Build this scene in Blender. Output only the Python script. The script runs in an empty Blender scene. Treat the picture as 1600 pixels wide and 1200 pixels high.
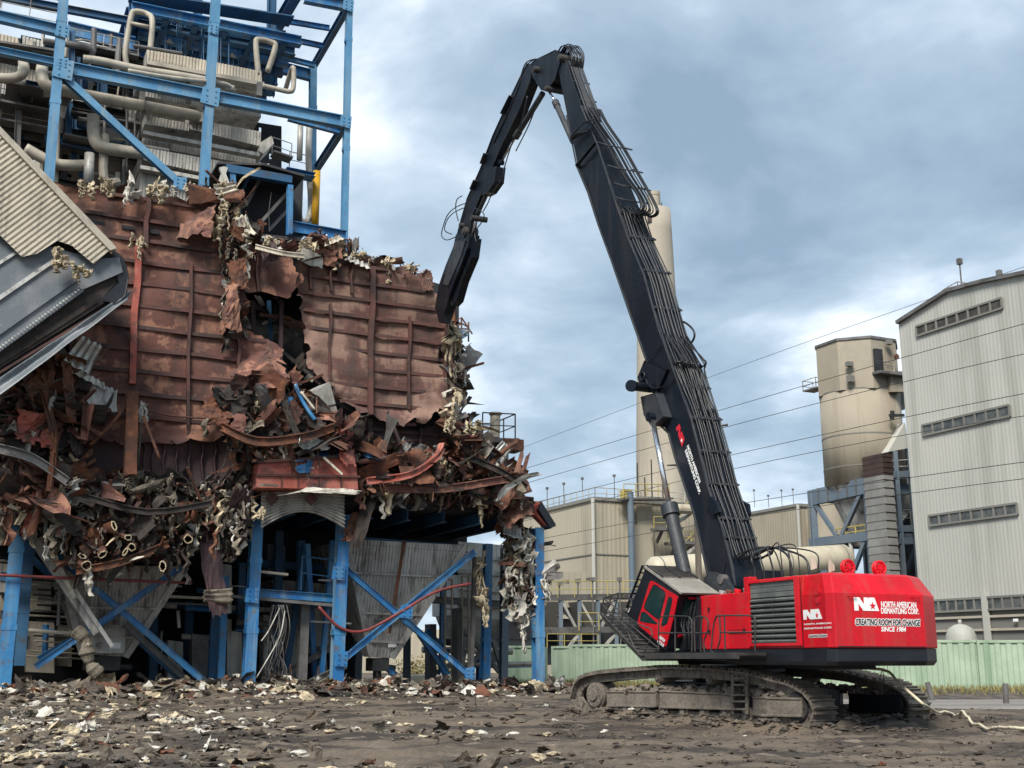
import bpy, bmesh, math, random
from mathutils import Vector, noise, geometry
# ---------------------------------------------------------------- camera
SC = bpy.context.scene
FPX, PITCH, EYE = 1850.0, math.radians(13.03), 1.7
cam_d = bpy.data.cameras.new('camera'); cam = bpy.data.objects.new('camera', cam_d)
SC.collection.objects.link(cam); SC.camera = cam
cam.location = (0, 0, EYE); cam.rotation_euler = (math.radians(90) + PITCH, 0, 0)
cam_d.sensor_width = 36; cam_d.lens = 36 * FPX / 1600; cam_d.clip_start = .3; cam_d.clip_end = 9000
# ---------------------------------------------------------------- world
SUN_EL, SUN_AZ = math.radians(46), math.radians(198)   # azimuth measured clockwise from +Y
w = bpy.data.worlds.new('World'); SC.world = w; w.use_nodes = True
nt = w.node_tree; N = nt.nodes; LK = nt.links
for n in list(N): N.remove(n)
def wn(t, **k):
    n = N.new(t)
    for a, b in k.items(): setattr(n, a, b)
    return n
sky = wn('ShaderNodeTexSky', sky_type='NISHITA', sun_disc=False, sun_elevation=SUN_EL, sun_rotation=SUN_AZ)
bg1 = wn('ShaderNodeBackground'); bg1.inputs['Strength'].default_value = .10
LK.new(sky.outputs[0], bg1.inputs['Color'])
tc = wn('ShaderNodeTexCoord'); sep = wn('ShaderNodeSeparateXYZ'); LK.new(tc.outputs['Generated'], sep.inputs[0])
def wm(op, a, b=None, clamp=False):
    n = wn('ShaderNodeMath', operation=op, use_clamp=clamp)
    for i, x in enumerate((a, b)):
        if x is None: continue
        if isinstance(x, (int, float)): n.inputs[i].default_value = x
        else: LK.new(x, n.inputs[i])
    return n.outputs[0]
zz = wm('ADD', wm('MAXIMUM', sep.outputs[2], 0.0), .28)
cx = wm('DIVIDE', sep.outputs[0], zz); cy = wm('DIVIDE', sep.outputs[1], zz)
cmb = wn('ShaderNodeCombineXYZ'); LK.new(cx, cmb.inputs[0]); LK.new(cy, cmb.inputs[1])
def wnoise(scale, detail, rough, loc, dist=0.):
    mp = wn('ShaderNodeMapping'); mp.inputs['Location'].default_value = loc
    LK.new(cmb.outputs[0], mp.inputs[0])
    n = wn('ShaderNodeTexNoise'); n.inputs['Scale'].default_value = scale; n.inputs['Detail'].default_value = detail
    n.inputs['Roughness'].default_value = rough; n.inputs['Distortion'].default_value = dist
    LK.new(mp.outputs[0], n.inputs['Vector']); return n.outputs['Fac']
n1 = wnoise(1.9, 8, .52, (3.1, 1.7, 0), .3)
n2 = wnoise(4.2, 8, .55, (9.3, 4.2, 2), .3)
s = wm('ADD', wm('MULTIPLY', n1, .70), wm('MULTIPLY', n2, .36)); s = wm('SUBTRACT', s, .035)
# the clouds are thinner and brighter low over the plant than overhead
lowb = wm('MULTIPLY', wm('SUBTRACT', .34, sep.outputs[2]), .16)
s = wm('ADD', s, lowb)
rmp = wn('ShaderNodeValToRGB'); LK.new(s, rmp.inputs[0])
els = rmp.color_ramp.elements
els[0].position = .37; els[0].color = (.18, .25, .33, 1)
els[1].position = .63; els[1].color = (.60, .65, .69, 1)
for ps, c in ((.44, (.235, .31, .39, 1)), (.50, (.285, .365, .445, 1)), (.56, (.39, .465, .545, 1))):
    e = els.new(ps); e.color = c
bg2 = wn('ShaderNodeBackground'); LK.new(rmp.outputs[0], bg2.inputs['Color']); bg2.inputs['Strength'].default_value = 1.1
mix = wn('ShaderNodeMixShader'); mix.inputs[0].default_value = .93
LK.new(bg1.outputs[0], mix.inputs[1]); LK.new(bg2.outputs[0], mix.inputs[2])
out = wn('ShaderNodeOutputWorld'); LK.new(mix.outputs[0], out.inputs[0])
# ---------------------------------------------------------------- sun behind cloud
sd = bpy.data.lights.new('sun', 'SUN'); sd.energy = 3.3; sd.angle = math.radians(22); sd.color = (1, .95, .87)
so = bpy.data.objects.new('sun', sd); SC.collection.objects.link(so)
sdir = Vector((math.sin(SUN_AZ) * math.cos(SUN_EL), math.cos(SUN_AZ) * math.cos(SUN_EL), math.sin(SUN_EL)))
so.rotation_euler = sdir.to_track_quat('Z', 'Y').to_euler(); so.location = (0, -20, 60)
SC.view_settings.view_transform = 'Standard'; SC.view_settings.look = 'None'
SC.view_settings.exposure = .70; SC.view_settings.gamma = 1; SC.view_settings.use_curve_mapping = False
SC.cycles.max_bounces = 6; SC.cycles.diffuse_bounces = 3; SC.cycles.glossy_bounces = 3
# ---------------------------------------------------------------- where a sight line meets a real plane of the site
V = Vector
def ray(px, py):
    u = (px - 800) / FPX; v = (600 - py) / FPX
    return V((u, math.cos(PITCH) - v * math.sin(PITCH), math.sin(PITCH) + v * math.cos(PITCH)))
CAM = V((0, 0, EYE))
def hit(px, py, O, n):
    r = ray(px, py); return CAM + r * ((O - CAM).dot(n) / r.dot(n))
AX = V((2.11, 1, 0)).normalized(); BX = V((-AX.y, AX.x, 0)); PO = V((0, 60.8, 0)); Z = V((0, 0, 1))   # plant grid
FX = V((-.4, .917, 0)).normalized(); LX = V((-FX.y, FX.x, 0)); EO = V((6.69, 33.8, 0))                 # excavator grid
def P(px, py, b=0.): return hit(px, py, PO + BX * b, BX)
def PA(px, py, a): return hit(px, py, PO + AX * a, AX)
def W(a, b, z): return PO + AX * a + BX * b + Z * z
def E(px, py, y): return hit(px, py, EO + LX * y, LX)
def ER(px, py, x): return hit(px, py, EO + FX * x, FX)
def EL(x, y, z): return EO + FX * x + LX * y + Z * z
def at(px, py, Y): return hit(px, py, V((0, Y, 0)), V((0, 1, 0)))
def gr(px, py): return hit(px, py, V((0, 0, 0)), Z)
def dep(p): d = p - CAM; return d.y * math.cos(PITCH) + d.z * math.sin(PITCH)
def pr(p, r): return r * dep(p) / FPX           # size in metres of r photo pixels at p
def nz(p, s=1., o=0.): return noise.noise(V((p[0] * s + o, p[1] * s + o * 1.7, p[2] * s - o)))
# ---------------------------------------------------------------- materials
MT = {}
def mat(name, c, c2=None, sc=1., th=(.42, .6), rough=.7, metal=0., c3=None, sc3=6., th3=(.5, .7), bump=0., bsc=8., stretch=(1, 1, 1), fine=.12, coat=0., streak=None, spec=.5):
    m = bpy.data.materials.new(name); m.use_nodes = True; t = m.node_tree; b = t.nodes['Principled BSDF']
    b.inputs['Roughness'].default_value = rough; b.inputs['Metallic'].default_value = metal
    b.inputs['Coat Weight'].default_value = coat; b.inputs['Specular IOR Level'].default_value = spec
    g = t.nodes.new('ShaderNodeNewGeometry')
    def nse(scale, detail=6, ro=.6, st=stretch):
        mp = t.nodes.new('ShaderNodeMapping'); mp.inputs['Scale'].default_value = st; t.links.new(g.outputs['Position'], mp.inputs[0])
        n = t.nodes.new('ShaderNodeTexNoise'); n.inputs['Scale'].default_value = scale; n.inputs['Detail'].default_value = detail
        n.inputs['Roughness'].default_value = ro; t.links.new(mp.outputs[0], n.inputs['Vector']); return n.outputs['Fac']
    def rm(f, lo, hi):
        r = t.nodes.new('ShaderNodeMapRange'); r.inputs[1].default_value = lo; r.inputs[2].default_value = hi; t.links.new(f, r.inputs[0]); return r.outputs[0]
    def mx(f, a, bb, bt='MIX'):
        k = t.nodes.new('ShaderNodeMix'); k.data_type = 'RGBA'; k.blend_type = bt
        if isinstance(f, float): k.inputs[0].default_value = f
        else: t.links.new(f, k.inputs[0])
        for i, x in ((6, a), (7, bb)):
            if isinstance(x, tuple): k.inputs[i].default_value = (*x, 1)
            else: t.links.new(x, k.inputs[i])
        return k.outputs[2]
    col = c
    if c2: col = mx(rm(nse(sc), *th), c, c2)
    if c3: col = mx(rm(nse(sc3, 8, .65), *th3), col, c3)
    if streak: col = mx(rm(nse(streak[1], 5, .6, (1, 1, .08)), .5, .72), col, streak[0])
    if fine:
        f = rm(nse(14, 4, .7, (1, 1, 1)), .3, .7)
        vv = t.nodes.new('ShaderNodeMapRange'); vv.inputs[3].default_value = 1 - fine; vv.inputs[4].default_value = 1 + fine; t.links.new(f, vv.inputs[0])
        cc = t.nodes.new('ShaderNodeCombineColor')
        for i in range(3): t.links.new(vv.outputs[0], cc.inputs[i])
        col = mx(1., col, cc.outputs[0], 'MULTIPLY')
        rr = t.nodes.new('ShaderNodeMapRange'); rr.inputs[3].default_value = max(0, rough - .1); rr.inputs[4].default_value = min(1, rough + .12)
        t.links.new(f, rr.inputs[0]); t.links.new(rr.outputs[0], b.inputs['Roughness'])
    if isinstance(col, tuple): b.inputs['Base Color'].default_value = (*col, 1)
    else: t.links.new(col, b.inputs['Base Color'])
    if bump:
        bp = t.nodes.new('ShaderNodeBump'); bp.inputs['Strength'].default_value = min(1, bump); bp.inputs['Distance'].default_value = .05
        t.links.new(nse(bsc, 8, .65), bp.inputs['Height']); t.links.new(bp.outputs[0], b.inputs['Normal'])
    MT[name] = m; return m
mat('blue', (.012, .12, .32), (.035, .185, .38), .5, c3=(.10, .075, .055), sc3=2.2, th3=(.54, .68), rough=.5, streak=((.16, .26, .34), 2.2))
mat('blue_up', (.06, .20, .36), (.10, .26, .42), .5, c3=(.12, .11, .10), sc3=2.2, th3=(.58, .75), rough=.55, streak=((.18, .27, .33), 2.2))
mat('blue_shade', (.012, .075, .17), (.03, .10, .19), .4, c3=(.05, .045, .04), sc3=1.5, th3=(.52, .7), rough=.6)  # blue steel with interior shadow put into the colour
mat('blue_grey', (.10, .14, .18), (.13, .16, .19), .4, rough=.6, c3=(.08, .07, .06), sc3=2, th3=(.6, .8))
mat('casing', (.135, .056, .042), (.29, .14, .092), .8, (.51, .55), .8, c3=(.038, .026, .025), sc3=.55, th3=(.5, .68), bump=.5, bsc=5, streak=((.06, .035, .03), 1.6), fine=.2)
mat('casing_low', (.045, .024, .028), (.085, .038, .038), .4, (.45, .6), .7, c3=(.03, .022, .024), sc3=.8, bump=.4, fine=.2)
mat('casing_pale', (.23, .14, .105), (.145, .068, .054), .6, (.47, .53), .8, c3=(.05, .035, .032), sc3=.6, th3=(.5, .7), bump=.5, bsc=5, streak=((.08, .05, .042), 1.8), fine=.2)
mat('salmon', (.36, .085, .06), (.42, .15, .11), .9, (.45, .6), .7, c3=(.07, .04, .035), sc3=1.1, th3=(.52, .66), bump=.4)
mat('stiff', (.105, .042, .034), (.05, .03, .027), .8, rough=.75, c3=(.20, .09, .06), sc3=3, th3=(.6, .8))
mat('rust', (.14, .055, .03), (.06, .03, .022), .9, rough=.85, c3=(.28, .11, .045), sc3=2.5, th3=(.55, .7), bump=.6, fine=.3)
mat('char', (.022, .018, .016), (.05, .038, .032), 1.2, rough=.85, c3=(.11, .06, .035), sc3=3, th3=(.6, .72), bump=.6, fine=.3)
mat('darkness', (.012, .014, .018), (.03, .032, .036), .5, rough=.9)  # near-black colour standing for shade in voids, recesses and interiors
mat('insul', (.56, .47, .32), (.28, .225, .15), 2.6, (.45, .6), .95, c3=(.10, .08, .06), sc3=1.1, th3=(.55, .72), bump=1., bsc=14, fine=.25)
mat('insul_white', (.62, .59, .52), (.40, .37, .31), 2.2, (.42, .6), .95, c3=(.12, .10, .085), sc3=2, th3=(.58, .74), bump=1., bsc=12, fine=.2)
mat('insul_dirty', (.20, .17, .13), (.10, .085, .065), 1.8, (.4, .6), .95, c3=(.42, .36, .26), sc3=2.4, th3=(.58, .7), bump=1., bsc=14, fine=.3)
mat('clad', (.56, .50, .40), (.46, .41, .33), .7, (.45, .65), .55, c3=(.18, .15, .12), sc3=1.6, th3=(.6, .8), streak=((.26, .22, .17), 3.), fine=.08)
mat('clad_grey', (.50, .48, .43), (.36, .345, .31), .6, (.45, .62), .5, metal=.15, c3=(.11, .10, .09), sc3=1.3, th3=(.58, .78), streak=((.17, .155, .14), 3.), fine=.12)
mat('hopper', (.50, .485, .45), (.37, .355, .33), .5, (.42, .6), .65, c3=(.09, .08, .07), sc3=1.1, th3=(.56, .76), streak=((.10, .09, .08), 2.5), fine=.12)
mat('plate_grey', (.13, .15, .165), (.19, .20, .21), .8, (.45, .62), .55, metal=.2, c3=(.36, .36, .35), sc3=2.6, th3=(.66, .72), fine=.15)
mat('alum', (.55, .54, .50), (.34, .33, .31), 1.5, (.45, .6), .42, metal=.4, c3=(.12, .11, .10), sc3=3, th3=(.6, .72))
mat('pipe_beige', (.40, .36, .29), (.30, .27, .22), 1.2, (.45, .6), .55, c3=(.13, .11, .09), sc3=1.2, th3=(.58, .78), fine=.1)
mat('yellow', (.62, .33, .012), (.45, .24, .02), 1.1, (.5, .7), .5)
mat('yellow_rail', (.42, .34, .10), (.30, .25, .10), 1., (.5, .7), .6)
mat('steel_dark', (.035, .035, .037), (.07, .065, .06), .8, rough=.6, metal=.3)
mat('steel_grey', (.16, .155, .15), (.10, .095, .09), .9, rough=.6, metal=.2, c3=(.09, .05, .035), sc3=2, th3=(.6, .75))
mat('boom', (.0035, .007, .013), (.006, .010, .019), .6, rough=.42, fine=.15, c3=(.04, .038, .036), sc3=2.2, th3=(.6, .82), spec=.3, streak=((.02, .02, .022), 2.4))
mat('boom_dusty', (.022, .028, .036), (.045, .047, .05), .9, rough=.55, fine=.15, c3=(.10, .09, .08), sc3=2.4, th3=(.6, .8))
mat('hose', (.012, .013, .015), rough=.42, fine=.15)
mat('slat', (.13, .14, .13), (.09, .10, .095), 1.5, rough=.5)
mat('chrome', (.75, .76, .78), rough=.16, metal=.95, fine=.03)
mat('red', (.60, .002, .012), (.47, .004, .012), .9, rough=.42, fine=.10, coat=.12, c3=(.26, .07, .05), sc3=3.6, th3=(.60, .80), streak=((.42, .035, .03), 2.5), spec=.35)
mat('black_paint', (.005, .007, .012), (.010, .012, .017), .9, rough=.42, c3=(.05, .045, .04), sc3=3, th3=(.66, .85))
mat('white_letter', (.82, .82, .80), rough=.5, fine=.03)
mat('black_letter', (.012, .012, .014), rough=.5, fine=0)
mat('red_letter', (.60, .01, .03), rough=.45, fine=.03)
mat('glass', (.012, .035, .035), rough=.06, fine=0, spec=.8)
mat('cab_roof', (.30, .28, .24), (.22, .205, .18), 1.5, rough=.6)
mat('track', (.21, .18, .145), (.11, .095, .08), 2.2, (.4, .6), .75, metal=.15, c3=(.18, .15, .12), sc3=5, th3=(.5, .7), bump=.5, bsc=16, fine=.25)
mat('track_mud', (.19, .16, .13), (.13, .11, .09), 1.6, rough=.9, c3=(.05, .045, .04), sc3=2.5, th3=(.58, .7), bump=.8, bsc=9, fine=.25)
mat('mud', (.128, .098, .070), (.036, .027, .020), .42, (.44, .57), .92, c3=(.19, .152, .115), sc3=1.6, th3=(.56, .68), bump=1., bsc=2.2, stretch=(.6, 1.2, 1), fine=.3)
mat('mud_dark', (.055, .045, .037), (.12, .098, .078), 1.6, (.45, .6), .92, c3=(.16, .135, .11), sc3=3, th3=(.6, .7), bump=1., bsc=9, fine=.3)
mat('road', (.24, .22, .20), (.17, .155, .14), .3, (.42, .6), .9, c3=(.11, .10, .09), sc3=1.4, th3=(.55, .7), bump=.4, stretch=(.4, 2., 1))
mat('cream_wall', (.40, .36, .275), (.345, .31, .235), .06, (.42, .6), .75, streak=((.27, .24, .19), .5), fine=.04)
mat('big_wall', (.45, .445, .40), (.40, .40, .36), .05, (.4, .6), .65, streak=((.30, .30, .26), .45), fine=.03)
mat('grey_wall', (.20, .195, .175), (.16, .155, .14), .15, rough=.8, fine=.05)
mat('silo', (.36, .315, .24), (.31, .27, .205), .10, (.42, .6), .75, c3=(.29, .255, .20), sc3=.35, th3=(.5, .7), streak=((.22, .18, .13), .6), fine=.05)
mat('concrete', (.43, .385, .31), (.37, .33, .265), .05, (.42, .6), .85, c3=(.32, .28, .225), sc3=.3, th3=(.55, .75), streak=((.31, .27, .215), .25), fine=.05)
mat('window', (.05, .055, .055), (.10, .105, .10), 1.1, (.45, .55), .3, fine=.1)
mat('louver', (.075, .065, .055), (.04, .035, .03), 1.1, (.45, .55), .6)
mat('tank', (.50, .45, .34), (.44, .395, .30), .3, (.42, .6), .5, streak=((.36, .31, .23), 1.), fine=.05)
mat('green_clad', (.36, .45, .33), (.30, .385, .28), .5, (.42, .6), .6, streak=((.20, .29, .19), 1.6), fine=.08)
mat('grass', (.24, .20, .075), (.13, .125, .045), 1.2, (.42, .6), .9, c3=(.27, .20, .08), sc3=3, th3=(.52, .66), fine=.3)
mat('wood', (.20, .165, .13), (.12, .10, .08), 3, rough=.85, stretch=(1, 1, .1))
mat('shaft', (.24, .235, .22), (.17, .165, .155), .4, rough=.6)
mat('brown_panel', (.055, .03, .024), (.035, .022, .02), 1, rough=.7)
mat('hose_cream', (.62, .56, .40), rough=.55)
mat('red_pipe', (.20, .03, .028), (.12, .03, .025), 1.4, rough=.6)
# ---------------------------------------------------------------- mesh building
def rootof(o):
    while o.parent: o = o.parent
    return o
class MB:
    def __init__(s): s.v = []; s.f = []; s.m = []; s.mi = 0
    def add(s, vs, fs):
        k = len(s.v); s.v.extend(vs); s.f.extend([tuple(i + k for i in f) for f in fs]); s.m.extend([s.mi] * len(fs))
    def hexa(s, q):
        s.add(q, [(0, 3, 2, 1), (4, 5, 6, 7), (0, 1, 5, 4), (1, 2, 6, 5), (2, 3, 7, 6), (3, 0, 4, 7)]); return s
    def box(s, c, x, y, z):
        q = []
        for k in (-1, 1):
            for i, j in ((-1, -1), (1, -1), (1, 1), (-1, 1)): q.append(c + x * i + y * j + z * k)
        return s.hexa(q)
    def beam(s, a, b, w_, h, up=Z, off=0.):
        d = (b - a); l = d.length
        if l < 1e-6: return s
        d /= l; sd_ = d.cross(up)
        if sd_.length < 1e-3: sd_ = d.cross(V((1, 0, 0)))
        sd_.normalize(); u = sd_.cross(d)
        return s.box((a + b) / 2, d * (l / 2), sd_ * (w_ / 2), u * (h / 2))
    def ibeam(s, a, b, w_, h, up=Z):      # h measured along up, w_ flange width
        d = (b - a).normalized(); sd_ = d.cross(up)
        if sd_.length < 1e-3: sd_ = d.cross(V((1, 0, 0)))
        sd_.normalize(); u = sd_.cross(d); t = h * .07
        s.beam(a + u * (h / 2 - t / 2), b + u * (h / 2 - t / 2), w_, t, up)
        s.beam(a - u * (h / 2 - t / 2), b - u * (h / 2 - t / 2), w_, t, up)
        s.beam(a, b, w_ * .12, h - 2 * t, up); return s
    def tube(s, pts, r, n=8, cap=True, r2=None):
        pts = [V(p) for p in pts]; k = len(pts); rings = []; up = None
        for i, p in enumerate(pts):
            d = (pts[min(i + 1, k - 1)] - pts[max(i - 1, 0)])
            d = d.normalized() if d.length > 1e-9 else Z
            if up is None:
                up = d.cross(V((.3, .2, 1)));
                if up.length < 1e-3: up = d.cross(V((1, 0, 0)))
                up.normalize()
            else: up = (up - d * up.dot(d)); up.normalize()
            w_ = d.cross(up); rr = r[i] if isinstance(r, (list, tuple)) else r
            rings.append([p + up * (math.cos(t) * rr) + w_ * (math.sin(t) * rr) for t in [2 * math.pi * j / n for j in range(n)]])
        vs = [q for g_ in rings for q in g_]; fs = []
        for i in range(k - 1):
            for j in range(n): fs.append((i * n + j, i * n + (j + 1) % n, (i + 1) * n + (j + 1) % n, (i + 1) * n + j))
        if cap: fs.append(tuple(range(n))[::-1]); fs.append(tuple((k - 1) * n + j for j in range(n)))
        s.add(vs, fs); return s
    def prism(s, poly, vec):
        n = len(poly); vs = [V(p) for p in poly] + [V(p) + vec for p in poly]
        tri = geometry.tessellate_polygon([vs[:n]])
        fs = [tuple(t) for t in tri] + [tuple(i + n for i in t[::-1]) for t in tri]
        fs += [(i, (i + 1) % n, (i + 1) % n + n, i + n) for i in range(n)]
        s.add(vs, fs); return s
    def corr(s, O, u, v, poly, pitch, d_, nrm=None):
        """trapezoid corrugation: ribs along v, spaced along u, clipped to the 2-D polygon (u,v coords); convex in v"""
        nrm = nrm or u.cross(v).normalized(); us = [p[0] for p in poly]; u0, u1 = min(us), max(us)
        prof = ((0, 0), (.38, 0), (.5, 1), (.88, 1)); xs = []; x = u0; i = 0
        while x < u1 - 1e-6:
            q = prof[i % 4]; x = u0 + (i // 4 + q[0]) * pitch
            if x > u1: break
            xs.append((x, q[1])); i += 1
        xs.append((u1 - 1e-4, 0)); rows = []
        n = len(poly)
        for x, h in xs:
            ys = []
            for k in range(n):
                a, b = poly[k], poly[(k + 1) % n]
                if (a[0] - x) * (b[0] - x) <= 0 and abs(a[0] - b[0]) > 1e-9:
                    ys.append(a[1] + (b[1] - a[1]) * (x - a[0]) / (b[0] - a[0]))
            if len(ys) < 2: rows.append(None); continue
            base = O + u * x + nrm * (h * d_); rows.append((base + v * min(ys), base + v * max(ys)))
        vs = []; fs = []; last = None
        for r in rows:
            if r is None: last = None; continue
            k = len(vs); vs.extend(r)
            if last is not None: fs.append((last, k, k + 1, last + 1))
            last = k
        s.add(vs, fs); return s
    def corrpx(s, fn, pxs, pitch, d_, vdir=None):
        """corrugated sheet on the plane through fn(px,py); ribs along vdir (default up)"""
        pts = [fn(*q) for q in pxs]; O = pts[0]; n = (pts[1] - O).cross(pts[2] - O)
        if n.length < 1e-6: n = (pts[1] - O).cross(pts[3] - O)
        n.normalize()
        if n.dot(CAM - O) < 0: n = -n
        v = (vdir or Z); v = (v - n * v.dot(n)).normalized(); u = v.cross(n).normalized()
        return s.corr(O, u, v, [((p - O).dot(u), (p - O).dot(v)) for p in pts], pitch, d_, n)
    def grid(s, fn, nx, ny, keep=None):
        vs = [fn(i / nx, j / ny) for j in range(ny + 1) for i in range(nx + 1)]; fs = []
        for j in range(ny):
            for i in range(nx):
                if keep and not keep(i, j): continue
                k = j * (nx + 1) + i; fs.append((k, k + 1, k + nx + 2, k + nx + 1))
        used = {}; v2 = []; f2 = []
        for f in fs:
            g_ = []
            for i in f:
                if i not in used: used[i] = len(v2); v2.append(vs[i])
                g_.append(used[i])
            f2.append(tuple(g_))
        s.add(v2, f2); return s
    def sheet(s, c, u, v, w_, h, amp, seed, curl=0., nx=7, ny=7, jag=.3, fr=None):
        """crumpled plate centred at c"""
        rn = random.Random(seed); n = u.cross(v).normalized(); fr = fr or 1.6 / max(w_, h)
        ph = rn.uniform(0, 6.28); ex = {}
        def fn(a, b):
            x = (a - .5) * w_; y = (b - .5) * h
            k = V((x * fr * 2 + seed * 3.1, y * fr * 2, seed * .7))
            z = noise.noise(k) * amp + abs(noise.noise(k * 2.3)) * amp * .5 + curl * ((a - .5) * math.cos(ph) + (b - .5) * math.sin(ph)) ** 2 * 3
            jx = noise.noise(k * 3 + V((9, 9, 9))) * w_ * .08; jy = noise.noise(k * 3 + V((5, 1, 9))) * h * .08
            return c + u * (x + jx) + v * (y + jy) + n * z
        dead = set()
        for i in range(nx):
            for j in range(ny):
                if (i in (0, nx - 1) or j in (0, ny - 1)) and rn.random() < jag: dead.add((i, j))
        return s.grid(fn, nx, ny, lambda i, j: (i, j) not in dead)
    def clump(s, c, r, seed, rough=.45, fr=1.1):
        """ragged lump; r = (rx,ry,rz)"""
        vs = []; o = seed * 7.13
        for q in ICO[0]:
            k = 1 + noise.noise(q * fr + V((o, 0, 0))) * rough * 1.7 + noise.noise(q * 2.4 + V((0, o, 0))) * rough * .9 - abs(noise.noise(q * 4.2 + V((0, o, 3)))) * rough * .8
            vs.append(c + V((q.x * r[0] * k, q.y * r[1] * k, q.z * r[2] * k)))
        s.add(vs, ICO[1]); return s
    def shard(s, c, size, rn, long=1., flat=.35):
        """torn ribbon of plate: bends and twists along its length, ragged in width"""
        u = V((rn.uniform(-1, 1), rn.uniform(-1, 1), rn.uniform(-1, 1) * flat)).normalized()
        v = u.cross(V((rn.uniform(-1, 1), rn.uniform(-1, 1), rn.uniform(-.2, 1)))).normalized(); n = u.cross(v)
        m = 6; l = size * long * rn.uniform(.6, 1.5); w_ = size * rn.uniform(.16, .7); cu = rn.uniform(-1.5, 1.5) / m; tw = rn.uniform(-1.2, 1.2) / m
        vs = []; p = c - u * (l / 2)
        for i in range(m + 1):
            ww = w_ * rn.uniform(.45, 1.) * (.55 if i in (0, m) else 1)
            r_ = rn.uniform(-.16, .16) * w_ + .12 * w_
            vs += [p - v * ww * .5 + u * rn.uniform(-.1, .1) * size, p + n * r_, p + v * ww * .5 + u * rn.uniform(-.1, .1) * size]
            c1 = cu + rn.uniform(-.28, .28); u, n = (u * math.cos(c1) + n * math.sin(c1)), (n * math.cos(c1) - u * math.sin(c1)); v, n = (v * math.cos(tw) + n * math.sin(tw)), (n * math.cos(tw) - v * math.sin(tw))
            p = p + u * (l / m)
        fs = []
        for i in range(m):
            k = i * 3; fs += [(k, k + 1, k + 4, k + 3), (k + 1, k + 2, k + 5, k + 4)]
        s.add(vs, fs); return s
    def fold(s, c, u, v, w_, h, rn, nf=3, m=6, ang=1.5, crumple=.05, jag=.08):
        """sheet metal patch creased along straight lines, torn outline"""
        n = u.cross(v); P_ = []
        for j in range(m + 1):
            for i in range(m + 1):
                x, y = (i / m - .5) * w_, (j / m - .5) * h
                e = 1 if (i in (0, m) or j in (0, m)) else .35
                P_.append(V((x + rn.uniform(-1, 1) * w_ * jag * e * .7, y + rn.uniform(-1, 1) * h * jag * e * .7, rn.uniform(-1, 1) * crumple * min(w_, h))))
        for _ in range(nf):
            t = rn.uniform(0, math.pi); d = V((math.cos(t), math.sin(t), 0)); q = V((rn.uniform(-.35, .35) * w_, rn.uniform(-.35, .35) * h, 0)); nn = V((-d.y, d.x, 0)); a = rn.choice((-1, 1)) * rn.uniform(.35, 1) * ang
            ca, sa = math.cos(a), math.sin(a)
            for k, p in enumerate(P_):
                r = p - q; o = r.dot(nn)
                if o > 0: P_[k] = q + d * r.dot(d) + nn * (o * ca - r.z * sa) + V((0, 0, 1)) * (o * sa + r.z * ca)
        dead = {(i, j) for i in range(m) for j in range(m) if (i in (0, m - 1) and j in (0, m - 1) and rn.random() < .3) or ((i in (0, m - 1) or j in (0, m - 1)) and rn.random() < .08)}
        g_ = sum(P_, V((0, 0, 0))) / len(P_)
        vs = [c + u * (p.x - g_.x) + v * (p.y - g_.y) + n * (p.z - g_.z) for p in P_]
        fs = [(j * (m + 1) + i, j * (m + 1) + i + 1, (j + 1) * (m + 1) + i + 1, (j + 1) * (m + 1) + i) for j in range(m) for i in range(m) if (i, j) not in dead]
        s.add(vs, fs); return s
    def drape(s, c, l, w_, rn, sway=.25, m=7):
        """torn strip hanging down from c"""
        a = rn.uniform(0, 6.28); u = V((math.cos(a), math.sin(a), 0)); nn = V((-u.y, u.x, 0)); p = V(c); vs = []; ph = rn.uniform(0, 9)
        d = V((rn.uniform(-1, 1) * sway * 2, rn.uniform(-1, 1) * sway * 2, -.6))
        for i in range(m + 1):
            ww = w_ * rn.uniform(.5, 1.15) * (1 - .45 * i / m); z_ = w_ * .3 * math.sin(i * 1.9 + ph)
            vs += [p - u * ww * .5 + nn * z_ * .5, p - u * ww * .15 + nn * (w_ * .3 + z_), p + u * ww * .2 - nn * (w_ * .25 - z_), p + u * ww * .5 + nn * z_]
            d = (d + V((rn.uniform(-1, 1) * sway, rn.uniform(-1, 1) * sway, -.55))); d.normalize(); p = p + d * (l / m)
            t = rn.uniform(-.4, .4); u, nn = u * math.cos(t) + nn * math.sin(t), nn * math.cos(t) - u * math.sin(t)
        fs = []
        for i in range(m):
            for j in range(3): k = i * 4 + j; fs.append((k, k + 1, k + 5, k + 4))
        s.add(vs, fs); return s
    def build(s, name, mats, parent=None, smooth=False, bevel=0., solid=0.):
        if not isinstance(mats, (list, tuple)): mats = [mats]
        if parent is not None: o0 = ORG[rootof(parent).name]
        else:
            lo = [min(v[i] for v in s.v) for i in range(3)]; hi = [max(v[i] for v in s.v) for i in range(3)]
            o0 = V(((lo[0] + hi[0]) / 2, (lo[1] + hi[1]) / 2, lo[2]))
        me = bpy.data.meshes.new(name); me.from_pydata([v - o0 for v in s.v], [], s.f)
        for m in mats: me.materials.append(MT[m])
        if len(mats) > 1: me.polygons.foreach_set('material_index', s.m)
        if smooth: me.polygons.foreach_set('use_smooth', [True] * len(me.polygons))
        me.update()
        o = bpy.data.objects.new(name, me); SC.collection.objects.link(o)
        if parent is not None: o.parent = parent
        else: o.location = o0; ORG[o.name] = o0
        if bevel:
            b = o.modifiers.new('bevel', 'BEVEL'); b.width = bevel; b.segments = 2; b.limit_method = 'ANGLE'; b.angle_limit = .6
        if solid:
            b = o.modifiers.new('solid', 'SOLIDIFY'); b.thickness = solid
        return o
ORG = {}
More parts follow.
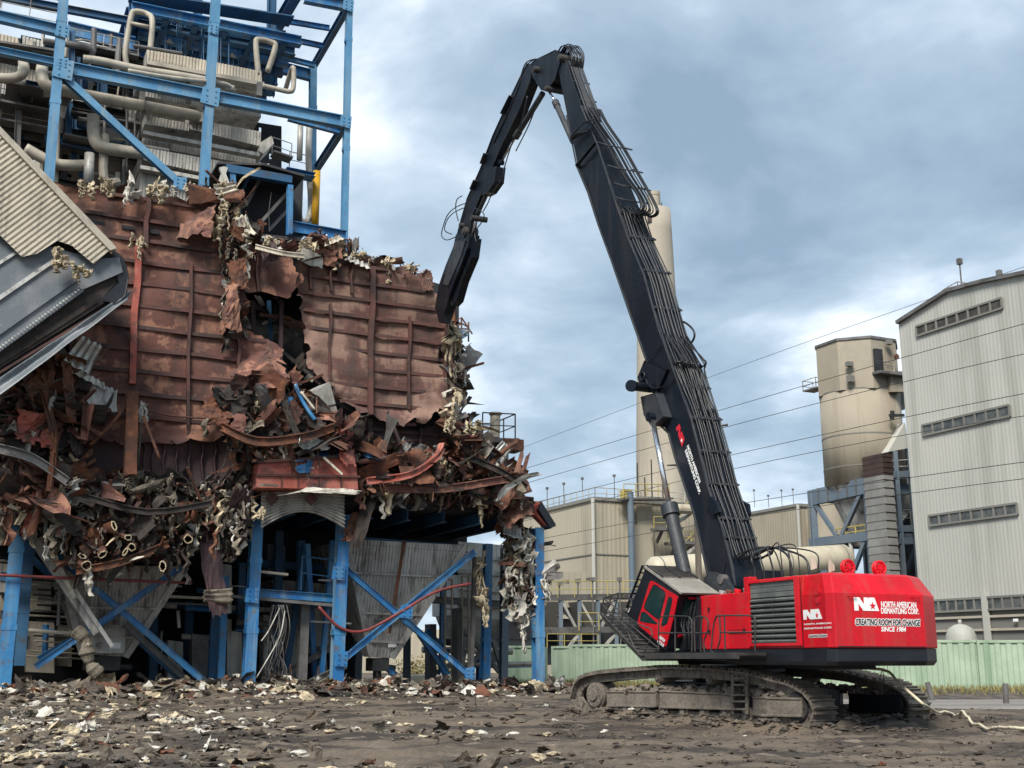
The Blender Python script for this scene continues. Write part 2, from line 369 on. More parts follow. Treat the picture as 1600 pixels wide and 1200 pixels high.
def _ico():
    bm = bmesh.new(); bmesh.ops.create_icosphere(bm, subdivisions=3, radius=1)
    r = ([v.co.copy() for v in bm.verts], [tuple(v.index for v in f.verts) for f in bm.faces]); bm.free()
    bm = bmesh.new(); bmesh.ops.create_icosphere(bm, subdivisions=2, radius=1)
    r2 = ([v.co.copy() for v in bm.verts], [tuple(v.index for v in f.verts) for f in bm.faces]); bm.free(); return r, r2
ICOH, ICOL = _ico(); ICO = ICOL
def empty(name, loc, label, cat, group=None):
    o = bpy.data.objects.new(name, None); SC.collection.objects.link(o); o.location = loc; ORG[o.name] = V(loc)
    o['label'] = label; o['category'] = cat
    if group: o['group'] = group
    return o
def tag(o, label, cat, group=None):
    o['label'] = label; o['category'] = cat
    if group: o['group'] = group
    return o
def struct(o, kind='structure', label=None):
    o['kind'] = kind
    if label: o['label'] = label
    return o
def smoothpts(pts, n=6):
    """Catmull-Rom through the points"""
    pts = [V(p) for p in pts]; out_ = []
    for i in range(len(pts) - 1):
        p0 = pts[max(i - 1, 0)]; p1 = pts[i]; p2 = pts[i + 1]; p3 = pts[min(i + 2, len(pts) - 1)]
        for k in range(n):
            t = k / n
            out_.append(.5 * ((2 * p1) + (p2 - p0) * t + (2 * p0 - 5 * p1 + 4 * p2 - p3) * t * t + (-p0 + 3 * p1 - 3 * p2 + p3) * t ** 3))
    out_.append(pts[-1]); return out_
def inside(x, y, poly):
    c = False; j = len(poly) - 1
    for i in range(len(poly)):
        if (poly[i][1] > y) != (poly[j][1] > y) and x < (poly[j][0] - poly[i][0]) * (y - poly[i][1]) / (poly[j][1] - poly[i][1]) + poly[i][0]: c = not c
        j = i
    return c
def segd(x, y, poly):
    d = 1e9; j = len(poly) - 1
    for i in range(len(poly)):
        ax, ay = poly[j]; bx, by = poly[i]; j = i; dx, dy = bx - ax, by - ay; l = dx * dx + dy * dy
        t = max(0, min(1, ((x - ax) * dx + (y - ay) * dy) / l)) if l else 0
        d = min(d, math.hypot(x - ax - t * dx, y - ay - t * dy))
    return d
# ================================================================= EXCAVATOR
EXC = empty('demolition_excavator', EO, 'red and black high reach demolition excavator on crawler tracks, boom raised against the boiler', 'excavator')
# ---- undercarriage
TN = gr(915, 1119); TR = gr(1252, 1139); TD = (TN - TR).normalized(); TP = V((TD.y, -TD.x, 0))     # along, across (away from camera)
if TP.y < 0: TP = -TP
def T(px, py, g=0.): return hit(px, py, TR + TP * g, TP)
GA, SW = 3.9, .88
prof = [(891, 1086), (897, 1068), (911, 1057), (935, 1052), (985, 1047), (1040, 1044), (1100, 1046), (1160, 1052), (1200, 1062), (1236, 1073), (1258, 1088), (1269, 1108), (1265, 1129), (1250, 1138)]
ppt = [T(*q) for q in prof]
low = min(p.z for p in ppt); c0 = ppt[0]
ppt = [p - Z * 0 for p in ppt] + [TR + TD * .2 + Z * .03, TN - TD * .6 + Z * .03, T(900, 1108)]
loop = smoothpts(ppt + [ppt[0]], 8)[:-1]
def resample(loop, step):
    L_ = [0.]; n = len(loop)
    for i in range(n): L_.append(L_[-1] + (loop[(i + 1) % n] - loop[i]).length)
    tot = L_[-1]; cnt = int(round(tot / step)); res = []; i = 0
    for k in range(cnt):
        t = tot * k / cnt
        while L_[i + 1] < t: i += 1
        f_ = (t - L_[i]) / max(1e-9, L_[i + 1] - L_[i]); a = loop[i % n]; b = loop[(i + 1) % n]
        res.append((a.lerp(b, f_), (b - a).normalized()))
    return res, tot / cnt
shoes, pitch = resample(loop, .27)
ctr = sum((p for p, d in shoes), V((0, 0, 0))) / len(shoes)
from mathutils import Matrix
def make_track(g, far):
    root = MB()
    # link chain band just inside the shoes, as the part's own mesh
    rn = random.Random(4)
    for off in (.26, .62):
        inner = []
        for p, d in shoes:
            nn = TP.cross(d).normalized()
            if nn.dot(p - ctr) < 0: nn = -nn
            inner.append(p - nn * .14 + TP * (g + off))
        for i in range(len(inner)):
            a, b = inner[i], inner[(i + 1) % len(inner)]
            d = (b - a).normalized(); nn = TP.cross(d)
            root.box((a + b) / 2, d * (pitch * .47), TP * .06, nn * .11)
    tr = root.build('crawler_track', 'track', EXC)
    sm = MB()
    X, Y_, Zz = V((1, 0, 0)), V((0, 1, 0)), V((0, 0, 1))
    sm.box(V((0, SW / 2, 0)), X * (pitch * .47), Y_ * (SW / 2), Zz * .026)
    for dx in (-.33, .33): sm.box(V((dx * pitch, SW / 2, .05)), X * .016, Y_ * (SW / 2 - .01), Zz * .04)
    for yy in (.2, .68):
        for xx in (-.06, .06): sm.tube([V((xx, yy, -.03)), V((xx, yy, -.05))], .02, 6)
    me = bpy.data.meshes.new('shoe'); me.from_pydata(sm.v, [], sm.f); me.materials.append(MT['track'])
    for p, d in shoes:
        nn = TP.cross(d).normalized()
        if nn.dot(p - ctr) < 0: nn = -nn
        x = TP.cross(nn).normalized()
        q = p + TP * g - EO + V((0, 0, rn.uniform(-.006, .006)))
        o = bpy.data.objects.new('track_shoe', me); SC.collection.objects.link(o); o.parent = tr
        o.matrix_local = Matrix(((x.x, TP.x, nn.x, q.x), (x.y, TP.y, nn.y, q.y), (x.z, TP.z, nn.z, q.z), (0, 0, 0, 1)))
    def TT(px, py, dy=0.): return T(px, py) + TP * (g + dy)
    def wheel(name, px, py, rpx, m, dy=.12, wd=.62, hub=True):
        c = TT(px, py); r = pr(T(px, py), rpx); mb = MB()
        mb.tube([c + TP * (dy + .08), c + TP * (dy + wd)], r, 28)
        mb.tube([c + TP * dy, c + TP * (dy + .09)], [r * .86, r * .93], 28)
        if hub:
            mb.tube([c + TP * (dy - .06), c + TP * (dy + .05)], [r * .42, r * .5], 16)
            for k in range(8):
                t = k * math.pi / 4; q = c + TD * math.cos(t) * r * .66 + Z * math.sin(t) * r * .66
                mb.tube([q + TP * (dy - .025), q + TP * (dy + .03)], .028, 6)
        return mb.build(name, m, tr, bevel=.012)
    wheel('drive_sprocket', 923, 1086, 21, 'track_mud'); wheel('idler_wheel', 1238, 1106, 25, 'steel_dark')
    for x_, y_ in ((1022, 1061), (1102, 1063), (1184, 1070)): wheel('carrier_roller', x_, y_, 7, 'track', .14, .6)
    for k in range(8):
        c = TR + TD * (1.1 + k * .78) + Z * .26 + TP * (g + .14); mb = MB()
        mb.tube([c, c + TP * .6], .19, 16); mb.tube([c - TP * .05, c], .08, 10); mb.build('track_roller', 'track', tr)
    mb = MB()
    for (x0, y0t, y0b, x1, y1t, y1b, o_) in ((944, 1081, 1103, 1020, 1081, 1104, .10), (1027, 1080, 1105, 1140, 1085, 1108, .08), (1170, 1090, 1116, 1194, 1090, 1119, .14), (1195, 1091, 1118, 1250, 1092, 1119, .05)):
        q = [TT(x0, y0b), TT(x1, y1b), TT(x1, y1t), TT(x0, y0t)]
        mb.hexa([p + TP * o_ for p in q] + [p + TP * (.78) for p in q])
        # ledge over the box
        mb.beam(TT(x0, y0t) + TP * (o_ + .05), TT(x1, y1t) + TP * (o_ + .05), .16, .05)
        mb.beam(TT(x0, y0b) + TP * (o_ + .02), TT(x1, y1b) + TP * (o_ + .02), .12, .06)
    mb.build('track_frame', 'track_mud' if not far else 'black_paint', tr, bevel=.015)
    if not far:
        mb = MB()
        for x_ in (1144, 1166): mb.beam(TT(x_, 1054, .03), TT(x_, 1116, .03), .07, .09)
        for y_ in (1060, 1070, 1086, 1096, 1108): mb.beam(TT(1144, y_, .0), TT(1166, y_, .0), .09, .05)
        mb.build('step_ladder', 'track', tr, bevel=.008)
    # mud packed on top of the frame
    mb = MB(); rn = random.Random(7)
    for k in range(150):
        x_ = rn.uniform(950, 1250); y_ = (1078 if x_ < 1150 else 1078 + (x_ - 1150) * .12) + rn.uniform(-2, 6)
        c = TT(x_, y_) + TP * rn.uniform(.2, .7); r = rn.uniform(.05, .15)
        mb.clump(c, (r * 1.4, r * 1.4, r), k, .5)
    mb.build('caked_mud', 'track_mud', tr)
    return tr
make_track(0, False)
for k in list(EXC.children): pass
make_track(GA, True)
UC = (TN + TR) / 2 + TP * (GA / 2 + SW / 2) + TD * .2
mb = MB()
mb.box(UC + Z * .78, TD * 1.5, TP * (GA / 2 - .35), Z * .28)
for s_ in (-1, 1):
    for e_ in (-1, 1):
        a = UC + TD * e_ * 1.0 + Z * .85; b = UC + TD * e_ * 2.0 + TP * s_ * (GA / 2 - .1) + Z * .6
        mb.beam(a, b, .8, .45)
mb.build('carbody', 'black_paint', EXC, bevel=.03)
mb = MB(); mb.tube([UC + Z * 1.0, UC + Z * 1.32], 1.25, 40); mb.tube([UC + Z * 1.32, UC + Z * 1.5], 1.4, 40); mb.build('slew_ring', 'black_paint', EXC)
# ---- main deck (black skirt)
zb, zs, zt = 1.52, 1.93, 3.68
def foot(poly, z0, z1, insb=0.):
    return [EL(x, y, z0) for x, y in poly], [EL(x, y, z1) for x, y in poly]
def loft(mb, rings):
    n = len(rings[0]); vs = [p for r in rings for p in r]; fs = []
    for i in range(len(rings) - 1):
        for j in range(n): fs.append((i * n + j, i * n + (j + 1) % n, (i + 1) * n + (j + 1) % n, (i + 1) * n + j))
    fs.append(tuple(range(n))[::-1]); fs.append(tuple((len(rings) - 1) * n + j for j in range(n))); mb.add(vs, fs)
skirt = [(1.6, 1.46), (-4.2, 1.46), (-5.35, 1.64), (-5.62, 1.56), (-5.62, -1.10), (-5.05, -1.92), (-4.2, -2.05), (1.6, -1.75)]
mb = MB(); loft(mb, [[EL(x * .985, y * .98, zb) for x, y in skirt], [EL(x, y, zb + .1) for x, y in skirt], [EL(x, y, zs - .003) for x, y in skirt]])
mb.box(EL(-2.6, -.2, 1.47), FX * 1.3, LX * .8, Z * .045); mb.build('main_deck', 'black_paint', EXC, bevel=.02)
# ---- counterweight
CL = -4.3
cwp = [(CL, 1.5), (-5.42, 1.66), (-5.67, 1.60), (-5.67, -1.05), (-5.15, -1.88), (CL, -2.0)]
def ring(poly, z, s_=0.): return [EL(min(x + s_, CL) if x < CL else x, y - math.copysign(s_, y) * .6, z) for x, y in poly]
mb = MB(); loft(mb, [ring(cwp, zs), ring(cwp, 3.18), ring(cwp, zt - .06, .26), ring(cwp, zt, .34)])
CW = mb.build('counterweight', 'red', EXC, bevel=.025)
# ---- engine housing with grille
HX0, HX1 = CL + .004, -2.0
mb = MB(); hp = [(HX1, 1.5), (HX0, 1.5), (HX0, -1.78), (HX1, -1.78)]
loft(mb, [[EL(x, y - (.06 if y > 0 else 0), z) for x, y in hp] for z in (zs, 3.3)] + [[EL(x + (-.12 if x > -3 else 0), y - (.10 if y > 0 else -.2), zt) for x, y in hp]])
HS = mb.build('engine_housing', 'red', EXC, bevel=.02)
G0, G1, GZ0, GZ1 = -2.14, -4.06, 2.06, 3.58
mb = MB()
for (a, b, c, d) in ((G0, G1, GZ1, GZ1 + .07), (G0, G1, GZ0 - .07, GZ0), (G0 + .08, G0, GZ0 - .07, GZ1 + .07), (G1, G1 - .2, GZ0 - .07, GZ1 + .07)):
    mb.box(EL((a + b) / 2, 1.475, (c + d) / 2), FX * (abs(a - b) / 2), LX * .05, Z * (abs(c - d) / 2))
mb.build('grille_frame', 'red', HS, bevel=.008)
mb = MB(); mb.box(EL((G0 + G1) / 2, 1.43, (GZ0 + GZ1) / 2), FX * (abs(G0 - G1) / 2), LX * .02, Z * (abs(GZ0 - GZ1) / 2)); GR = mb.build('air_intake', 'darkness', HS)
for k in range(12):
    mb = MB(); z_ = GZ1 - .06 - k * .128
    if k < 3: mb.box(EL((G0 + G1) / 2, 1.462, z_), FX * (abs(G0 - G1) / 2 - .01), LX * .012, Z * .058)
    else: mb.box(EL((G0 + G1) / 2, 1.475, z_), FX * (abs(G0 - G1) / 2 - .02), (LX * .035 - Z * .022), (Z * .02 + LX * .008))
    mb.build('grille_slat', 'slat', HS)
for x_ in ((G0 + G1) / 2, ):
    mb = MB(); mb.box(EL(x_, 1.46, 2.6), FX * .015, LX * .02, Z * .5); mb.build('grille_mullion', 'steel_dark', HS)
# ---- front storage box
mb = MB(); mb.box(EL(-.86, .98, (zs + 3.38) / 2), FX * 1.13, LX * .5, Z * ((3.38 - zs) / 2)); FB = mb.build('storage_box', 'red', EXC, bevel=.02)
mb = MB(); mb.box(EL(-1.0, 1.49, 2.65), FX * .006, LX * .004, Z * .7); mb.box(EL(-1.45, 1.495, 2.36), FX * .32, LX * .014, Z * .008); mb.box(EL(-1.45, 1.5, 2.45), FX * .32, LX * .004, Z * .006); mb.build('door_seam', 'red_letter', FB)
mb = MB(); mb.box(EL(-.3, -1.1, 2.6), FX * 1.7, LX * .6, Z * .62); mb.build('valve_cover', 'red', EXC, bevel=.03)
for k, x_ in enumerate((.0, -.35, -.75, -1.15)):
    mb = MB(); c = EL(x_, .9, 3.46); mb.tube([c - Z * .06, c + Z * .05 + LX * .02], .09 - .01 * (k % 2), 12); mb.tube([c + Z * .02 - FX * .12, c + Z * .06 + FX * .12], .035, 8)
    mb.build('filler_cap', ('alum', 'rust', 'red', 'steel_grey')[k], EXC)
mb = MB(); mb.box(EL(-2.0, 1.35, 3.55), FX * .14, LX * .12, Z * .22); mb.build('muffler_box', 'red', EXC, bevel=.02)
mb = MB(); mb.prism([EL(-1.86, 1.44, 3.2), EL(-1.98, 1.44, 3.62), EL(-2.1, 1.44, 3.62), EL(-1.99, 1.44, 3.2)], -LX * .05); mb.build('trim_strip', 'white_letter', EXC)
# red spoked wheels on the roof
for (px_, y_) in ((1326, 884), (1375, 886)):
    c = ER(px_, y_, -4.6) - Z * .03; mb = MB(); r = .165; nn = FX
    for t in range(1):
        pts = [c + LX * math.cos(a) * r + Z * math.sin(a) * r for a in [2 * math.pi * i / 28 for i in range(29)]]
        mb.tube(pts, .032, 8, False)
        pts = [c + FX * .08 + LX * math.cos(a) * r + Z * math.sin(a) * r for a in [2 * math.pi * i / 28 for i in range(29)]]
        mb.tube(pts, .03, 8, False)
    mb.tube([c - FX * .03, c + FX * .12], .06, 12)
    for k in range(8):
        a = k * math.pi / 4; mb.beam(c, c + LX * math.cos(a) * r + Z * math.sin(a) * r, .05, .03, FX)
    mb.tube([c + FX * .05, c + FX * .05 - Z * .3], .035, 8)
    mb.build('pulley_wheel', 'red', EXC)
for (px_, py_) in ((1268, 884), (1296, 888)):
    c = ER(px_, py_, -4.3); mb = MB(); mb.prism([c, c + Z * .24 - LX * .02, c + Z * .08 - LX * .16, c - LX * .16 - Z * .05, c - Z * .1], FX * .04); mb.build('lift_bracket', 'clad', EXC)
mb = MB(); mb.tube([EL(-2.8, -1.1, 3.66), EL(-2.8, -1.1, 3.86)], .3, 24); mb.build('exhaust_cowl', 'steel_grey', EXC)
mb = MB()
for q_ in ((1280, 925), (1281, 938)):
    c_ = E(q_[0], q_[1], 1.58); mb.tube([c_, c_ + LX * .06], .085, 18); mb.tube([c_ + LX * .06, c_ + LX * .065], .05, 14)
mb.build('access_ring', 'red', CW)
# seams, latches and grime-catching edges
for (a_, b_, c_) in ((CL - .012, 1.49, 2.75),):
    mb = MB(); mb.box(EL(CL, 1.505, 2.8), FX * .008, LX * .004, Z * .82); mb.build('panel_gap', 'black_paint', CW)
mb = MB(); mb.box(EL(-5.675, .27, 1.96), FX * .004, LX * 1.3, Z * .01); mb.build('panel_gap', 'black_paint', CW)
for x_, z_ in ((-2.08, 2.3), (-2.08, 3.2), (-4.16, 2.5), (-.2, 2.4), (-.2, 3.0), (-1.85, 2.4)): mb = MB(); mb.box(EL(x_, 1.51 if x_ < -1.9 or x_ > -2 else 1.51, z_), FX * .025, LX * .015, Z * .05); mb.build('latch', 'black_paint', HS)
for y_ in (1.2, -.7): mb = MB(); mb.tube([EL(-5.68, y_, 3.12), EL(-5.74, y_, 3.12), EL(-5.74, y_ - .2, 3.12), EL(-5.68, y_ - .2, 3.12)], .014, 6); mb.build('grab_handle', 'red', CW)
# ---- lettering
def text(body, name, fn, u, v, n, x0, x1, y0, y1, m, parent, bold=.018, shear=0., ext=.006, eps=.004, ring=0.):
    cu = bpy.data.curves.new('t', 'FONT'); cu.body = body; cu.size = 1; cu.offset = bold; cu.shear = shear
    ob = bpy.data.objects.new('t', cu); SC.collection.objects.link(ob)
    me0 = bpy.data.meshes.new_from_object(ob.evaluated_get(bpy.context.evaluated_depsgraph_get())); bpy.data.objects.remove(ob)
    vs = [v_.co for v_ in me0.vertices]; lo = [min(c[i] for c in vs) for i in (0, 1)]; hi = [max(c[i] for c in vs) for i in (0, 1)]
    W_ = (x1 - x0); H_ = (y1 - y0)
    mb = MB()
    for dx, dy, dz in ([(0, 0, 0)] if not ring else [(math.cos(k * math.pi / 4) * ring, math.sin(k * math.pi / 4) * ring, k * .00015) for k in range(8)]):
      mb.add([fn + u * dx + v * dy + n * dz + u * (x0 + (c.x - lo[0]) / (hi[0] - lo[0]) * W_) + v * (y0 + (c.y - lo[1]) / (hi[1] - lo[1]) * H_) + n * eps for c in vs], [tuple(p.vertices) for p in me0.polygons])
    return mb.build(name, m, parent, solid=0)
def star(c, u, v, r):
    return [c + u * math.sin(k * math.pi / 5) * (r if k % 2 == 0 else r * .42) + v * math.cos(k * math.pi / 5) * (r if k % 2 == 0 else r * .42) for k in range(10)]
def logo(O, u, v, n, w_, h, m, mstar, parent, eps=.004):
    def q(pts): return [O + u * (x * w_) + v * (y * h) + n * eps for x, y in pts]
    mb = MB(); e = n * .004
    mb.prism(q([(0, 0), (0, 1), (.22, 1), (.40, .47), (.40, 1), (.56, 1), (.60, .86), (.60, 1), (.84, 1), (1, 0), (.36, 0), (.17, .52), (.17, 0)]), e)
    lg = mb.build('company_logo', m, parent)
    mb = MB(); mb.prism(star(O + u * (.745 * w_) + v * (.37 * h) + n * (eps + .006), u, v, h * .33), n * .003); mb.build('logo_star', mstar, lg)
    mb = MB(); mb.prism(q([(.70, .78), (.75, .78), (.74, .95), (.71, .95)]), n * .0045); 
    return lg
RN = -FX; SN = LX
R0 = EL(-5.67, 0, 0)
def rx(px_, py_): p = ER(px_, py_, -5.67) - R0; return p.dot(-LX), p.z
a, b = rx(1335, 954), rx(1372, 934); logo(R0 + (-LX) * a[0] + Z * a[1], -LX, Z, RN, b[0] - a[0], b[1] - a[1], 'white_letter', 'red_letter', CW)
for body, q0, q1, m, sh, bo in (('NORTH AMERICAN', (1377, 949), (1431, 941), 'white_letter', 0, .022), ('DISMANTLING CORP.', (1377, 958.5), (1435, 951), 'white_letter', 0, .022),
                            ('SINCE 1984', (1377, 986.5), (1415, 980), 'white_letter', .2, .03)):
    a, b = rx(*q0), rx(*q1); text(body, 'lettering', R0, -LX, Z, RN, a[0], b[0], a[1], b[1], m, CW, 0, sh, ring=.005)
a, b = rx(1337, 976.5), rx(1437, 968.5)
text('CREATING ROOM FOR CHANGE', 'lettering', R0, -LX, Z, RN, a[0], b[0], a[1], b[1], 'white_letter', CW, 0, .2, eps=.004, ring=.022)
text('CREATING ROOM FOR CHANGE', 'lettering', R0, -LX, Z, RN, a[0], b[0], a[1], b[1], 'black_letter', CW, 0, .2, eps=.009, ring=.006)
# left side panel lettering (slightly flared panel)
sA, sB = EL(CL, 1.5, 0), EL(-5.42, 1.66, 0); su = (sB - sA).normalized(); sn = V((-su.y, su.x, 0));
if sn.dot(LX) < 0: sn = -sn
def sx(px_, py_): p = hit(px_, py_, sA, sn) - sA; return p.dot(su), p.z
a, b = sx(1256, 968.5), sx(1284, 951); logo(sA + su * a[0] + Z * a[1], su, Z, sn, b[0] - a[0], b[1] - a[1], 'white_letter', 'red_letter', CW)
for body, q0, q1, m, bo in (('NORTH AMERICAN', (1257, 976.7), (1299, 972.2), 'white_letter', .02), ('DISMANTLING CORP.', (1257, 983.5), (1300, 979), 'white_letter', .02), ('NADCI.COM', (1264.5, 995.5), (1292, 991.5), 'black_letter', .01)):
    a, b = sx(*q0), sx(*q1)
    if 'COM' in body:
        text(body, 'lettering', sA, su, Z, sn, a[0], b[0], a[1], b[1], 'white_letter', CW, 0, ring=.02)
        text(body, 'lettering', sA, su, Z, sn, a[0], b[0], a[1], b[1], m, CW, 0, eps=.008, ring=.004)
    else: text(body, 'lettering', sA, su, Z, sn, a[0], b[0], a[1], b[1], m, CW, 0, ring=.003)
# ---- cab (tilted back)
CY, CWD = 2.0, 1.16
cq = [E(1009, 889, CY), E(1063, 928, CY), E(1041, 1014, CY), E(981, 963, CY)]     # top front, top rear, bottom rear, bottom front
ft, rt, rb, fb = cq
mb = MB(); ins = .03
mb.prism([ft, rt, rb, fb], -LX * CWD); CAB = mb.build('cab', 'black_paint', EXC, bevel=.03)
def cabp(s_, t_, y_=0.):   # s from front to rear, t from bottom to top
    return fb.lerp(rb, s_).lerp(ft.lerp(rt, s_), t_) + LX * y_
def rrect(pts, r=.25, n=4):
    out_ = []; k = len(pts)
    for i in range(k):
        p0, p1, p2 = pts[i - 1], pts[i], pts[(i + 1) % k]
        a = p1.lerp(p0, r); b = p1.lerp(p2, r)
        for j in range(n + 1):
            t = j / n; out_.append(a.lerp(p1, t).lerp(p1.lerp(b, t), t))
    return out_
door = [E(1016, 906, CY + .02), E(1059, 932, CY + .02), E(1053, 962, CY + .02), E(1040, 1012, CY + .02), E(995, 975, CY + .02)]
mb = MB(); mb.prism(rrect(door, .08), -LX * .035); DR = mb.build('cab_door', 'red', CAB)
for nm, pts in (('side_window', [(1021, 914), (1039, 927), (1029, 967), (1006, 949)]), ('side_window', [(1044, 934), (1050, 937), (1042, 974), (1033, 977), (1037, 960)]), ('side_window', [(1002, 957), (1008, 957), (1027, 975), (1000, 971)])):
    q = rrect([E(x, y, CY + .03) for x, y in pts], .2); c = sum(q, V((0, 0, 0))) / len(q)
    mb = MB(); mb.prism([c + (p - c) * 1.12 - LX * .008 for p in q], -LX * .01); mb.build('window_seal', 'black_paint', DR)
    mb = MB(); mb.prism(q, -LX * .01); mb.build(nm, 'glass', DR)
text('CUSTOM', 'lettering', E(1030, 997, CY + .03), (rb - fb).normalized(), (ft - fb).normalized(), LX, 0, .30, 0, .09, 'white_letter', DR, 0, ring=.008)
text('CAT 5110', 'lettering', E(1027, 1003, CY + .03), (rb - fb).normalized(), (ft - fb).normalized(), LX, 0, .36, 0, .09, 'white_letter', DR, 0, ring=.008)
cu_ = (rt - ft).normalized(); cn = (ft - fb).normalized()
mb = MB(); mb.prism([ft + cn * .03 + LX * .05 - cu_ * .05, rt + cn * .03 + LX * .05 + cu_ * .1, rt + cn * .09 + LX * .05 + cu_ * .1, ft + cn * .09 + LX * .05 - cu_ * .05], -LX * (CWD + .1)); mb.build('cab_roof', 'cab_roof', CAB, bevel=.012)
mb = MB(); 
for k in range(9): a = ft.lerp(rt, .03 + k * .052) + cn * .13; mb.beam(a + LX * .02, a - LX * (CWD + .02), .03, .03)
for k in (0, .5, 1): mb.beam(ft + cn * .13 - LX * CWD * k, ft.lerp(rt, .47) + cn * .13 - LX * CWD * k, .04, .04)
mb.build('roof_guard', 'steel_dark', CAB)
# front guard cage
mb = MB(); fo = (ft - rt).normalized()
a0, a1 = ft + fo * .22 + cn * .02, fb + fo * .22
for k in range(6):
    y_ = -k * CWD / 5; mb.beam(a0 + LX * y_, a1 + LX * y_, .05, .05)
for k in range(8): t = k / 7; mb.beam(a0.lerp(a1, t), a0.lerp(a1, t) - LX * CWD, .04, .04)
for t in (0, 1): 
    for y_ in (0, -CWD): mb.beam(a0.lerp(a1, t) + LX * y_, (ft if t == 0 else fb) + LX * y_, .06, .06)
mb.build('front_guard', 'black_paint', CAB)
mb = MB(); q = [cabp(1, .42, 0), cabp(1, .88, 0)]; o_ = (rt - ft).normalized() * .02
mb.hexa([q[0] - LX * .25 + o_, q[0] - LX * .75 + o_, q[1] - LX * .75 + o_, q[1] - LX * .25 + o_] + [q[0] - LX * .25 - o_, q[0] - LX * .75 - o_, q[1] - LX * .75 - o_, q[1] - LX * .25 - o_]); mb.build('rear_window', 'glass', CAB)
mb = MB(); mb.box(cabp(1, .93, -.5) + o_, LX * .2, cn * .035, cu_ * .02); mb.box(cabp(1, .25, -.45) + o_ * 2, LX * .2, cn * .04, cu_ * .02); mb.build('tail_light', 'red_letter', CAB)
mb = MB(); mb.tube([fb + fo * .1 + LX * .06 + cn * .18, fb + fo * .1 + LX * .14 + cn * .18], .07, 14); mb.build('work_light', 'steel_grey', CAB)
# cab mount behind the tilted cab
mb = MB(); mb.box(EL(.55, 1.25, 2.35), FX * .34, LX * .34, Z * .42); mb.prism([EL(.2, 1.6, 3.35), EL(.75, 1.6, 2.6), EL(1.2, 1.6, 1.95), EL(.2, 1.6, 1.95)], -LX * .7); mb.build('cab_riser', 'black_paint', EXC, bevel=.02)
mb = MB(); rn = random.Random(3)
for k in range(9):
    x_ = .25 + rn.uniform(0, .7); y_ = 1.66 + rn.uniform(-.1, .1)
    mb.tube(smoothpts([EL(x_, y_, 1.95), EL(x_ - .1, y_ + .05, 2.3), EL(x_ + rn.uniform(-.2, .2), y_, 2.7), EL(.3 + rn.uniform(-.1, .1), y_ - .1, 3.2)], 5), .022, 6)
mb.build('hose_bundle', 'hose', EXC)
# platform, railings, basket
mb = MB(); mb.box(EL(-.55, 1.95, 1.80), FX * 2.25, LX * .42, Z * .035); mb.box(EL(-.5, 2.36, 1.76), FX * 2.3, LX * .03, Z * .08); WP = mb.build('walkway', 'steel_dark', EXC)
def rail(lines, y_, name='handrail', r=.022, m='steel_dark', par=None, curve=True):
    mb = MB()
    for ln in lines:
        pts = [E(q[0], q[1], q[2] if len(q) > 2 else y_) for q in ln]; mb.tube(smoothpts(pts, 4) if curve and len(pts) > 2 else pts, r, 6)
    return mb.build(name, m, par or EXC)
rail([[(1029, 1018), (1029, 976), (1031, 966), (1037, 963), (1072, 963), (1079, 967), (1081, 976), (1081, 1018)], [(1029, 989), (1081, 989)], [(1055, 963), (1055, 1018)]], 2.36)
rail([[(1086, 1018), (1085, 972), (1089, 964), (1100, 964), (1106, 970), (1106, 985), (1100, 1001), (1101, 1019)], [(1095, 1018), (1095, 990), (1097, 964)], [(1085, 989), (1106, 989)]], 2.36)
rail([[(1111, 1019), (1114, 985), (1118, 966), (1126, 962), (1172, 962), (1179, 966), (1180, 976), (1180, 1018)], [(1119, 1018), (1125, 1000), (1125, 975), (1124, 962)], [(1125, 988), (1180, 988)], [(1132, 962), (1133, 1016)]], 2.36)
rail([[(1103, 1012), (1096, 1024), (1120, 1030), (1135, 1032)], [(1113, 1018), (1118, 1028), (1135, 1030), (1137, 1024)]], 2.3, 'step_rung')
# basket in front of the cab: sloping deck plus rails
b0, b1 = E(1003, 1026, 2.35), E(940, 962, 2.35)
mb = MB(); mb.prism([b0, b1, b1 - Z * .1, b0 - Z * .12], -LX * 1.35); mb.prism([E(1040, 1022, 2.35), b0, b0 - Z * .12, E(1045, 1030, 2.35)], -LX * 1.3)
BK = mb.build('basket_floor', 'steel_dark', EXC)
mb = MB(); 
for k in range(12): 
    a = b0.lerp(b1, k / 11) + Z * .05; mb.beam(a, a - LX * 1.35, .04, .03)
mb.build('deck_rung', 'steel_grey', BK)
for y_ in (2.37, 1.05):
    o_ = (2.37 - y_)
    def S(px_, py_, y_=y_): 
        return E(px_, py_, 2.37) - LX * (2.37 - y_)
    mb = MB()
    for ln in ([(938, 957), (944, 934), (966, 927), (976, 928), (988, 940)] if y_ > 2 else [(938, 957), (944, 934), (966, 927), (980, 930)], [(938, 957), (1001, 1024), (1036, 1024)], [(944, 936), (997, 975), (1018, 983), (1019, 992), (1005, 1022)],
               [(956, 930), (946, 962)], [(966, 928), (955, 974)], [(975, 952), (966, 985), (974, 998)], [(985, 965), (982, 990), (992, 1014)], [(941, 945), (1000, 1000)], [(960, 955), (1028, 1012)], [(1000, 1014), (1030, 1014)]):
        mb.tube([S(*q) for q in ln], .022, 6)
    mb.build('basket_rail', 'steel_dark', EXC)
mb = MB()
for q in ((938, 957), (944, 934), (966, 927)): a = E(q[0], q[1], 2.37); mb.tube([a, a - LX * 1.32], .022, 6)
mb.build('basket_crossbar', 'steel_dark', EXC)
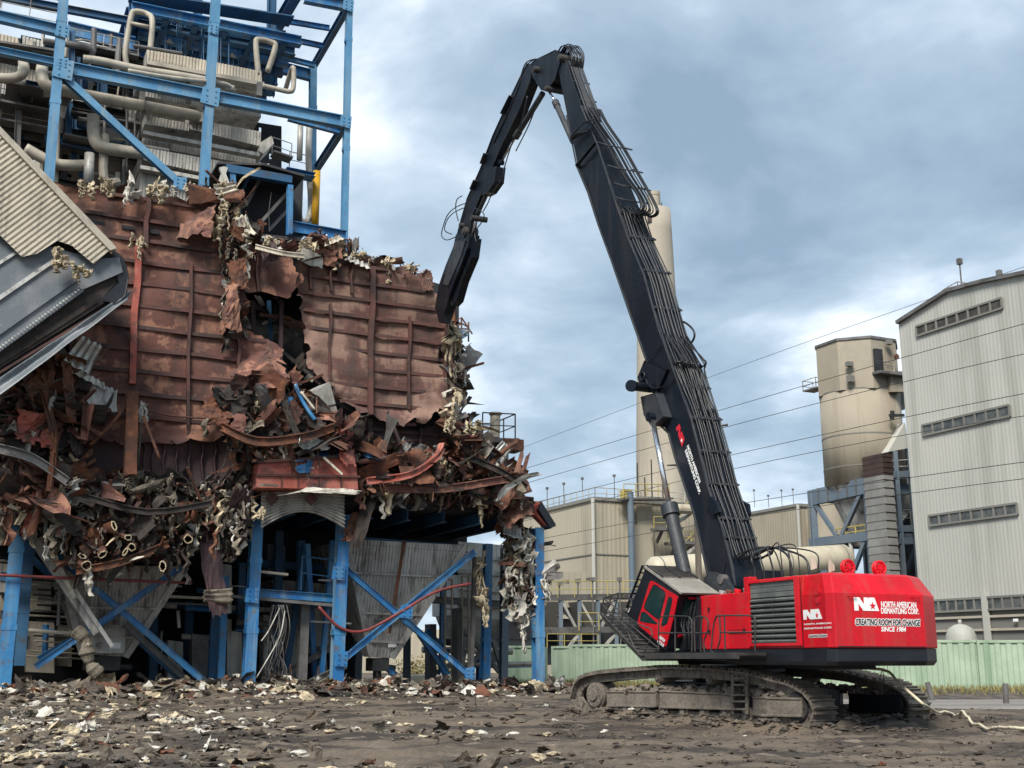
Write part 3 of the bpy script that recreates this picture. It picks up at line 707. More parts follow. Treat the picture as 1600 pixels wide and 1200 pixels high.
# ---- boom
BL = [(886, 180), (902, 260), (919, 300), (935, 350), (957, 410), (984, 488), (1010, 562), (1022, 610), (1034, 666), (1045, 677), (1056, 717), (1070, 758), (1085, 803), (1097, 855), (1108, 905), (1116, 918)]
BR = [(1150, 915), (1143, 880), (1128, 820), (1113, 779), (1106, 758), (1094, 707), (1081, 655), (1057, 589), (1030, 515), (1007, 430), (982, 372), (962, 315), (934, 226), (908, 165)]
HB = .5
def hloft(name, pairs, m, par, bevel=.02):
    """box section through pairs of (left edge pixel, right edge pixel, half width)"""
    rings = []
    for l_, r_, h_ in pairs: 
        a, b = E(*l_, h_), E(*r_, h_); rings.append([a, b, b - LX * (2 * h_), a - LX * (2 * h_)])
    mb = MB(); loft(mb, rings); return mb.build(name, m, par, bevel=bevel)
BM = hloft('boom', [((1116, 920), (1150, 918), .5), ((1106, 895), (1146, 890), .5), ((1097, 855), (1139, 862), .5), ((1085, 803), (1127, 815), .5), ((1070, 758), (1109, 766), .5), ((1056, 717), (1096, 714), .5), ((1045, 677), (1084, 668), .5),
    ((1034, 664), (1079, 648), .5), ((1018, 600), (1056, 587), .5), ((1010, 562), (1044, 553), .5), ((984, 488), (1022, 484), .5), ((957, 410), (995, 404), .48), ((935, 350), (974, 345), .46), ((919, 300), (957, 295), .43), ((902, 260), (940, 246), .38)], 'boom', EXC, .03)
def bp(q, y_, out_=0.):   # point of the boom's plane carried to lateral y_
    p = E(q[0], q[1], HB); return p + LX * (y_ - HB)
# doubler plates and edge flanges on the visible side
mb = MB()
for a, b in zip(BR[:-1], BR[1:]): 
    mb.beam(bp(a, HB + .02), bp(b, HB + .02), .04, .05, LX)
for a, b in zip(BL[:-1], BL[1:]): mb.beam(bp(a, HB + .02), bp(b, HB + .02), .04, .05, LX)
mb.build('edge_flange', 'boom_dusty', BM)
mb = MB(); mb.prism([bp(q, HB + .025) for q in ((1108, 800), (1121, 812), (1135, 880), (1130, 905), (1119, 897), (1100, 852))], -LX * .02); mb.prism([bp(q, HB + .028) for q in ((1111, 779), (1125, 787), (1125, 800), (1116, 812), (1104, 790))], -LX * .02)
mb.build('doubler_plate', 'black_paint', BM)
mb = MB(); mb.beam(bp((932, 222), HB + .03), bp((902, 259), HB + .03), .06, .12, LX); mb.beam(bp((902, 259), HB + .02), bp((902, 259), -HB - .02), .12, .12); mb.build('joint_collar', 'boom', BM)
for s_ in (HB, -HB - .16):
    mb = MB(); mb.prism([bp(q, s_ + .16) for q in ((1108, 905), (1116, 893), (1128, 897), (1140, 905), (1152, 925), (1104, 928))], -LX * .16); mb.build('boom_foot_bracket', 'boom_dusty', EXC, bevel=.02)
c = E(1125, 905, HB + .2); mb = MB(); mb.tube([c, c - LX * 1.45], .14, 18); mb.build('boom_foot_pin', 'steel_grey', EXC)
mb = MB(); mb.box(EL(.1, 0, 2.6), FX * .9, LX * .8, Z * .65); mb.build('boom_tower', 'black_paint', EXC, bevel=.04)
for q in ((1126, 783), ):
    for y_ in (HB,):
        mb = MB(); mb.prism([bp(k, y_) for k in ((1113, 776), (1124, 786), (1128, 800), (1118, 806), (1108, 790))], LX * .1); mb.build('lifting_ear', 'boom', BM)
mb = MB(); mb.prism([bp(k, -HB + .02) for k in ((1150 - 42, 776), (1166 - 42, 785), (1168 - 42, 800), (1160 - 42, 822), (1150 - 42, 800))], -LX * .08); mb.build('lifting_ear', 'boom', BM)
# mid bracket where the main cylinder pins on
mb = MB(); mb.prism([bp(q, HB + .3) for q in ((1014, 622), (1037, 615), (1050, 652), (1031, 667), (1019, 650))], -LX * (2 * HB + .6)); mb.build('cylinder_bracket', 'boom_dusty', BM, bevel=.02)
mb = MB(); mb.prism([bp(q, HB + .08) for q in ((1010, 565), (1046, 578), (1030, 612), (1006, 608), (1000, 590))], -LX * (2 * HB + .16)); mb.build('boom_joint', 'boom', BM, bevel=.03)
mb = MB(); c = E(1010, 606, HB + .15); c2 = E(988, 603, HB + .95); mb.tube([c - LX * 1.2, c, c2], .15, 18); mb.tube([c2, c2 + (c2 - c).normalized() * .12], .19, 18); mb.build('lock_pin', 'boom', BM)
mb = MB(); c = E(1004, 588, HB + .12); pts = [c + FX * math.cos(t) * .14 + Z * math.sin(t) * .14 for t in [2 * math.pi * i / 16 for i in range(17)]]; mb.tube(pts, .04, 8, False); mb.build('lifting_eye', 'boom', BM)
mb = MB(); mb.tube(smoothpts([bp((1057, 589), HB + .06), bp((1040, 604), HB + .1), bp((1022, 606), HB + .1), bp((1008, 585), HB + .08)], 6), .02, 6); mb.tube(smoothpts([bp((1034, 540), HB + .06), bp((1020, 556), HB + .1), bp((1009, 569), HB + .08)], 6), .015, 6); mb.build('loose_cable', 'hose', BM)
# logo up the boom, reading down the side
bo = E(1058, 668, HB); bu = (E(1082, 745, HB) - E(1064, 690, HB)).normalized(); bv = LX.cross(bu)
bv = -bv if bv.dot(E(1090, 700, HB) - E(1060, 700, HB)) < 0 else bv
def bx(px_, py_): p = E(px_, py_, HB) - bo; return p.dot(bu), p.dot(bv)
a, b = bx(1056, 672), bx(1073, 692); lo_ = min(a[1], b[1]) - .02; h_ = .27
logo(E(1056.5, 669, HB), bu, bv, LX, .72, .23, 'red_letter', 'white_letter', BM, .006)
a = E(1074.5, 697, HB) - bo; b = E(1071, 701, HB) - bo
text('NORTH AMERICAN', 'lettering', bo, bu, bv, LX, a.dot(bu), a.dot(bu) + 1.34, a.dot(bv) - .04, a.dot(bv) + .07, 'white_letter', BM, 0, eps=.006, ring=.009)
text('DISMANTLING CORP.', 'lettering', bo, bu, bv, LX, a.dot(bu) + .05, a.dot(bu) + 1.62, a.dot(bv) - .20, a.dot(bv) - .09, 'white_letter', BM, 0, eps=.006, ring=.009)
# main hoist cylinders
for y_ in (.86, -.86):
    a, b, c = E(1019, 652, .86), E(1046, 792, .86), E(1072, 905, .86); o_ = LX * (y_ - .86)
    mb = MB(); mb.tube([a + o_, b + o_], .085, 18); CR = mb.build('cylinder_rod', 'chrome', EXC, smooth=False)
    for p_ in CR.data.polygons: p_.use_smooth = True
    mb = MB(); mb.tube([b + o_ - (c - b).normalized() * .06, b + o_ + (c - b).normalized() * .3], .27, 24); mb.tube([b + o_, c + o_], .205, 24); mb.tube([c + o_ - LX * .2, c + o_ + LX * .2], .17, 16); mb.build('cylinder_barrel', 'boom_dusty', EXC)
    mb = MB(); mb.tube([a + o_ - LX * .16, a + o_ + LX * .16], .15, 16); mb.build('rod_eye', 'boom', EXC)
mb = MB(); mb.tube([E(1017, 652, .7), E(1017, 652, -.9)], .07, 12); mb.build('cylinder_pin', 'steel_grey', EXC)
# upper boom (top section)
H2 = .30
UB = hloft('upper_boom', [((903, 262), (941, 249), .36), ((898, 236), (930, 222), .34), ((887, 186), (914, 182), .30), ((876, 130), (896, 132), .28), ((873, 112), (887, 104), .28), ((868, 86), (880, 84), .27)], 'boom', EXC)
# knuckle link
KN = [(828, 101), (842, 91), (856, 84), (868, 78), (874, 82), (876, 97), (868, 124), (856, 138), (846, 141), (834, 122)]
mb = MB(); mb.prism([E(x, y, .30) for x, y in KN], -LX * .60); mb.build('knuckle_link', 'boom', EXC, bevel=.03)
for q in ((873, 90, .16), (834, 108, .14), (852, 138, .12)):
    c = E(q[0], q[1], .5); mb = MB(); mb.tube([c, c - LX * 1.0], q[2], 16); mb.tube([c + LX * .03, c], q[2] * .5, 12); mb.build('knuckle_pin', 'steel_dark', EXC)
# stick
SL = [(824, 99), (812, 122), (790, 168), (770, 212), (750, 265), (730, 310), (720, 345), (713, 372)]; SR = [(731, 372), (737, 340), (753, 300), (769, 262), (786, 222), (810, 174), (828, 128), (832, 106)]
STP = list(zip(SL, SR[::-1], [.2, .22, .22, .2, .18, .17, .17, .17]))
ST = hloft('stick', STP, 'boom', EXC)
mb = MB()
for lst in (SL, SR[::-1]):
    for a, b in zip(lst[:-1], lst[1:]): mb.beam(E(*a, .22), E(*b, .22), .03, .05, LX)
mb.build('edge_flange', 'boom_dusty', ST)
mb = MB(); mb.prism([E(x, y, .24) for x, y in ((764, 262), (776, 260), (773, 284), (762, 300), (753, 305))], -LX * .44); mb.build('stick_bracket', 'boom', ST, bevel=.02)
for (x0, y0, x1, y1) in ((800, 150, 786, 178), (744, 282, 738, 296), (760, 240, 754, 256)): 
    mb = MB(); mb.beam(E(x0, y0, .25), E(x1, y1, .25), .05, .3, LX); mb.build('weld_plate', 'boom_dusty', ST)
for (x, y) in ((736, 340), (718, 352)): mb = MB(); c = E(x, y, .38); mb.tube([c, c - LX * .8], .14, 14); mb.build('stick_pin', 'steel_dark', ST)
# small cylinders
for (a, b, c, r1, r2, nm) in (((859, 140), (871, 160), (899, 222), .05, .12, 'link'), ((783, 254), (806, 214), (848, 146), .05, .13, 'stick'), ((734, 376), (746, 335), (762, 300), .05, .10, 'tool')):
    for y_ in ((.1,) if nm == 'link' else (0.,)):
        pa, pb, pc = [E(q[0], q[1], 0) + LX * y_ for q in (a, b, c)]
        mb = MB(); mb.tube([pa, pb], r1, 12); mb.build('cylinder_rod', 'chrome', EXC, smooth=True)
        mb = MB(); mb.tube([pb, pc], r2, 16); mb.tube([pb, pb.lerp(pc, .12)], r2 * 1.25, 16); mb.build('cylinder_barrel', 'boom_dusty', EXC)
        mb = MB(); mb.tube([pa - LX * .12, pa + LX * .12], r2 * .9, 12); mb.build('rod_eye', 'boom', EXC)
# tool: processor head against the wall
TL = hloft('shear_jaw', [((712, 366), (734, 366), .26), ((708, 385), (730, 388), .30), ((696, 414), (718, 420), .30), ((685, 446), (704, 456), .28), ((679, 480), (694, 490), .24), ((686, 504), (695, 506), .14)], 'boom', EXC, .03)
mb = MB(); mb.prism([E(x, y, .33) for x, y in ((712, 376), (727, 376), (720, 400), (700, 446), (692, 444), (701, 410))], -LX * .06); mb.build('wear_plate', 'boom_dusty', TL)
mb = MB(); mb.prism([E(x, y, .10) for x, y in ((716, 386), (742, 372), (738, 402), (722, 440), (714, 470), (706, 478), (704, 460))], -LX * .34); mb.build('lower_jaw', 'boom', TL, bevel=.02)
mb = MB(); c = E(724, 362, .34); mb.tube([c, c - LX * .68], .26, 20); mb.tube([c + LX * .05, c], .14, 14); mb.build('rotator', 'steel_dark', EXC)
# ---- hoses along the boom back
def along(line, y_, off, n=5):
    pts = [E(q[0], q[1], HB) + LX * (y_ - HB) for q in line]; res = []
    for i, p in enumerate(pts):
        d = (pts[min(i + 1, len(pts) - 1)] - pts[max(i - 1, 0)]).normalized(); nn = d.cross(LX).normalized()
        if nn.dot(-FX) < 0: nn = -nn
        res.append(p + nn * (off[i] if isinstance(off, list) else off))
    return smoothpts(res, n)
LOW = [(1143, 880), (1133, 845), (1124, 812), (1106, 758), (1094, 707), (1081, 655), (1062, 600), (1050, 570)]
MID = [(1052, 575), (1040, 545), (1030, 515), (1018, 470), (1007, 430), (982, 372), (968, 330)]
TOP = [(966, 326), (950, 280), (934, 226), (917, 190), (900, 145), (886, 105), (880, 88)]
rn = random.Random(11)
for k in range(10):
    y_ = -.44 + k * .098 + rn.uniform(-.02, .02); r_ = (.03, .02, .025, .016)[k % 4]
    t0 = EL(-2.0 - .17 * (k % 5), 1.2 - k * .17, 3.6)
    start = along(LOW, y_, [.07 + rn.uniform(0, .09) for _ in LOW])
    arch = E(1168 + 3 * (k % 3), 856 + 4 * (k % 4), HB) + LX * (y_ - HB)
    hi = t0 + Z * (.72 + .10 * (k % 4)) + FX * (.1 + .05 * (k % 3))
    pts = smoothpts([t0, t0 + Z * .35, hi, (hi + arch) / 2 + Z * .1, arch + FX * .1, start[1]], 6)
    mb = MB(); mb.tube(pts + start[2:], r_, 7); mb.build('hydraulic_hose', 'hose', EXC, smooth=True)
for k in range(9):
    y_ = -.42 + k * .1; r_ = .03 if k % 2 else .024
    y_ += rn.uniform(-.03, .03); mb = MB(); mb.tube(along(MID, y_, [.06 + rn.uniform(0, .07) for _ in MID]), r_, 7); mb.build('hydraulic_line', 'boom_dusty', EXC, smooth=True)
    # tangle at the mid joint
    a = along(MID, y_, .07)[1]; b = along(LOW, y_ + rn.uniform(-.15, .15), .09)[-2]
    mb = MB(); bow = .14 + rn.random() * (.5 if k in (2, 5) else .22)
    mb.tube(smoothpts([along(MID, y_, .07)[9], a - FX * bow + Z * .1, (a + b) / 2 - FX * (bow * .7) + LX * rn.uniform(-.25, .25), b - FX * .18 - Z * .2, along(LOW, y_, .08)[-10]], 6), .028, 7)
    mb.build('hydraulic_hose', 'hose', EXC, smooth=True)
mb = MB(); mb.tube(smoothpts([E(1056, 505, -.45), E(1068, 503, -.45), E(1082, 514, -.45), E(1085, 526, -.45), E(1078, 538, -.45), E(1066, 545, -.45)], 8), .035, 8); mb.build('hydraulic_hose', 'hose', EXC, smooth=True)
# side loop bundle at the upper joint: lines fan outward and coil
for k in range(12):
    y_ = -.42 + k * .072; t = k / 11
    jt = rn.uniform(-4, 4); y_ += rn.uniform(-.04, .04)
    outp = [E(q[0] + (jt if 0 < i_ < 8 else 0), q[1] + (jt * .6 if i_ > 3 else 0), HB) + LX * (y_ - HB) for i_, q in enumerate(((906, 165), (922, 195), (944, 228), (968, 272), (985 + 6 * t, 304), (993 + 4 * t, 325), (982, 332), (970, 322), (968, 336)))]
    mb = MB(); mb.tube(smoothpts(outp, 7), (.03, .024, .034)[k % 3], 7); mb.build('hydraulic_hose', 'hose', EXC, smooth=True)
    line = [E(q[0], q[1], H2) + LX * ((y_ * .7) - H2) for q in ((886, 96), (902, 143), (918, 188))]
    line = [p - FX * .08 for p in line]
    mb = MB(); mb.tube(smoothpts(line, 4), .022, 6); mb.build('hydraulic_line', 'boom_dusty', EXC, smooth=True)
    cc = [E(q[0], q[1], H2) + LX * ((y_ * .7) - H2) for q in ((890, 104), (892, 82 + 4 * (k % 3)), (884, 68 + 3 * (k % 3)), (876, 72), (868, 82), (852, 86), (838, 96))]
    mb = MB(); mb.tube(smoothpts(cc, 5), .024, 6); mb.build('hydraulic_hose', 'hose', EXC, smooth=True)
for k in range(5):
    y_ = -.25 + k * .12
    cc = [E(q[0], q[1], .34) + LX * (y_ - .34) for q in ((842, 92), (830, 88 + k), (818, 98), (811, 116), (808, 132), (790, 176), (768, 222))]
    mb = MB(); mb.tube(smoothpts(cc, 5), .028, 6); mb.build('hydraulic_hose', 'hose', EXC, smooth=True)
for q in ([(726, 318), (712, 324), (700, 335), (693, 352), (690, 368), (698, 375), (712, 370)], [(724, 325), (708, 333), (698, 345), (695, 360), (706, 366)], [(722, 306), (714, 312), (712, 326), (716, 345)],
          [(787, 262), (784, 280), (770, 300), (762, 318), (755, 330)], [(824, 150), (815, 190), (800, 224), (788, 262)], [(844, 150), (838, 165), (826, 196), (806, 236)], [(742, 325), (756, 334), (752, 348), (742, 362), (744, 378)]):
    mb = MB(); mb.tube(smoothpts([E(x, y, .4) for x, y in q], 5), .026, 6); mb.build('hydraulic_hose', 'hose', EXC, smooth=True)
# side coil near (905,205)
for k in range(4):
    q = [(928, 186), (912, 192), (896, 206 + k), (892, 218), (902, 214 - k * 2), (920, 204), (930, 188)]
    mb = MB(); mb.tube(smoothpts([E(x, y, HB + .05 + .03 * k) for x, y in q], 5), .025, 6); mb.build('hydraulic_hose', 'hose', EXC, smooth=True)
# clamp bars across the hoses
for q in ((968, 332), (982, 372), (1005, 425), (1021, 483), (1064, 606), (1081, 655), (1094, 707), (1106, 758), (1124, 812), (1132, 842)):
    p0 = along([(q[0] - 6, q[1] - 20), q, (q[0] + 6, q[1] + 20)], HB + .03, .115, 1)[1]; p1 = p0 - LX * (2 * HB + .06)
    mb = MB(); mb.beam(p0, p1, .05, .05)
    for k in range(5): c = p0.lerp(p1, (k + .5) / 5); mb.box(c, LX * .03, FX * .045, Z * .05)
    mb.build('hose_clamp', 'boom_dusty', EXC)
for q in ((895, 128), (905, 156)):
    p0 = E(q[0], q[1], H2 + .02) - FX * .1; mb = MB(); mb.beam(p0, p0 - LX * .7, .045, .045); mb.build('hose_clamp', 'boom_dusty', EXC)
for k, (a, b) in enumerate((((934, 222), (950, 227)), ((950, 258), (966, 263)), ((960, 286), (978, 291)), ((962, 308), (975, 312)))):
    mb = MB()
    for y_ in (HB, -HB): mb.tube([E(a[0], a[1], HB) + LX * (y_ - HB), E(b[0], b[1], HB) + LX * (y_ - HB)], .025, 6)
    mb.tube([E(b[0], b[1], HB), E(b[0], b[1], HB) - LX], .025, 6); mb.build('hose_outrigger', 'boom_dusty', EXC)
mb = MB()
for k in range(14): mb.tube([EL(-.2 - .02 * k, -.5 + k * .075, 3.9 + .1 * math.sin(k)), EL(-1.1, -.5 + k * .075, 3.55)], .03, 6)
mb.box(EL(-.75, 0, 3.75), FX * .2, LX * .5, Z * .3); mb.build('valve_block', 'boom', EXC)
# ================================================================= BOILER HOUSE FRAME
BH = empty('boiler_house_frame', W(-12, 4, 0), 'blue steel frame of the half demolished boiler house, columns and girders left standing', 'steel frame')
def ib(a, b, w_=.45, h=.6, name='beam', m='blue', par=None, up=Z):
    mb = MB(); mb.ibeam(a, b, w_, h, up); return mb.build(name, m, par or BH)
def col(px0, py0, px1, py1, b, w_=.5, name='column', m='blue', ground=False):
    p, q = P(px0, py0, b), P(px1, py1, b)
    if ground: p.z = -.1
    mb = MB(); mb.ibeam(p, q, w_, w_, BX)
    # cover plate gives the face the flat look of a boxed column
    mb.beam(p - BX * (w_ / 2), q - BX * (w_ / 2), w_ * .98, .03, BX)
    if name == 'column':
        for t in (.35, .72): c = p.lerp(q, t); mb.box(c, AX * (w_ * .56), BX * (w_ * .56), Z * .12)
    return mb.build(name, m, BH)
# lower front columns
col(8, 1040, 34, 770, 0, .55, ground=True); col(30, 1040, 50, 800, 2.5, .45, m='blue_shade')
col(387, 1086, 402, 795, 0, .52, ground=True); col(525, 1080, 536, 805, 0, .54, ground=True); col(841, 1076, 840, 825, 0, .5, ground=True)
col(758, 1055, 762, 850, 4, .42, ground=True); col(786, 1050, 789, 855, 6, .4, m='blue_grey', ground=True)
mb = MB(); c = P(402, 792, -.1); mb.box(c, AX * .5, BX * .35, Z * .1); mb.box(c - Z * .5, AX * .4, BX * .33, Z * .16); mb.build('column_head', 'blue', BH)
# lower bay bracing
def br(x0, y0, x1, y1, b, w_=.24, m='blue', b1=None): return ib(P(x0, y0, b), P(x1, y1, b if b1 is None else b1), w_ * .85, .28, 'brace', m)
br(88, 868, 325, 1070, 1.2); br(55, 1042, 285, 885, 1.1); br(60, 1030, 190, 955, 2.4, .3)
br(538, 888, 735, 1057, .2); br(534, 1032, 742, 862, .1, .32); br(600, 1040, 618, 1055, 3); br(655, 990, 700, 1055, 5, .3)
br(30, 830, 95, 880, 2, .3); br(30, 855, 80, 900, 4, .3); br(700, 1020, 665, 985, 7, .3)
br(195, 975, 300, 1070, 2.5, .3, 'steel_grey'); br(215, 1000, 290, 1068, 3.4, .22, 'blue_shade')
br(405, 1075, 520, 1010, 2.6, .3, 'steel_grey'); br(480, 1068, 540, 1040, 1.6, .3, 'steel_grey'); br(425, 1060, 505, 1020, 5.5, .3, 'steel_grey')
# deep interior columns and braces of the lower bays
for (x0, y0, x1, y1, b, w_, m) in ((430, 1070, 436, 830, 5, .4, 'blue_shade'), (478, 922, 470, 845, 4, .35, 'blue_shade'), (470, 1085, 476, 945, 1.6, .42, 'steel_grey'), (330, 1068, 338, 930, 3, .35, 'blue_shade'),
                               (345, 1062, 352, 900, 2.2, .3, 'blue'), (500, 920, 480, 850, 3, .25, 'blue'), (448, 920, 478, 850, 3.4, .28, 'blue_shade'), (505, 925, 520, 845, 2.5, .25, 'blue'), (240, 1070, 240, 940, 7, .4, 'blue_shade'), (292, 1070, 296, 940, 8, .4, 'blue_shade'),
                               (372, 1080, 378, 880, 6, .35, 'blue_shade'), (690, 1055, 693, 900, 8, .3, 'blue'), (752, 1048, 752, 985, 12, .5, 'blue'), (558, 1060, 560, 1000, 9, .4, 'blue_grey'), (636, 1052, 636, 985, 12, .35, 'blue_grey'), (735, 1060, 742, 870, 2.5, .2, 'steel_grey')):
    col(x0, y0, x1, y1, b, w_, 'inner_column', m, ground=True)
for (x0, y0, x1, y1, b, m) in ((0, 900, 40, 905, 1.5, 'blue_shade'), (380, 925, 520, 935, .8, 'blue'), (400, 880, 530, 890, 6, 'blue_shade'), (60, 790, 200, 810, 9, 'blue_shade'), (200, 940, 380, 955, 10, 'blue_shade'), (0, 960, 30, 962, 6, 'steel_grey'),
                           (640, 935, 800, 945, 7, 'steel_grey'), (555, 845, 730, 858, 1.4, 'blue_shade'), (700, 1040, 850, 1038, 14, 'blue_grey'), (395, 1003, 520, 1005, 8, 'blue_shade'), (660, 1003, 830, 1003, 10, 'steel_grey')):
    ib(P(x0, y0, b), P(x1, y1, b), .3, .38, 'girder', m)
# ---- upper frame (set back behind the casing)
UBK = 3.
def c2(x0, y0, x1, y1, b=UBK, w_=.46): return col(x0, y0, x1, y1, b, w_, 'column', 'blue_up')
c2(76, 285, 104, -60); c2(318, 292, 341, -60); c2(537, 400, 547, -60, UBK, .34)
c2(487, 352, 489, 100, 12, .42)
ib(P(98, 106, UBK), P(543, 192, UBK), .4, .66, 'girder', 'blue_up'); ib(P(450, 183, UBK + 1.5), P(540, 207, UBK + 1.5), .3, .4, 'girder')
ib(P(-20, 22, UBK), P(92, 48, UBK), .4, .55, 'girder', 'blue_up'); ib(P(-20, 76, UBK), P(90, 99, UBK), .4, .36, 'girder', 'blue_up')
ib(P(97, 118, UBK), P(283, 290, UBK), .34, .36, 'brace', 'blue_up', up=BX); 
ib(P(545, 8, UBK), P(485, 112, 14), .3, .5, 'side_girder', 'blue_shade'); ib(P(541, 192, UBK), P(484, 280, 14), .3, .5, 'side_girder', 'blue_shade')
ib(P(475, -4, UBK), P(548, 10, UBK), .4, .6, 'girder')
ib(P(455, 355, 1.), P(540, 370, 1.), .4, .58, 'girder')
ib(P(105, 45, 8), P(210, 70, 8), .4, .8, 'girder'); ib(P(105, 15, 10), P(205, 36, 10), .3, .3, 'girder'); ib(P(415, 100, 12), P(486, 118, 12), .4, .7, 'girder')
for k, (x0, y0, x1, y1) in enumerate(((425, 55, 505, 72), (428, 86, 492, 102), (430, 30, 515, 44))): ib(P(x0, y0, 9), P(x1, y1, 9), .25, .3, 'purlin', 'blue')
ib(P(0, -5, 8), P(400, 70, 8), .3, .4, 'purlin', 'blue_shade')
for (x, y0, y1, b) in ((210, -30, 70, 9), (162, 60, 160, 9), (425, -20, 150, 10), (310, -40, 100, 12)): ib(P(x - 3, y1, b), P(x, y0, b), .4, .5, 'hanger_column', 'blue_shade')
# deck of the roof level seen from below: deep blue joists with daylight gaps
for k in range(9):
    b = 7 + k * 1.35
    ib(P(205, 12, 7) + BX * (b - 7), P(470, 66, 7) + BX * (b - 7), .55, .55, 'roof_joist', 'blue_shade' if k % 2 else 'blue')
for k in range(6):
    p = P(215 + k * 46, 4 + k * 9.4, 7); ib(p - Z * .5, p + BX * 12 - Z * .5, .35, .5, 'cross_joist', 'blue_shade')
mb = MB(); q = [P(205, -14, 7.5), P(460, 26, 7.5)]; 
for k in range(7):
    a = q[0] + BX * (k * 1.9); b = q[1] + BX * (k * 1.9); mb.prism([a, b, b + BX * 1.3, a + BX * 1.3], Z * .08)
mb.build('roof_deck', 'blue_shade', BH)
ib(P(475, -30, 6), P(428, 50, 13), .6, .6, 'side_girder', 'blue_shade')
# thin hanger rods over the enclosure
rn = random.Random(5); mb = MB()
for k in range(46):
    x = 240 + k * 3.6 + rn.uniform(-1, 1); b = rn.uniform(7, 12); t = (x - 240) / 165
    mb.tube([P(x, 30 + t * 30, b), P(x - .6, 88 + t * 32, b)], .035, 4)
o = mb.build('hanger_rods', 'blue_shade', BH); o['kind'] = 'stuff'
for (x, y) in ((265, 60), (363, 82)): mb = MB(); c = P(x, y, 7.4); mb.prism([c, c + AX * .25 - Z * .3, c - AX * .25 - Z * .3], BX * .1); mb.build('hanger_plate', 'steel_dark', BH)
# dark platforms on the upper left, gratings with small gaps
rn = random.Random(21)
for k in range(30):
    b = rn.uniform(5, 17); y = rn.uniform(60, 285); x0 = rn.uniform(-70, 150); l = rn.uniform(60, 180)
    ib(P(x0, y, b), P(x0 + l, y + l * .2, b), rn.uniform(.3, .9), rn.uniform(.15, .5), 'platform_beam', rn.choice(['steel_dark', 'blue_shade', 'darkness', 'steel_dark']))
for k in range(16):
    b = rn.uniform(5, 15); x = rn.uniform(-20, 215); y = rn.uniform(100, 200)
    ib(P(x - 3, y + 110, b), P(x + 3, y - 60, b), .3, .3, 'stanchion', rn.choice(['steel_dark', 'blue_shade', 'steel_grey']))
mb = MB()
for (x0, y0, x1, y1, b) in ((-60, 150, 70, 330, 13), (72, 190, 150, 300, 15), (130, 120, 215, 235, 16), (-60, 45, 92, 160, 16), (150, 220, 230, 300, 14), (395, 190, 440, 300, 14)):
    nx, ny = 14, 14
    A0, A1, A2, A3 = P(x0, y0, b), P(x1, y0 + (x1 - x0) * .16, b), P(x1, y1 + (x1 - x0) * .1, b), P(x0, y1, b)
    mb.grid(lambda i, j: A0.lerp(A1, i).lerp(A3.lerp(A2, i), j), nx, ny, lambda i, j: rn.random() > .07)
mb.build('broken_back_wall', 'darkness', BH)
mb = MB()
for (x0, y0, x1, y1, b0, b1) in ((-40, 150, 90, 175, 6, 13), (10, 128, 100, 146, 5, 9), (100, 210, 220, 235, 6, 13), (-40, 60, 90, 80, 8, 15)):
    a, b = P(x0, y0, b0), P(x1, y1, b0); mb.prism([a, b, b + BX * (b1 - b0), a + BX * (b1 - b0)], Z * .12)
mb.build('floor_plate', 'steel_grey', BH)
def railing(name, pts, h, m, par, npost=5, r=.03, mid=True):
    """posts and two rails along a polyline of world points"""
    mb = MB()
    for a, b in zip(pts[:-1], pts[1:]):
        n = max(1, int((b - a).length / 1.3))
        for k in range(n + 1): q = a.lerp(b, k / n); mb.tube([q, q + Z * h], r, 5)
        mb.tube([a + Z * h, b + Z * h], r, 5)
        if mid: mb.tube([a + Z * h * .5, b + Z * h * .5], r * .8, 5)
    return mb.build(name, m, par)
railing('handrail', [P(0, 12, 7), P(92, 30, 7)], 1.1, 'steel_grey', BH); railing('handrail', [P(105, 92, 7), P(215, 112, 7)], 1.1, 'steel_grey', BH); railing('handrail', [P(0, 152, 6), P(28, 157, 6), P(50, 160, 6)], 1.0, 'steel_grey', BH)
railing('handrail', [P(452, 262, 8), P(486, 270, 8)], 1.0, 'steel_grey', BH)
ib(P(445, 268, 7), P(490, 277, 7), .9, .25, 'platform_beam', 'blue'); 
# floor over the lower bays and dark interior behind
def dsl(b): return P(-40, 758, b)
zc = P(400, 778, -1.2).z
mb = MB(); a0 = (P(-60, 700, 0) - PO).dot(AX); a1 = (P(826, 790, 0) - PO).dot(AX)
mb.box(W((a0 + a1) / 2, 5.6, zc + .25), AX * ((a1 - a0) / 2), BX * 6.2, Z * .2); mb.box(W((a0 + a1) / 2, 8.2, zc - 1.2), AX * ((a1 - a0) / 2), BX * .15, Z * 1.3); mb.build('floor_slab', 'darkness', BH)  # slab, plus a near-black panel painting the shade above the hopper
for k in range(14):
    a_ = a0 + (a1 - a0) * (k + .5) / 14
    mb = MB(); mb.ibeam(W(a_, -.2, zc - .28), W(a_, 11.5, zc - .28), .3, .55); mb.build('floor_joist', 'blue_shade', BH)
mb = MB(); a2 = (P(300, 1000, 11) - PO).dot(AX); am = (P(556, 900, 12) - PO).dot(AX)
mb.box(W((a0 + am) / 2, 12, zc / 2 + .3), AX * ((am - a0) / 2), BX * .1, Z * (zc / 2 + .1)); mb.build('dark_backing', 'darkness', BH)  # near-black wall added to keep light out of the lower bays
mb = MB(); mb.box(W(a0 - 1, 6, zc / 2), AX * .1, BX * 6, Z * (zc / 2)); mb.build('end_wall', 'darkness', BH)
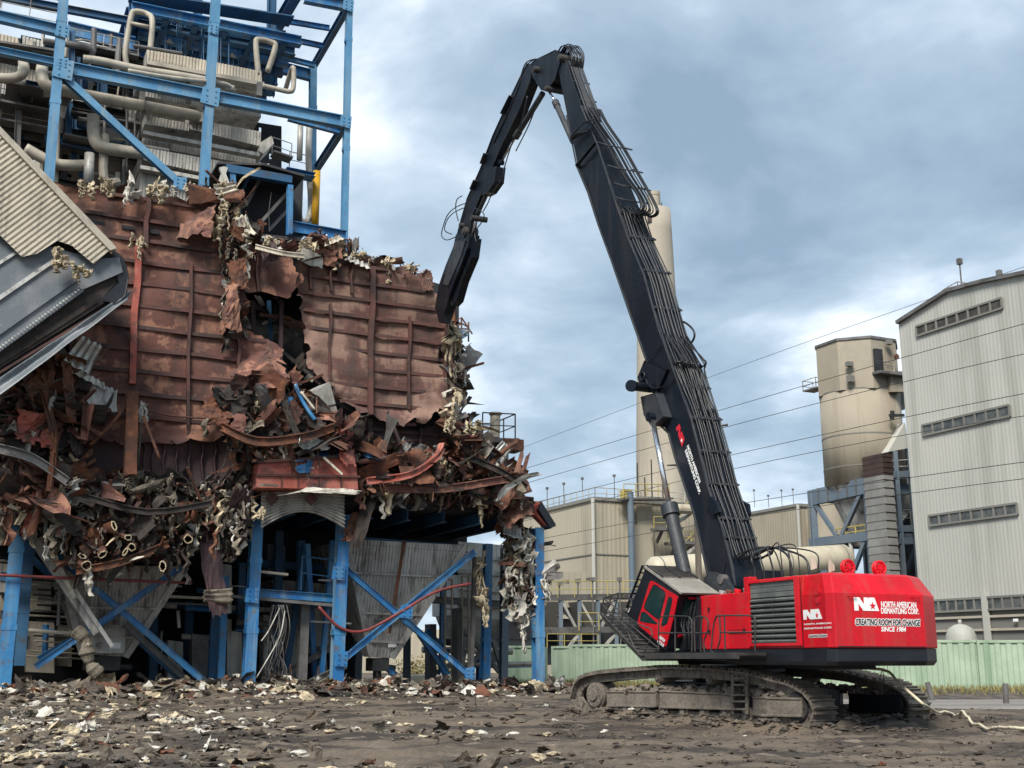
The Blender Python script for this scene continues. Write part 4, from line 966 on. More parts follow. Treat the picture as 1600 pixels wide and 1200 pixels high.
# mid bay walkway
mb = MB(); mb.prism([P(340, 932, .5), P(520, 948, .5), P(520, 948, 4), P(340, 932, 4)], Z * .14); mb.build('walkway', 'steel_grey', BH)
railing('handrail', [P(470, 922, .8), P(520, 928, .8)], 1.6, 'blue_shade', BH, r=.04); mb = MB(); mb.tube([P(405, 893, .5), P(450, 898, .5)], .07, 8); mb.tube([P(0, 876, 8), P(60, 882, 8)], .07, 8); mb.build('rail_pipe', 'pipe_beige', BH)
for (x0, y0, x1, y1, b, r, m) in ((60, 935, 330, 945, 3, .05, 'steel_grey'), (70, 942, 250, 946, 5, .06, 'pipe_beige'), (100, 990, 140, 985, 3, .1, 'pipe_beige'), (45, 985, 110, 990, 2, .09, 'pipe_beige'), (265, 932, 330, 935, 2, .07, 'pipe_beige'), (690, 1040, 840, 1037, 9, .12, 'pipe_beige'), (660, 1015, 800, 1018, 12, .2, 'pipe_beige')):
    mb = MB(); mb.tube([P(x0, y0, b), P(x1, y1, b)], r, 8); mb.build('conduit', m, BH)
# boxes and pipe racks, colour lightened to make up for the shade on the left
for (x0, y0, x1, y1, b) in ((40, 970, 85, 1050, 7), (35, 900, 80, 955, 9), (340, 965, 362, 1060, 6), (0, 930, 20, 1030, 7), (90, 975, 112, 1040, 8)):
    mb = MB(); q = [P(x0, y1, b), P(x1, y1 + 2, b), P(x1, y0 + 3, b), P(x0, y0, b)]; mb.hexa(q + [p + BX * 1.2 for p in q]); mb.build('filler_box', 'clad', BH, bevel=.02)
rn = random.Random(9)
for k in range(16): mb = MB(); y = 905 + k * 8; b = rn.uniform(4, 9); mb.tube([P(rn.uniform(30, 60), y, b), P(rn.uniform(110, 150), y + 5, b)], .05, 6); mb.build('conduit', rn.choice(['pipe_beige', 'steel_grey', 'steel_dark']), BH)
# back of right bay: ladder tower
for (x0, x1, b, y0, y1) in ((695, 706, 6, 905, 1058), (722, 732, 5, 900, 1062)):
    mb = MB()
    for x in (x0, x1): mb.tube([P(x, y1, b), P(x, y0, b)], .06, 6)
    for k in range(10): y = y0 + (y1 - y0) * k / 10; mb.tube([P(x0, y, b), P(x1, y + 1, b)], .04, 5)
    mb.build('ladder', 'pipe_beige', BH)
for (x0, y0, x1, y1, b) in ((672, 975, 682, 1065, 7), (715, 950, 722, 1065, 4)):
    mb = MB(); q = [P(x0, y1, b), P(x1, y1, b), P(x1, y0, b), P(x0, y0, b)]; mb.hexa(q + [p + BX * .8 for p in q]); mb.build('stanchion', 'steel_dark', BH)
# gusset plates at the nodes
for (x, y, b, w_) in ((100, 108, UBK, .9), (330, 150, UBK, .9), (541, 190, UBK, .6), (282, 286, UBK, .6), (530, 895, -.1, .6), (735, 1052, -.1, .5), (636, 955, -.1, .6), (534, 1030, -.1, .6), (395, 930, -.1, .6), (545, 8, UBK, .6), (334, 45, UBK, .5), (98, 48, UBK, .6), (98, 98, UBK, .5)):
    c = P(x, y, b - .33); mb = MB(); mb.prism([c + AX * w_ * .5 + Z * w_ * .6, c - AX * w_ * .5 + Z * w_ * .5, c - AX * w_ * .6 - Z * w_ * .5, c + AX * w_ * .45 - Z * w_ * .6], BX * .03)
    for k in range(6): q = c + AX * (w_ * (.25 if k % 2 else -.25)) + Z * (w_ * (k // 2 - 1) * .35) - BX * .02; mb.box(q, AX * .03, BX * .03, Z * .03)
    mb.build('gusset_plate', 'blue_up' if b == UBK - 0 and y < 300 else 'blue', BH)
# mid-tone boxes and pipes added to lighten the dark bays
rn = random.Random(88)
for k, (x0, y0, x1, y1, b, m) in enumerate(((412, 960, 440, 1062, 5, 'hopper'), (452, 965, 470, 1060, 4, 'clad_grey'), (486, 950, 516, 1010, 5, 'hopper'), (300, 990, 326, 1060, 5, 'steel_grey'), (262, 1000, 286, 1062, 6, 'hopper'), (340, 880, 362, 940, 5, 'hopper'), (120, 950, 150, 985, 6, 'clad'), (418, 850, 446, 900, 6, 'blue_grey'), (0, 880, 24, 925, 6, 'hopper'), (355, 985, 378, 1066, 4.5, 'clad_grey'))):
    mb = MB(); q = [P(x0, y1, b), P(x1, y1 + 1, b), P(x1, y0 + 3, b), P(x0, y0, b)]; mb.hexa(q + [p + BX * .9 for p in q])
    for t in (.3, .6): mb.beam(q[3].lerp(q[0], t) - BX * .03, q[2].lerp(q[1], t) - BX * .03, .06, .06)
    mb.build('filler_box', m, BH)
for k in range(40):
    x = rn.uniform(30, 525); y = rn.uniform(900, 1010); b = rn.uniform(1.4, 7); l = rn.uniform(20, 70); v_ = rn.random() < .5; r_ = rn.choice((.03, .05, .08, .14))
    mb = MB(); mb.tube([P(x, y, b), P(x + (rn.uniform(-4, 4) if v_ else l), y + (l if v_ else l * .06), b)], r_, 7); mb.build('conduit', rn.choice(('pipe_beige', 'clad_grey', 'steel_grey', 'blue', 'clad', 'hopper')), BH)
# ================================================================= ASH HOPPERS
def hopper(name, tl, tr_, br_, bl, b, label, deep, pitch=.17, bands=(), bx2=1.5):
    H_ = empty(name, P((bl[0] + br_[0]) / 2, bl[1], b + 2), label, 'hopper')
    def f(x, y): return P(x, y, b)
    # front face leans back toward the throat
    t0, t1 = P(*tl, b), P(*tr_, b); b0, b1 = P(*bl, b + bx2), P(*br_, b + bx2)
    mb = MB(); n = (t1 - t0).cross(b0 - t0).normalized()
    if n.dot(CAM - t0) < 0: n = -n
    v = (Z - n * Z.dot(n)).normalized(); u = v.cross(n).normalized()
    poly = [((p - t0).dot(u), (p - t0).dot(v)) for p in (t0, t1, b1, b0)]
    mb.corr(t0, u, v, poly, pitch, .05, n); mb.build('hopper_cladding', 'hopper', H_)
    # other three sides
    mb = MB(); ws = 7.; tB = [t0 + BX * ws, t1 + BX * ws]; bB = [b0 + BX * 1.2, b1 + BX * 1.2]
    mb.add([t0 + BX * .02, t1 + BX * .02, b1 + BX * .02, b0 + BX * .02, tB[0], tB[1], bB[1], bB[0]], [(0, 1, 2, 3), (1, 5, 6, 2), (5, 4, 7, 6), (4, 0, 3, 7), (3, 2, 6, 7)]); mb.build('hopper_shell', 'hopper', H_)
    for s0, s1, nm in ((t0, b0, 'edge_trim'), (t1, b1, 'edge_trim')):
        mb = MB(); mb.beam(s0 + n * .06, s1 + n * .06, .3, .1, n); mb.build(nm, 'hopper', H_)
    mb = MB()
    for t in bands:
        mb.beam(t0.lerp(b0, t) + n * .12, t1.lerp(b1, t) + n * .12, .1, .12, n)
    mb.build('stiffener_band', 'hopper', H_)
    mb = MB(); c = (b0 + b1) / 2 + BX * .6; wth = (b1 - b0).length / 2
    mb.box(c - Z * .35, AX * (wth * .8), BX * .55, Z * .32); mb.tube([c - Z * .6, c - Z * 1.2], .22, 14); mb.tube([c - AX * .2 - Z * .45, c + AX * (wth + .4) - Z * .55], .16, 12); mb.build('ash_valve', 'steel_dark', H_)
    mb = MB(); mb.tube([c - Z * 1.0, V((c.x, c.y, -.1))], .14, 10); mb.build('outlet_pipe', 'steel_grey', H_)
    return H_, t0, t1, b0, b1, n
hl = hopper('ash_hopper', (96, 882), (290, 885), (196, 1026), (128, 1022), 1.8, 'grey corrugated ash hopper under the collapsed left bay, small hatch near its throat', 4, .17, (.46, .78))
H_, t0, t1, b0, b1, n = hl
mb = MB(); c = t0.lerp(t1, .47).lerp(b0.lerp(b1, .5), .82) + n * .16; mb.box(c, AX * .8, Z * .55 - n * 0, n * .05); mb.tube([c - AX * .3 + n * .05 - Z * .2, c - AX * .3 + n * .14 - Z * .2], .16, 14); mb.build('access_hatch', 'hopper', H_)
mb = MB(); mb.box(c + AX * .35 - Z * .2 + n * .06, AX * .24, Z * .13, n * .01); mb.build('notice_plate', 'white_letter', H_)
hr = hopper('ash_hopper', (541, 842), (728, 852), (612, 1028), (580, 1026), 1.2, 'tall grey corrugated ash hopper in the open right bay, crossed by blue braces', 5, .17, (.28, .62, .86))
H_, t0, t1, b0, b1, n = hr
mb = MB(); a, b = P(632, 845, 1.0), P(608, 990, 1.4); mb.beam(a, b, .14, .14); mb.build('rusty_prop', 'rust', H_)
mb = MB(); c = t0.lerp(t1, .52).lerp(b0.lerp(b1, .5), .68) + n * .14; mb.beam(c - AX * .9, c + AX * 1.3, .1, .1); mb.build('hatch_bar', 'steel_grey', H_)
mb = MB(); c = t0.lerp(t1, .6).lerp(b0.lerp(b1, .8), .88) + n * .14; mb.box(c, AX * .22, Z * .13, n * .01); mb.build('notice_plate', 'white_letter', H_)
# second hopper behind in the mid bay
hm = hopper('ash_hopper', (428, 905), (540, 915), (505, 1022), (488, 1020), 6.5, 'shaded ash hopper deep behind the middle columns', 3, .2, (.5,))
# long props leaning against left hopper
for k, (x0, y0, x1, y1, b, w_, m) in enumerate(((38, 822, 150, 990, 1.0, .5, 'hopper'), (62, 840, 175, 1010, .6, .28, 'hopper'), (48, 800, 140, 960, 1.6, .2, 'clad_grey'), (85, 870, 116, 935, .3, .3, 'insul_white'))):
    mb = MB(); mb.beam(P(x0, y0, b), P(x1, y1, b), w_, w_ * .6); tag(mb.build('leaning_beam', m), ('broad grey trough leaning down left of the corrugated hopper', 'thin grey beam leaning in front of the left hopper edge', 'narrow pale rail leaning furthest left beside the blue column', 'short white lagged bar lying on the leaning grey trough')[k], 'beam')
# ================================================================= BOILER CASING
BC = empty('boiler_casing', W(-14, 2, 0), 'rust red boiler casing torn open, ribbed plates in tall walls', 'boiler')
def pwall(name, poly, b, m, seed, step=.34, pillow=0., rows=None, edge=.25, par=None, bow=.12):
    """plate wall: a fine mesh clipped to the outline, edges ragged and curled, bulging between the rows"""
    p3 = [P(x, y, b) for x, y in poly]; p2 = [((p - PO).dot(AX), p.z) for p in p3]
    a0, a1 = min(p[0] for p in p2), max(p[0] for p in p2); z0, z1 = min(p[1] for p in p2), max(p[1] for p in p2)
    nx, ny = int((a1 - a0) / step) + 2, int((z1 - z0) / step) + 2; vid = {}; mb = MB(); fs = []
    def vert(i, j):
        if (i, j) in vid: return vid[(i, j)]
        a = a0 + i * step; z = z0 + j * step
        a += noise.noise(V((i * .9, j * .9, seed))) * step * .5; z += noise.noise(V((i * .9, j * .9, seed + 40))) * step * .5
        d = segd(a, z, p2); k = max(0, 1 - d / 1.1)
        bb = b + noise.noise(V((a * .35, z * .35, seed))) * bow * 2 - k * k * edge * (1.4 * noise.noise(V((a * .8, z * .8, seed + 9))) + .3)
        if rows:
            f = ((z - rows[0]) / rows[1]) % 1; bb -= pillow * math.sin(math.pi * f) * (.5 + k * 1.6)
        vid[(i, j)] = len(mb.v); mb.v.append(W(a, bb, z)); return vid[(i, j)]
    for i in range(nx):
        for j in range(ny):
            a = a0 + (i + .5) * step; z = z0 + (j + .5) * step
            ja = noise.noise(V((a * 1.3, z * 1.3, seed + 5))) * .45; jz = noise.noise(V((a * 1.3, z * 1.3, seed + 25))) * .45
            if inside(a + ja, z + jz, p2): fs.append((vert(i, j), vert(i + 1, j), vert(i + 1, j + 1), vert(i, j + 1)))
    mb.f = fs; mb.m = [0] * len(fs)
    cnt = {}
    for f in fs:
        for q in range(4): e = tuple(sorted((f[q], f[(q + 1) % 4]))); cnt[e] = cnt.get(e, 0) + 1
    nb = {}
    for (p, q), c in cnt.items():
        if c == 1: nb.setdefault(p, []).append(q); nb.setdefault(q, []).append(p)
    for it in range(2):
        new = {p: (mb.v[p] * .4 + (mb.v[q[0]] + mb.v[q[1]]) * .3) for p, q in nb.items() if len(q) == 2}
        for p, c in new.items(): mb.v[p] = c
    for p in nb:
        c = mb.v[p]; mb.v[p] = c + AX * (noise.noise(c * 2.9) * .24 + noise.noise(c * 6) * .12) + Z * (noise.noise(c * 2.9 + V((7, 7, 7))) * .24 + noise.noise(c * 6 + V((2, 7, 7))) * .12) - BX * abs(noise.noise(c * .9)) * edge * 1.2
    return mb.build(name, m, par or BC, smooth=True), p2
def stiff(poly2, b, z, d_=.16, h=.07, m='stiff', name='stiffener', thin=False):
    """horizontal rib clipped to the outline, one mesh per continuous run"""
    a0, a1 = min(p[0] for p in poly2), max(p[0] for p in poly2); run = None; st = .25; a = a0; runs = []
    while a < a1 + st:
        if inside(a, z, poly2) and inside(a, z + .1, poly2): run = run or a
        elif run is not None: runs.append((run, a - st)); run = None
        a += st
    for r0, r1 in runs:
        if r1 - r0 < .8: continue
        mb = MB(); n = max(2, int((r1 - r0) / 1.2)); pts = [W(r0 + (r1 - r0) * k / n, b - d_ * .5, z + noise.noise(V((k * .7, z, 3))) * .06) for k in range(n + 1)]
        for p, q in zip(pts[:-1], pts[1:]): mb.beam(p, q, d_, h, Z); mb.beam(p - BX * d_ * .5 - Z * .06, q - BX * d_ * .5 - Z * .06, .03, .16, Z)
        mb.build(name, m, BC)
def vstiff(x0, y0, x1, y1, b, w_=.2, m='stiff', name='vertical_rib'):
    mb = MB(); p, q = P(x0, y0, b - .15), P(x1, y1, b - .15); n = 4
    pts = [p.lerp(q, k / n) + AX * (.05 * math.sin(k * 2.1)) for k in range(n + 1)]
    for a, c in zip(pts[:-1], pts[1:]): mb.beam(a, c, w_, .3, BX)
    return mb.build(name, m, BC)
BW = -.8
zL = P(219, 409, BW).z; dzL = (zL - P(219, 650, BW).z) / 7
W1 = [(55, 280), (90, 288), (130, 298), (200, 296), (230, 305), (300, 310), (330, 322), (344, 352), (352, 392), (372, 430), (380, 470), (374, 512), (400, 524), (424, 532), (434, 560), (424, 596), (378, 604), (350, 630), (345, 660), (352, 690), (20, 690), (10, 640), (18, 560), (40, 500)]
_, w1p = pwall('casing_plate', W1, BW, 'casing', 3, .24, .07, (zL, dzL), .35)
for k in range(-3, 9): stiff(w1p, BW, zL - dzL * k)
LOWP = [(95, 688), (370, 690), (380, 730), (355, 765), (100, 765), (90, 730)]
_, lp = pwall('casing_plate', LOWP, BW + .25, 'casing_low', 8, .4, 0, None, .2)
for x in (225, 238, 255, 275, 295, 315, 335): vstiff(x, 690, x, 750, BW + .35, .05, 'casing_low', 'seam')
vstiff(216, 385, 205, 600, BW, .28, 'salmon'); vstiff(298, 410, 292, 690, BW, .12); vstiff(372, 530, 374, 600, BW, .14); vstiff(232, 305, 226, 385, BW, .2); vstiff(108, 420, 112, 600, BW, .12)
rn = random.Random(12)
for (x, y) in ((153, 349), (200, 356), (240, 363), (286, 370)): mb = MB(); c = P(x, y, BW - .08); mb.box(c, AX * .28, BX * .05, Z * .08); mb.build('slot', 'darkness', BC)
W2 = [(366, 388), (400, 384), (460, 400), (462, 440), (458, 470), (440, 462), (398, 455), (380, 466), (372, 430)]
_, w2p = pwall('casing_plate', W2, BW + .3, 'casing', 14, .24, 0, None, .3)
vstiff(400, 392, 402, 456, BW + .3, .08); 
zR = P(500, 459, BW + .6).z; dzR = (zR - P(500, 650, BW + .6).z) / 7
W3 = [(462, 396), (480, 382), (520, 392), (560, 402), (600, 415), (640, 424), (672, 428), (682, 470), (698, 500), (706, 530), (706, 600), (702, 652), (672, 650), (655, 662), (630, 668), (600, 655), (578, 642), (545, 636), (522, 622), (508, 604), (486, 590), (478, 560), (486, 540), (466, 528), (474, 506), (462, 490), (472, 474), (458, 462)]
BR_ = BW + .6
_, w3p = pwall('casing_plate', W3, BR_, 'casing_pale', 23, .22, .10, (zR, dzR), .4, bow=.2)
for k in range(-3, 9): stiff(w3p, BR_, zR - dzR * k, .13, .06)
vstiff(582, 420, 577, 648, BR_, .24); vstiff(516, 475, 513, 600, BR_, .09); vstiff(640, 495, 637, 640, BR_, .09); vstiff(697, 510, 694, 645, BR_, .14)
for x in (485, 517, 549): vstiff(x, 400 + (x - 485) * .12, x - 1, 452 + (x - 485) * .1, BR_, .08)
W4 = [(520, 652), (560, 655), (600, 662), (650, 668), (704, 660), (706, 720), (704, 760), (540, 755), (530, 700)]
_, w4p = pwall('casing_plate', W4, BR_ + .7, 'casing_low', 31, .35, .04, None, .2)
for y in (668, 692, 715): stiff(w4p, BR_ + .7, P(560, y, BR_ + .7).z, .12, .06)
vstiff(577, 655, 576, 735, BR_ + .7, .22); vstiff(656, 670, 655, 725, BR_ + .7, .1)
# near-black shell behind the tears, shade of the furnace void put into its colour
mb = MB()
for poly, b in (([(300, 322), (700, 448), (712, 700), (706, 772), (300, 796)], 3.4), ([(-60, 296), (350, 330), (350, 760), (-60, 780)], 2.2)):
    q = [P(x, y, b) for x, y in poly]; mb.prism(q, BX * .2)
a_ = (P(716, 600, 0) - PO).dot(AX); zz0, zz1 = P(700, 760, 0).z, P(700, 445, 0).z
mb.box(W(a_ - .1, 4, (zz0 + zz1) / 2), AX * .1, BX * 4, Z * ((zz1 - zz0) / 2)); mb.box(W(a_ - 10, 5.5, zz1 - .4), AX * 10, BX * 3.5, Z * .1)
mb.build('void_shade', 'darkness', BC)
for (x0, y0, x1, y1, b, m) in ((395, 470, 398, 560, 1.5, 'casing_low'), (440, 470, 436, 640, .8, 'casing_low'), (405, 492, 455, 498, 1.2, 'rust'), (430, 540, 500, 600, 1.6, 'steel_grey'), (445, 580, 560, 650, 2.2, 'steel_dark'), (420, 470, 424, 545, 2.4, 'blue_shade'), (470, 600, 570, 640, 2.6, 'rust')):
    mb = MB(); mb.beam(P(x0, y0, b), P(x1, y1, b), .18, .18); mb.build('inner_bar', m, BC)
# bright salmon header box
_, _u = pwall('throat_plate', [(60, 764), (396, 764), (392, 828), (330, 862), (250, 878), (120, 882), (70, 830)], -.25, 'casing_low', 44, .3, 0, None, .3)
q = [P(400, 762, -2.2), P(560, 765, -2.2), P(556, 712, -2.2), P(404, 722, -2.2)]
mb = MB(); mb.hexa(q + [p + BX * 2.4 for p in q]); HDR = mb.build('header_box', 'salmon', BC, bevel=.02)
mb = MB(); mb.beam(P(400, 742, -2.25), P(562, 745, -2.25), .14, .1); mb.beam(P(402, 722, -2.25), P(558, 712, -2.25), .2, .14)
mb.build('header_ledge', 'stiff', HDR)
for x in (440, 466, 498, 533): mb = MB(); mb.beam(P(x, 745, -2.24), P(x, 764, -2.24), .05, .06, BX); mb.build('header_rib', 'stiff', HDR)
for (x0, y0, x1, y1) in ((556, 768, 690, 777), (690, 777, 832, 790), (-30, 772, 120, 778)):
    mb = MB(); mb.beam(P(x0, y0, -.5), P(x1, y1, -.5), .3, .85); mb.beam(P(x0, y0 + 10, -.6), P(x1, y1 + 10, -.6), .5, .08); mb.build('ledge_fascia', 'casing_low', BC)
# crushed corrugated skirt between the two front columns
q = [(408, 768), (540, 768), (540, 828), (470, 802), (412, 828)]
mb = MB(); 
def cr(i, j):
    x = 408 + 130 * i; top = 768; bot = 826 - 26 * math.sin(math.pi * i) ; p = P(x, top + (bot - top) * j, -1.1)
    return p - BX * (.09 * math.sin(j * 60)) - BX * .25 * noise.noise(V((i * 3, j * 2, 1)))
mb.grid(cr, 14, 60); sk = tag(mb.build('crumpled_cladding', 'clad_grey', smooth=True), 'buckled pale corrugated sheet spanning between the two front blue columns', 'cladding sheet')
for x in (426, 487): 
    mb = MB(); c = P(x, 779, -1.35); mb.prism([c + Z * .32, c + AX * .3, c - Z * .32, c - AX * .3], BX * .12); mb.build('diamond_opening', 'stiff', sk)
# ================================================================= UPPER ENCLOSURE of corrugated cladding
EN = empty('corrugated_enclosure', W(-12, 6, 20), 'stacked pale corrugated enclosure high inside the blue frame', 'enclosure')
def cbox(tl, tr_, br_, bl, b, m='clad_grey', deep=5, top=True, pitch=.17):
    mb = MB(); mb.corrpx(lambda x, y: P(x, y, b), [tl, tr_, br_, bl], pitch, .05); mb.build('cladding_face', m, EN)
    mb = MB(); q = [P(*bl, b + .02), P(*br_, b + .02), P(*tr_, b + .02), P(*tl, b + .02)]; mb.hexa(q + [p + BX * deep for p in q]); mb.build('enclosure_box', 'hopper', EN)
def flash(x0, y0, x1, y1, b, h, m='pipe_beige'): mb = MB(); mb.beam(P(x0, y0, b), P(x1, y1, b), .5, h); mb.build('flashing', m, EN)
cbox((230, 76), (409, 112), (409, 130), (229, 97), 5.4, 'clad'); flash(229, 100, 411, 134, 5.2, .22); cbox((300, 118), (409, 138), (405, 148), (300, 126), 5.8, 'clad')
cbox((222, 140), (408, 172), (408, 183), (222, 150), 7.0, 'hopper')
cbox((226, 180), (295, 193), (295, 205), (226, 194), 5.0); cbox((297, 172), (330, 178), (330, 192), (297, 188), 4.8, 'clad', 2); cbox((297, 186), (408, 206), (407, 229), (297, 202), 5.1)
cbox((225, 196), (406, 232), (404, 244), (224, 206), 6.0, 'hopper')
flash(222, 209, 404, 244, 4.8, .2, 'clad_grey'); cbox((223, 215), (400, 248), (400, 258), (222, 228), 5.5); cbox((223, 230), (400, 262), (400, 288), (223, 250), 4.6, 'clad_grey'); 
cbox((222, 251), (400, 284), (398, 296), (220, 262), 5.8, 'hopper'); flash(218, 263, 330, 284, 4.9, .2, 'clad_grey'); cbox((219, 268), (345, 290), (345, 330), (216, 320), 5.3)
for k, (x, y, b) in enumerate(((222, 148, 4.4), (295, 150, 4.6), (405, 140, 4.6))): mb = MB(); c = P(x, y, b); mb.box(c, AX * .14, BX * .14, Z * .4); mb.build('hanger_box', 'steel_grey', EN)
q = [P(*t, 4.8) for t in ((408, 222), (424, 212), (428, 224), (412, 240), (404, 236))]; mb = MB(); mb.prism(q, BX * 1.5); mb.build('bent_duct_end', 'clad_grey', EN)
# ducts and pipes
def pipe(pts, rpx, label, m='pipe_beige', n=14, bands=True, name='process_pipe', cat='pipe', sm=6):
    w_ = [P(*q) for q in pts]; r = pr(w_[0], rpx); sp = smoothpts(w_, sm) if len(w_) > 2 else w_
    mb = MB(); mb.tube(sp, r, n); o = mb.build(name, m, smooth=True)
    if bands:
        k = 0
        for a, b in zip(w_[:-1], w_[1:]):
            if (b - a).length > 3.5:
                mb = MB(); c = a.lerp(b, .5); d = (b - a).normalized(); mb.tube([c - d * .06, c + d * .06], r * 1.04, n); mb.build('lagging_band', 'steel_grey', o)
    return tag(o, label, cat)
pipe([(130, 92, 3.8), (160, 96, 3.8), (215, 108, 3.8), (290, 120, 3.8), (330, 128, 3.8), (365, 140, 3.6)], 6.5, 'large pale lagged pipe lying along the top of the highest blue girder')
pipe([(200, 110, 3.2), (260, 120, 3.2), (330, 128, 3.2), (355, 132, 3.4), (366, 142, 3.6)], 3.2, 'slim white pipe just above the long blue girder')
pipe([(-10, 122, 4.5), (20, 122, 4.5), (34, 116, 4.5), (38, 106, 5), (36, 98, 6)], 8, 'fat beige pipe bending up at the far left frame edge')
pipe([(66, 104, 6), (66, 118, 4.5), (74, 134, 4.2), (110, 144, 4.2), (160, 154, 4.2), (290, 178, 4.2), (306, 182, 4.4)], 9, 'long fat beige pipe running behind the diagonal brace to the enclosure')
pipe([(146, 182, 5), (146, 205, 4.8), (150, 222, 4.6), (166, 232, 4.6), (222, 240, 4.6)], 9.5, 'beige elbow pipe turning right beside the diagonal brace', sm=8)
pipe([(140, 240, 4.6), (138, 288, 4.6)], 7.5, 'short upright silver lagged pipe standing behind the torn casing edge', 'clad_grey')
pipe([(40, 232, 5), (88, 256, 5), (140, 258, 5)], 9, 'shaded beige pipe low behind the severed duct')
pipe([(200, 112, 6), (196, 80, 6), (205, 26, 6), (212, 18, 6), (230, 22, 6), (238, 34, 5.6), (234, 84, 5.6)], 4.5, 'beige pipe loop rising left of the enclosure roof')
pipe([(204, 36, 5.8), (232, 42, 5.6)], 3, 'short crosswise pipe inside the left pipe loop', bands=False)
pipe([(404, 118, 5.5), (400, 68, 5.5), (406, 62, 5.5), (424, 66, 5.5), (430, 74, 5.5), (418, 112, 5.8)], 4.5, 'beige pipe loop rising over the right end of the enclosure')
pipe([(410, 134, 5), (436, 140, 5), (452, 143, 5), (458, 138, 5), (459, 112, 5), (456, 108, 5.2), (446, 140, 6.5)], 4, 'bent pale pipe hooked at the right end of the girder')
pipe([(470, 185, 7), (468, 250, 7)], 4.5, 'upright pale pipe behind the right rear column', 'clad_grey')
pipe([(484, 192, 8), (482, 250, 8), (486, 320, 8), (480, 345, 7.6), (470, 345, 7.2), (466, 330, 7)], 5, 'tall pale pipe curling under beside the yellow pipe', 'clad_grey')
pipe([(495, 268, 7.5), (492, 352, 7.5)], 6, 'bright yellow upright pipe at the right edge of the frame', 'yellow')
pipe([(452, 390, 4), (478, 360, 4)], 3.5, 'grey stub pipe below the yellow pipe', 'steel_grey'); pipe([(266, 40, 9), (104, 10, 9)], 3, 'thin beige pipe crossing high between the columns', bands=False)
for k, (x0, y0, x1, y1, r) in enumerate(((198, 150, 198, 270, 2), (104, 60, 102, 90, 3), (147, 45, 146, 80, 4.5), (164, 165, 162, 225, 1.8), (211, 178, 210, 240, 1.6), (92, 180, 88, 285, 3), (194, 250, 192, 300, 3), (184, 270, 183, 300, 4))):
    mb = MB(); mb.tube([P(x0, y0, 5.5), P(x1, y1, 5.5)], pr(P(x0, y0, 5.5), r), 8); mb.build('riser_pipe', 'pipe_beige' if k % 2 else 'steel_grey', EN)
# dense pipework, cladding and cable trays filling the left of the frame
rn = random.Random(55)
for k, (x0, y0, x1, y1, b, m) in enumerate(((-10, 96, 62, 112, 9, 'clad'), (-10, 50, 30, 60, 10, 'clad'), (35, 56, 66, 64, 10, 'clad_grey'), (104, 150, 150, 160, 10, 'clad_grey'), (176, 160, 214, 168, 10, 'hopper'), (110, 205, 140, 215, 9, 'clad_grey'), (-10, 128, 40, 138, 9, 'hopper'))):
    mb = MB(); h_ = (22, 18, 20, 26, 30, 24, 16)[k]; mb.corrpx(lambda x, y: P(x, y, b), [(x0, y0), (x1, y1), (x1, y1 + h_), (x0, y0 + h_)], .18, .05); mb.build('cladding_scrap', m, EN)
for k in range(34):
    x = rn.uniform(-10, 225); y = rn.uniform(48, 280); b = rn.uniform(4.6, 11); l = rn.uniform(25, 90); r_ = rn.choice((.05, .07, .1, .16, .24)); up_ = rn.random() < .45
    a = P(x, y, b); c = P(x - (2 if up_ else -l), y + (l if up_ else l * .17), b); mb = MB()
    mb.tube([a, c] if rn.random() < .5 else smoothpts([a, c, c + (AX * rn.uniform(.5, 1.5) if up_ else -Z * rn.uniform(.5, 1.5)) + BX * .3], 4), r_, 9); mb.build('small_pipe', rn.choice(('pipe_beige', 'clad', 'steel_grey', 'clad_grey', 'blue_up')), EN)
for (x0, y0, x1, y1, b) in ((105, 70, 215, 92, 6.5), (0, 30, 88, 48, 6), (110, 178, 218, 198, 6.5), (0, 190, 80, 205, 7), (425, 240, 455, 250, 7)):
    mb = MB(); mb.beam(P(x0, y0, b), P(x1, y1, b), .9, .1); mb.build('cable_tray', 'steel_grey', EN); railing('tray_rail', [P(x0, y0, b), P(x1, y1, b)], 1.0, 'clad_grey', EN, r=.03)
# penthouse left open beside the enclosure
PH = empty('roof_cabin', P(400, 330, 1.5), 'dark open sided cabin with a bent roof, clinging to the torn top of the casing', 'cabin')
mb = MB(); q = [P(340, 256, .6), P(412, 258, .4), P(476, 276, .4)]; q2 = [p + BX * 4.5 for p in q]
mb.prism([q[0], q[1], q2[1], q2[0]], Z * .12); mb.prism([q[1] + AX * .01, q[2], q2[2], q2[1] + AX * .01], Z * .12); mb.build('roof', 'steel_dark', PH)
mb = MB(); mb.prism([P(336, 262, 3.2), P(474, 280, 3.2), P(470, 400, 3.2), P(336, 380, 3.2)], BX * .1); mb.build('dark_backing', 'darkness', PH)
for (a, b_) in (((362, 262, .7), (366, 320, .7)), ((453, 290, .6), (452, 366, .6))): mb = MB(); mb.ibeam(P(*b_), P(*a), .28, .28, BX); mb.build('corner_post', 'blue', PH)
for (a, b_, w_, m) in (((352, 264, .7), (455, 282, .7), .4, 'blue_shade'), ((405, 350, 1.2), (450, 300, 1.2), .16, 'steel_grey'), ((420, 360, 1.6), (452, 325, 1.6), .16, 'steel_grey'), ((378, 300, 2), (392, 270, 2), .14, 'blue_shade'), ((385, 320, 2.2), (410, 272, 2.2), .16, 'steel_grey'), ((340, 300, .5), (352, 262, .5), .22, 'clad_grey'), ((345, 262, .4), (368, 320, .4), .2, 'clad_grey'), ((390, 368, 1), (470, 375, 1), .2, 'steel_dark')):
    mb = MB(); mb.beam(P(*a), P(*b_), w_, w_); mb.build('cabin_bar', m, PH)
mb = MB(); mb.tube([P(424, 300, 1), P(420, 330, 1), P(421, 362, 1)], .02, 5); mb.build('dangling_wire', 'steel_dark', PH)
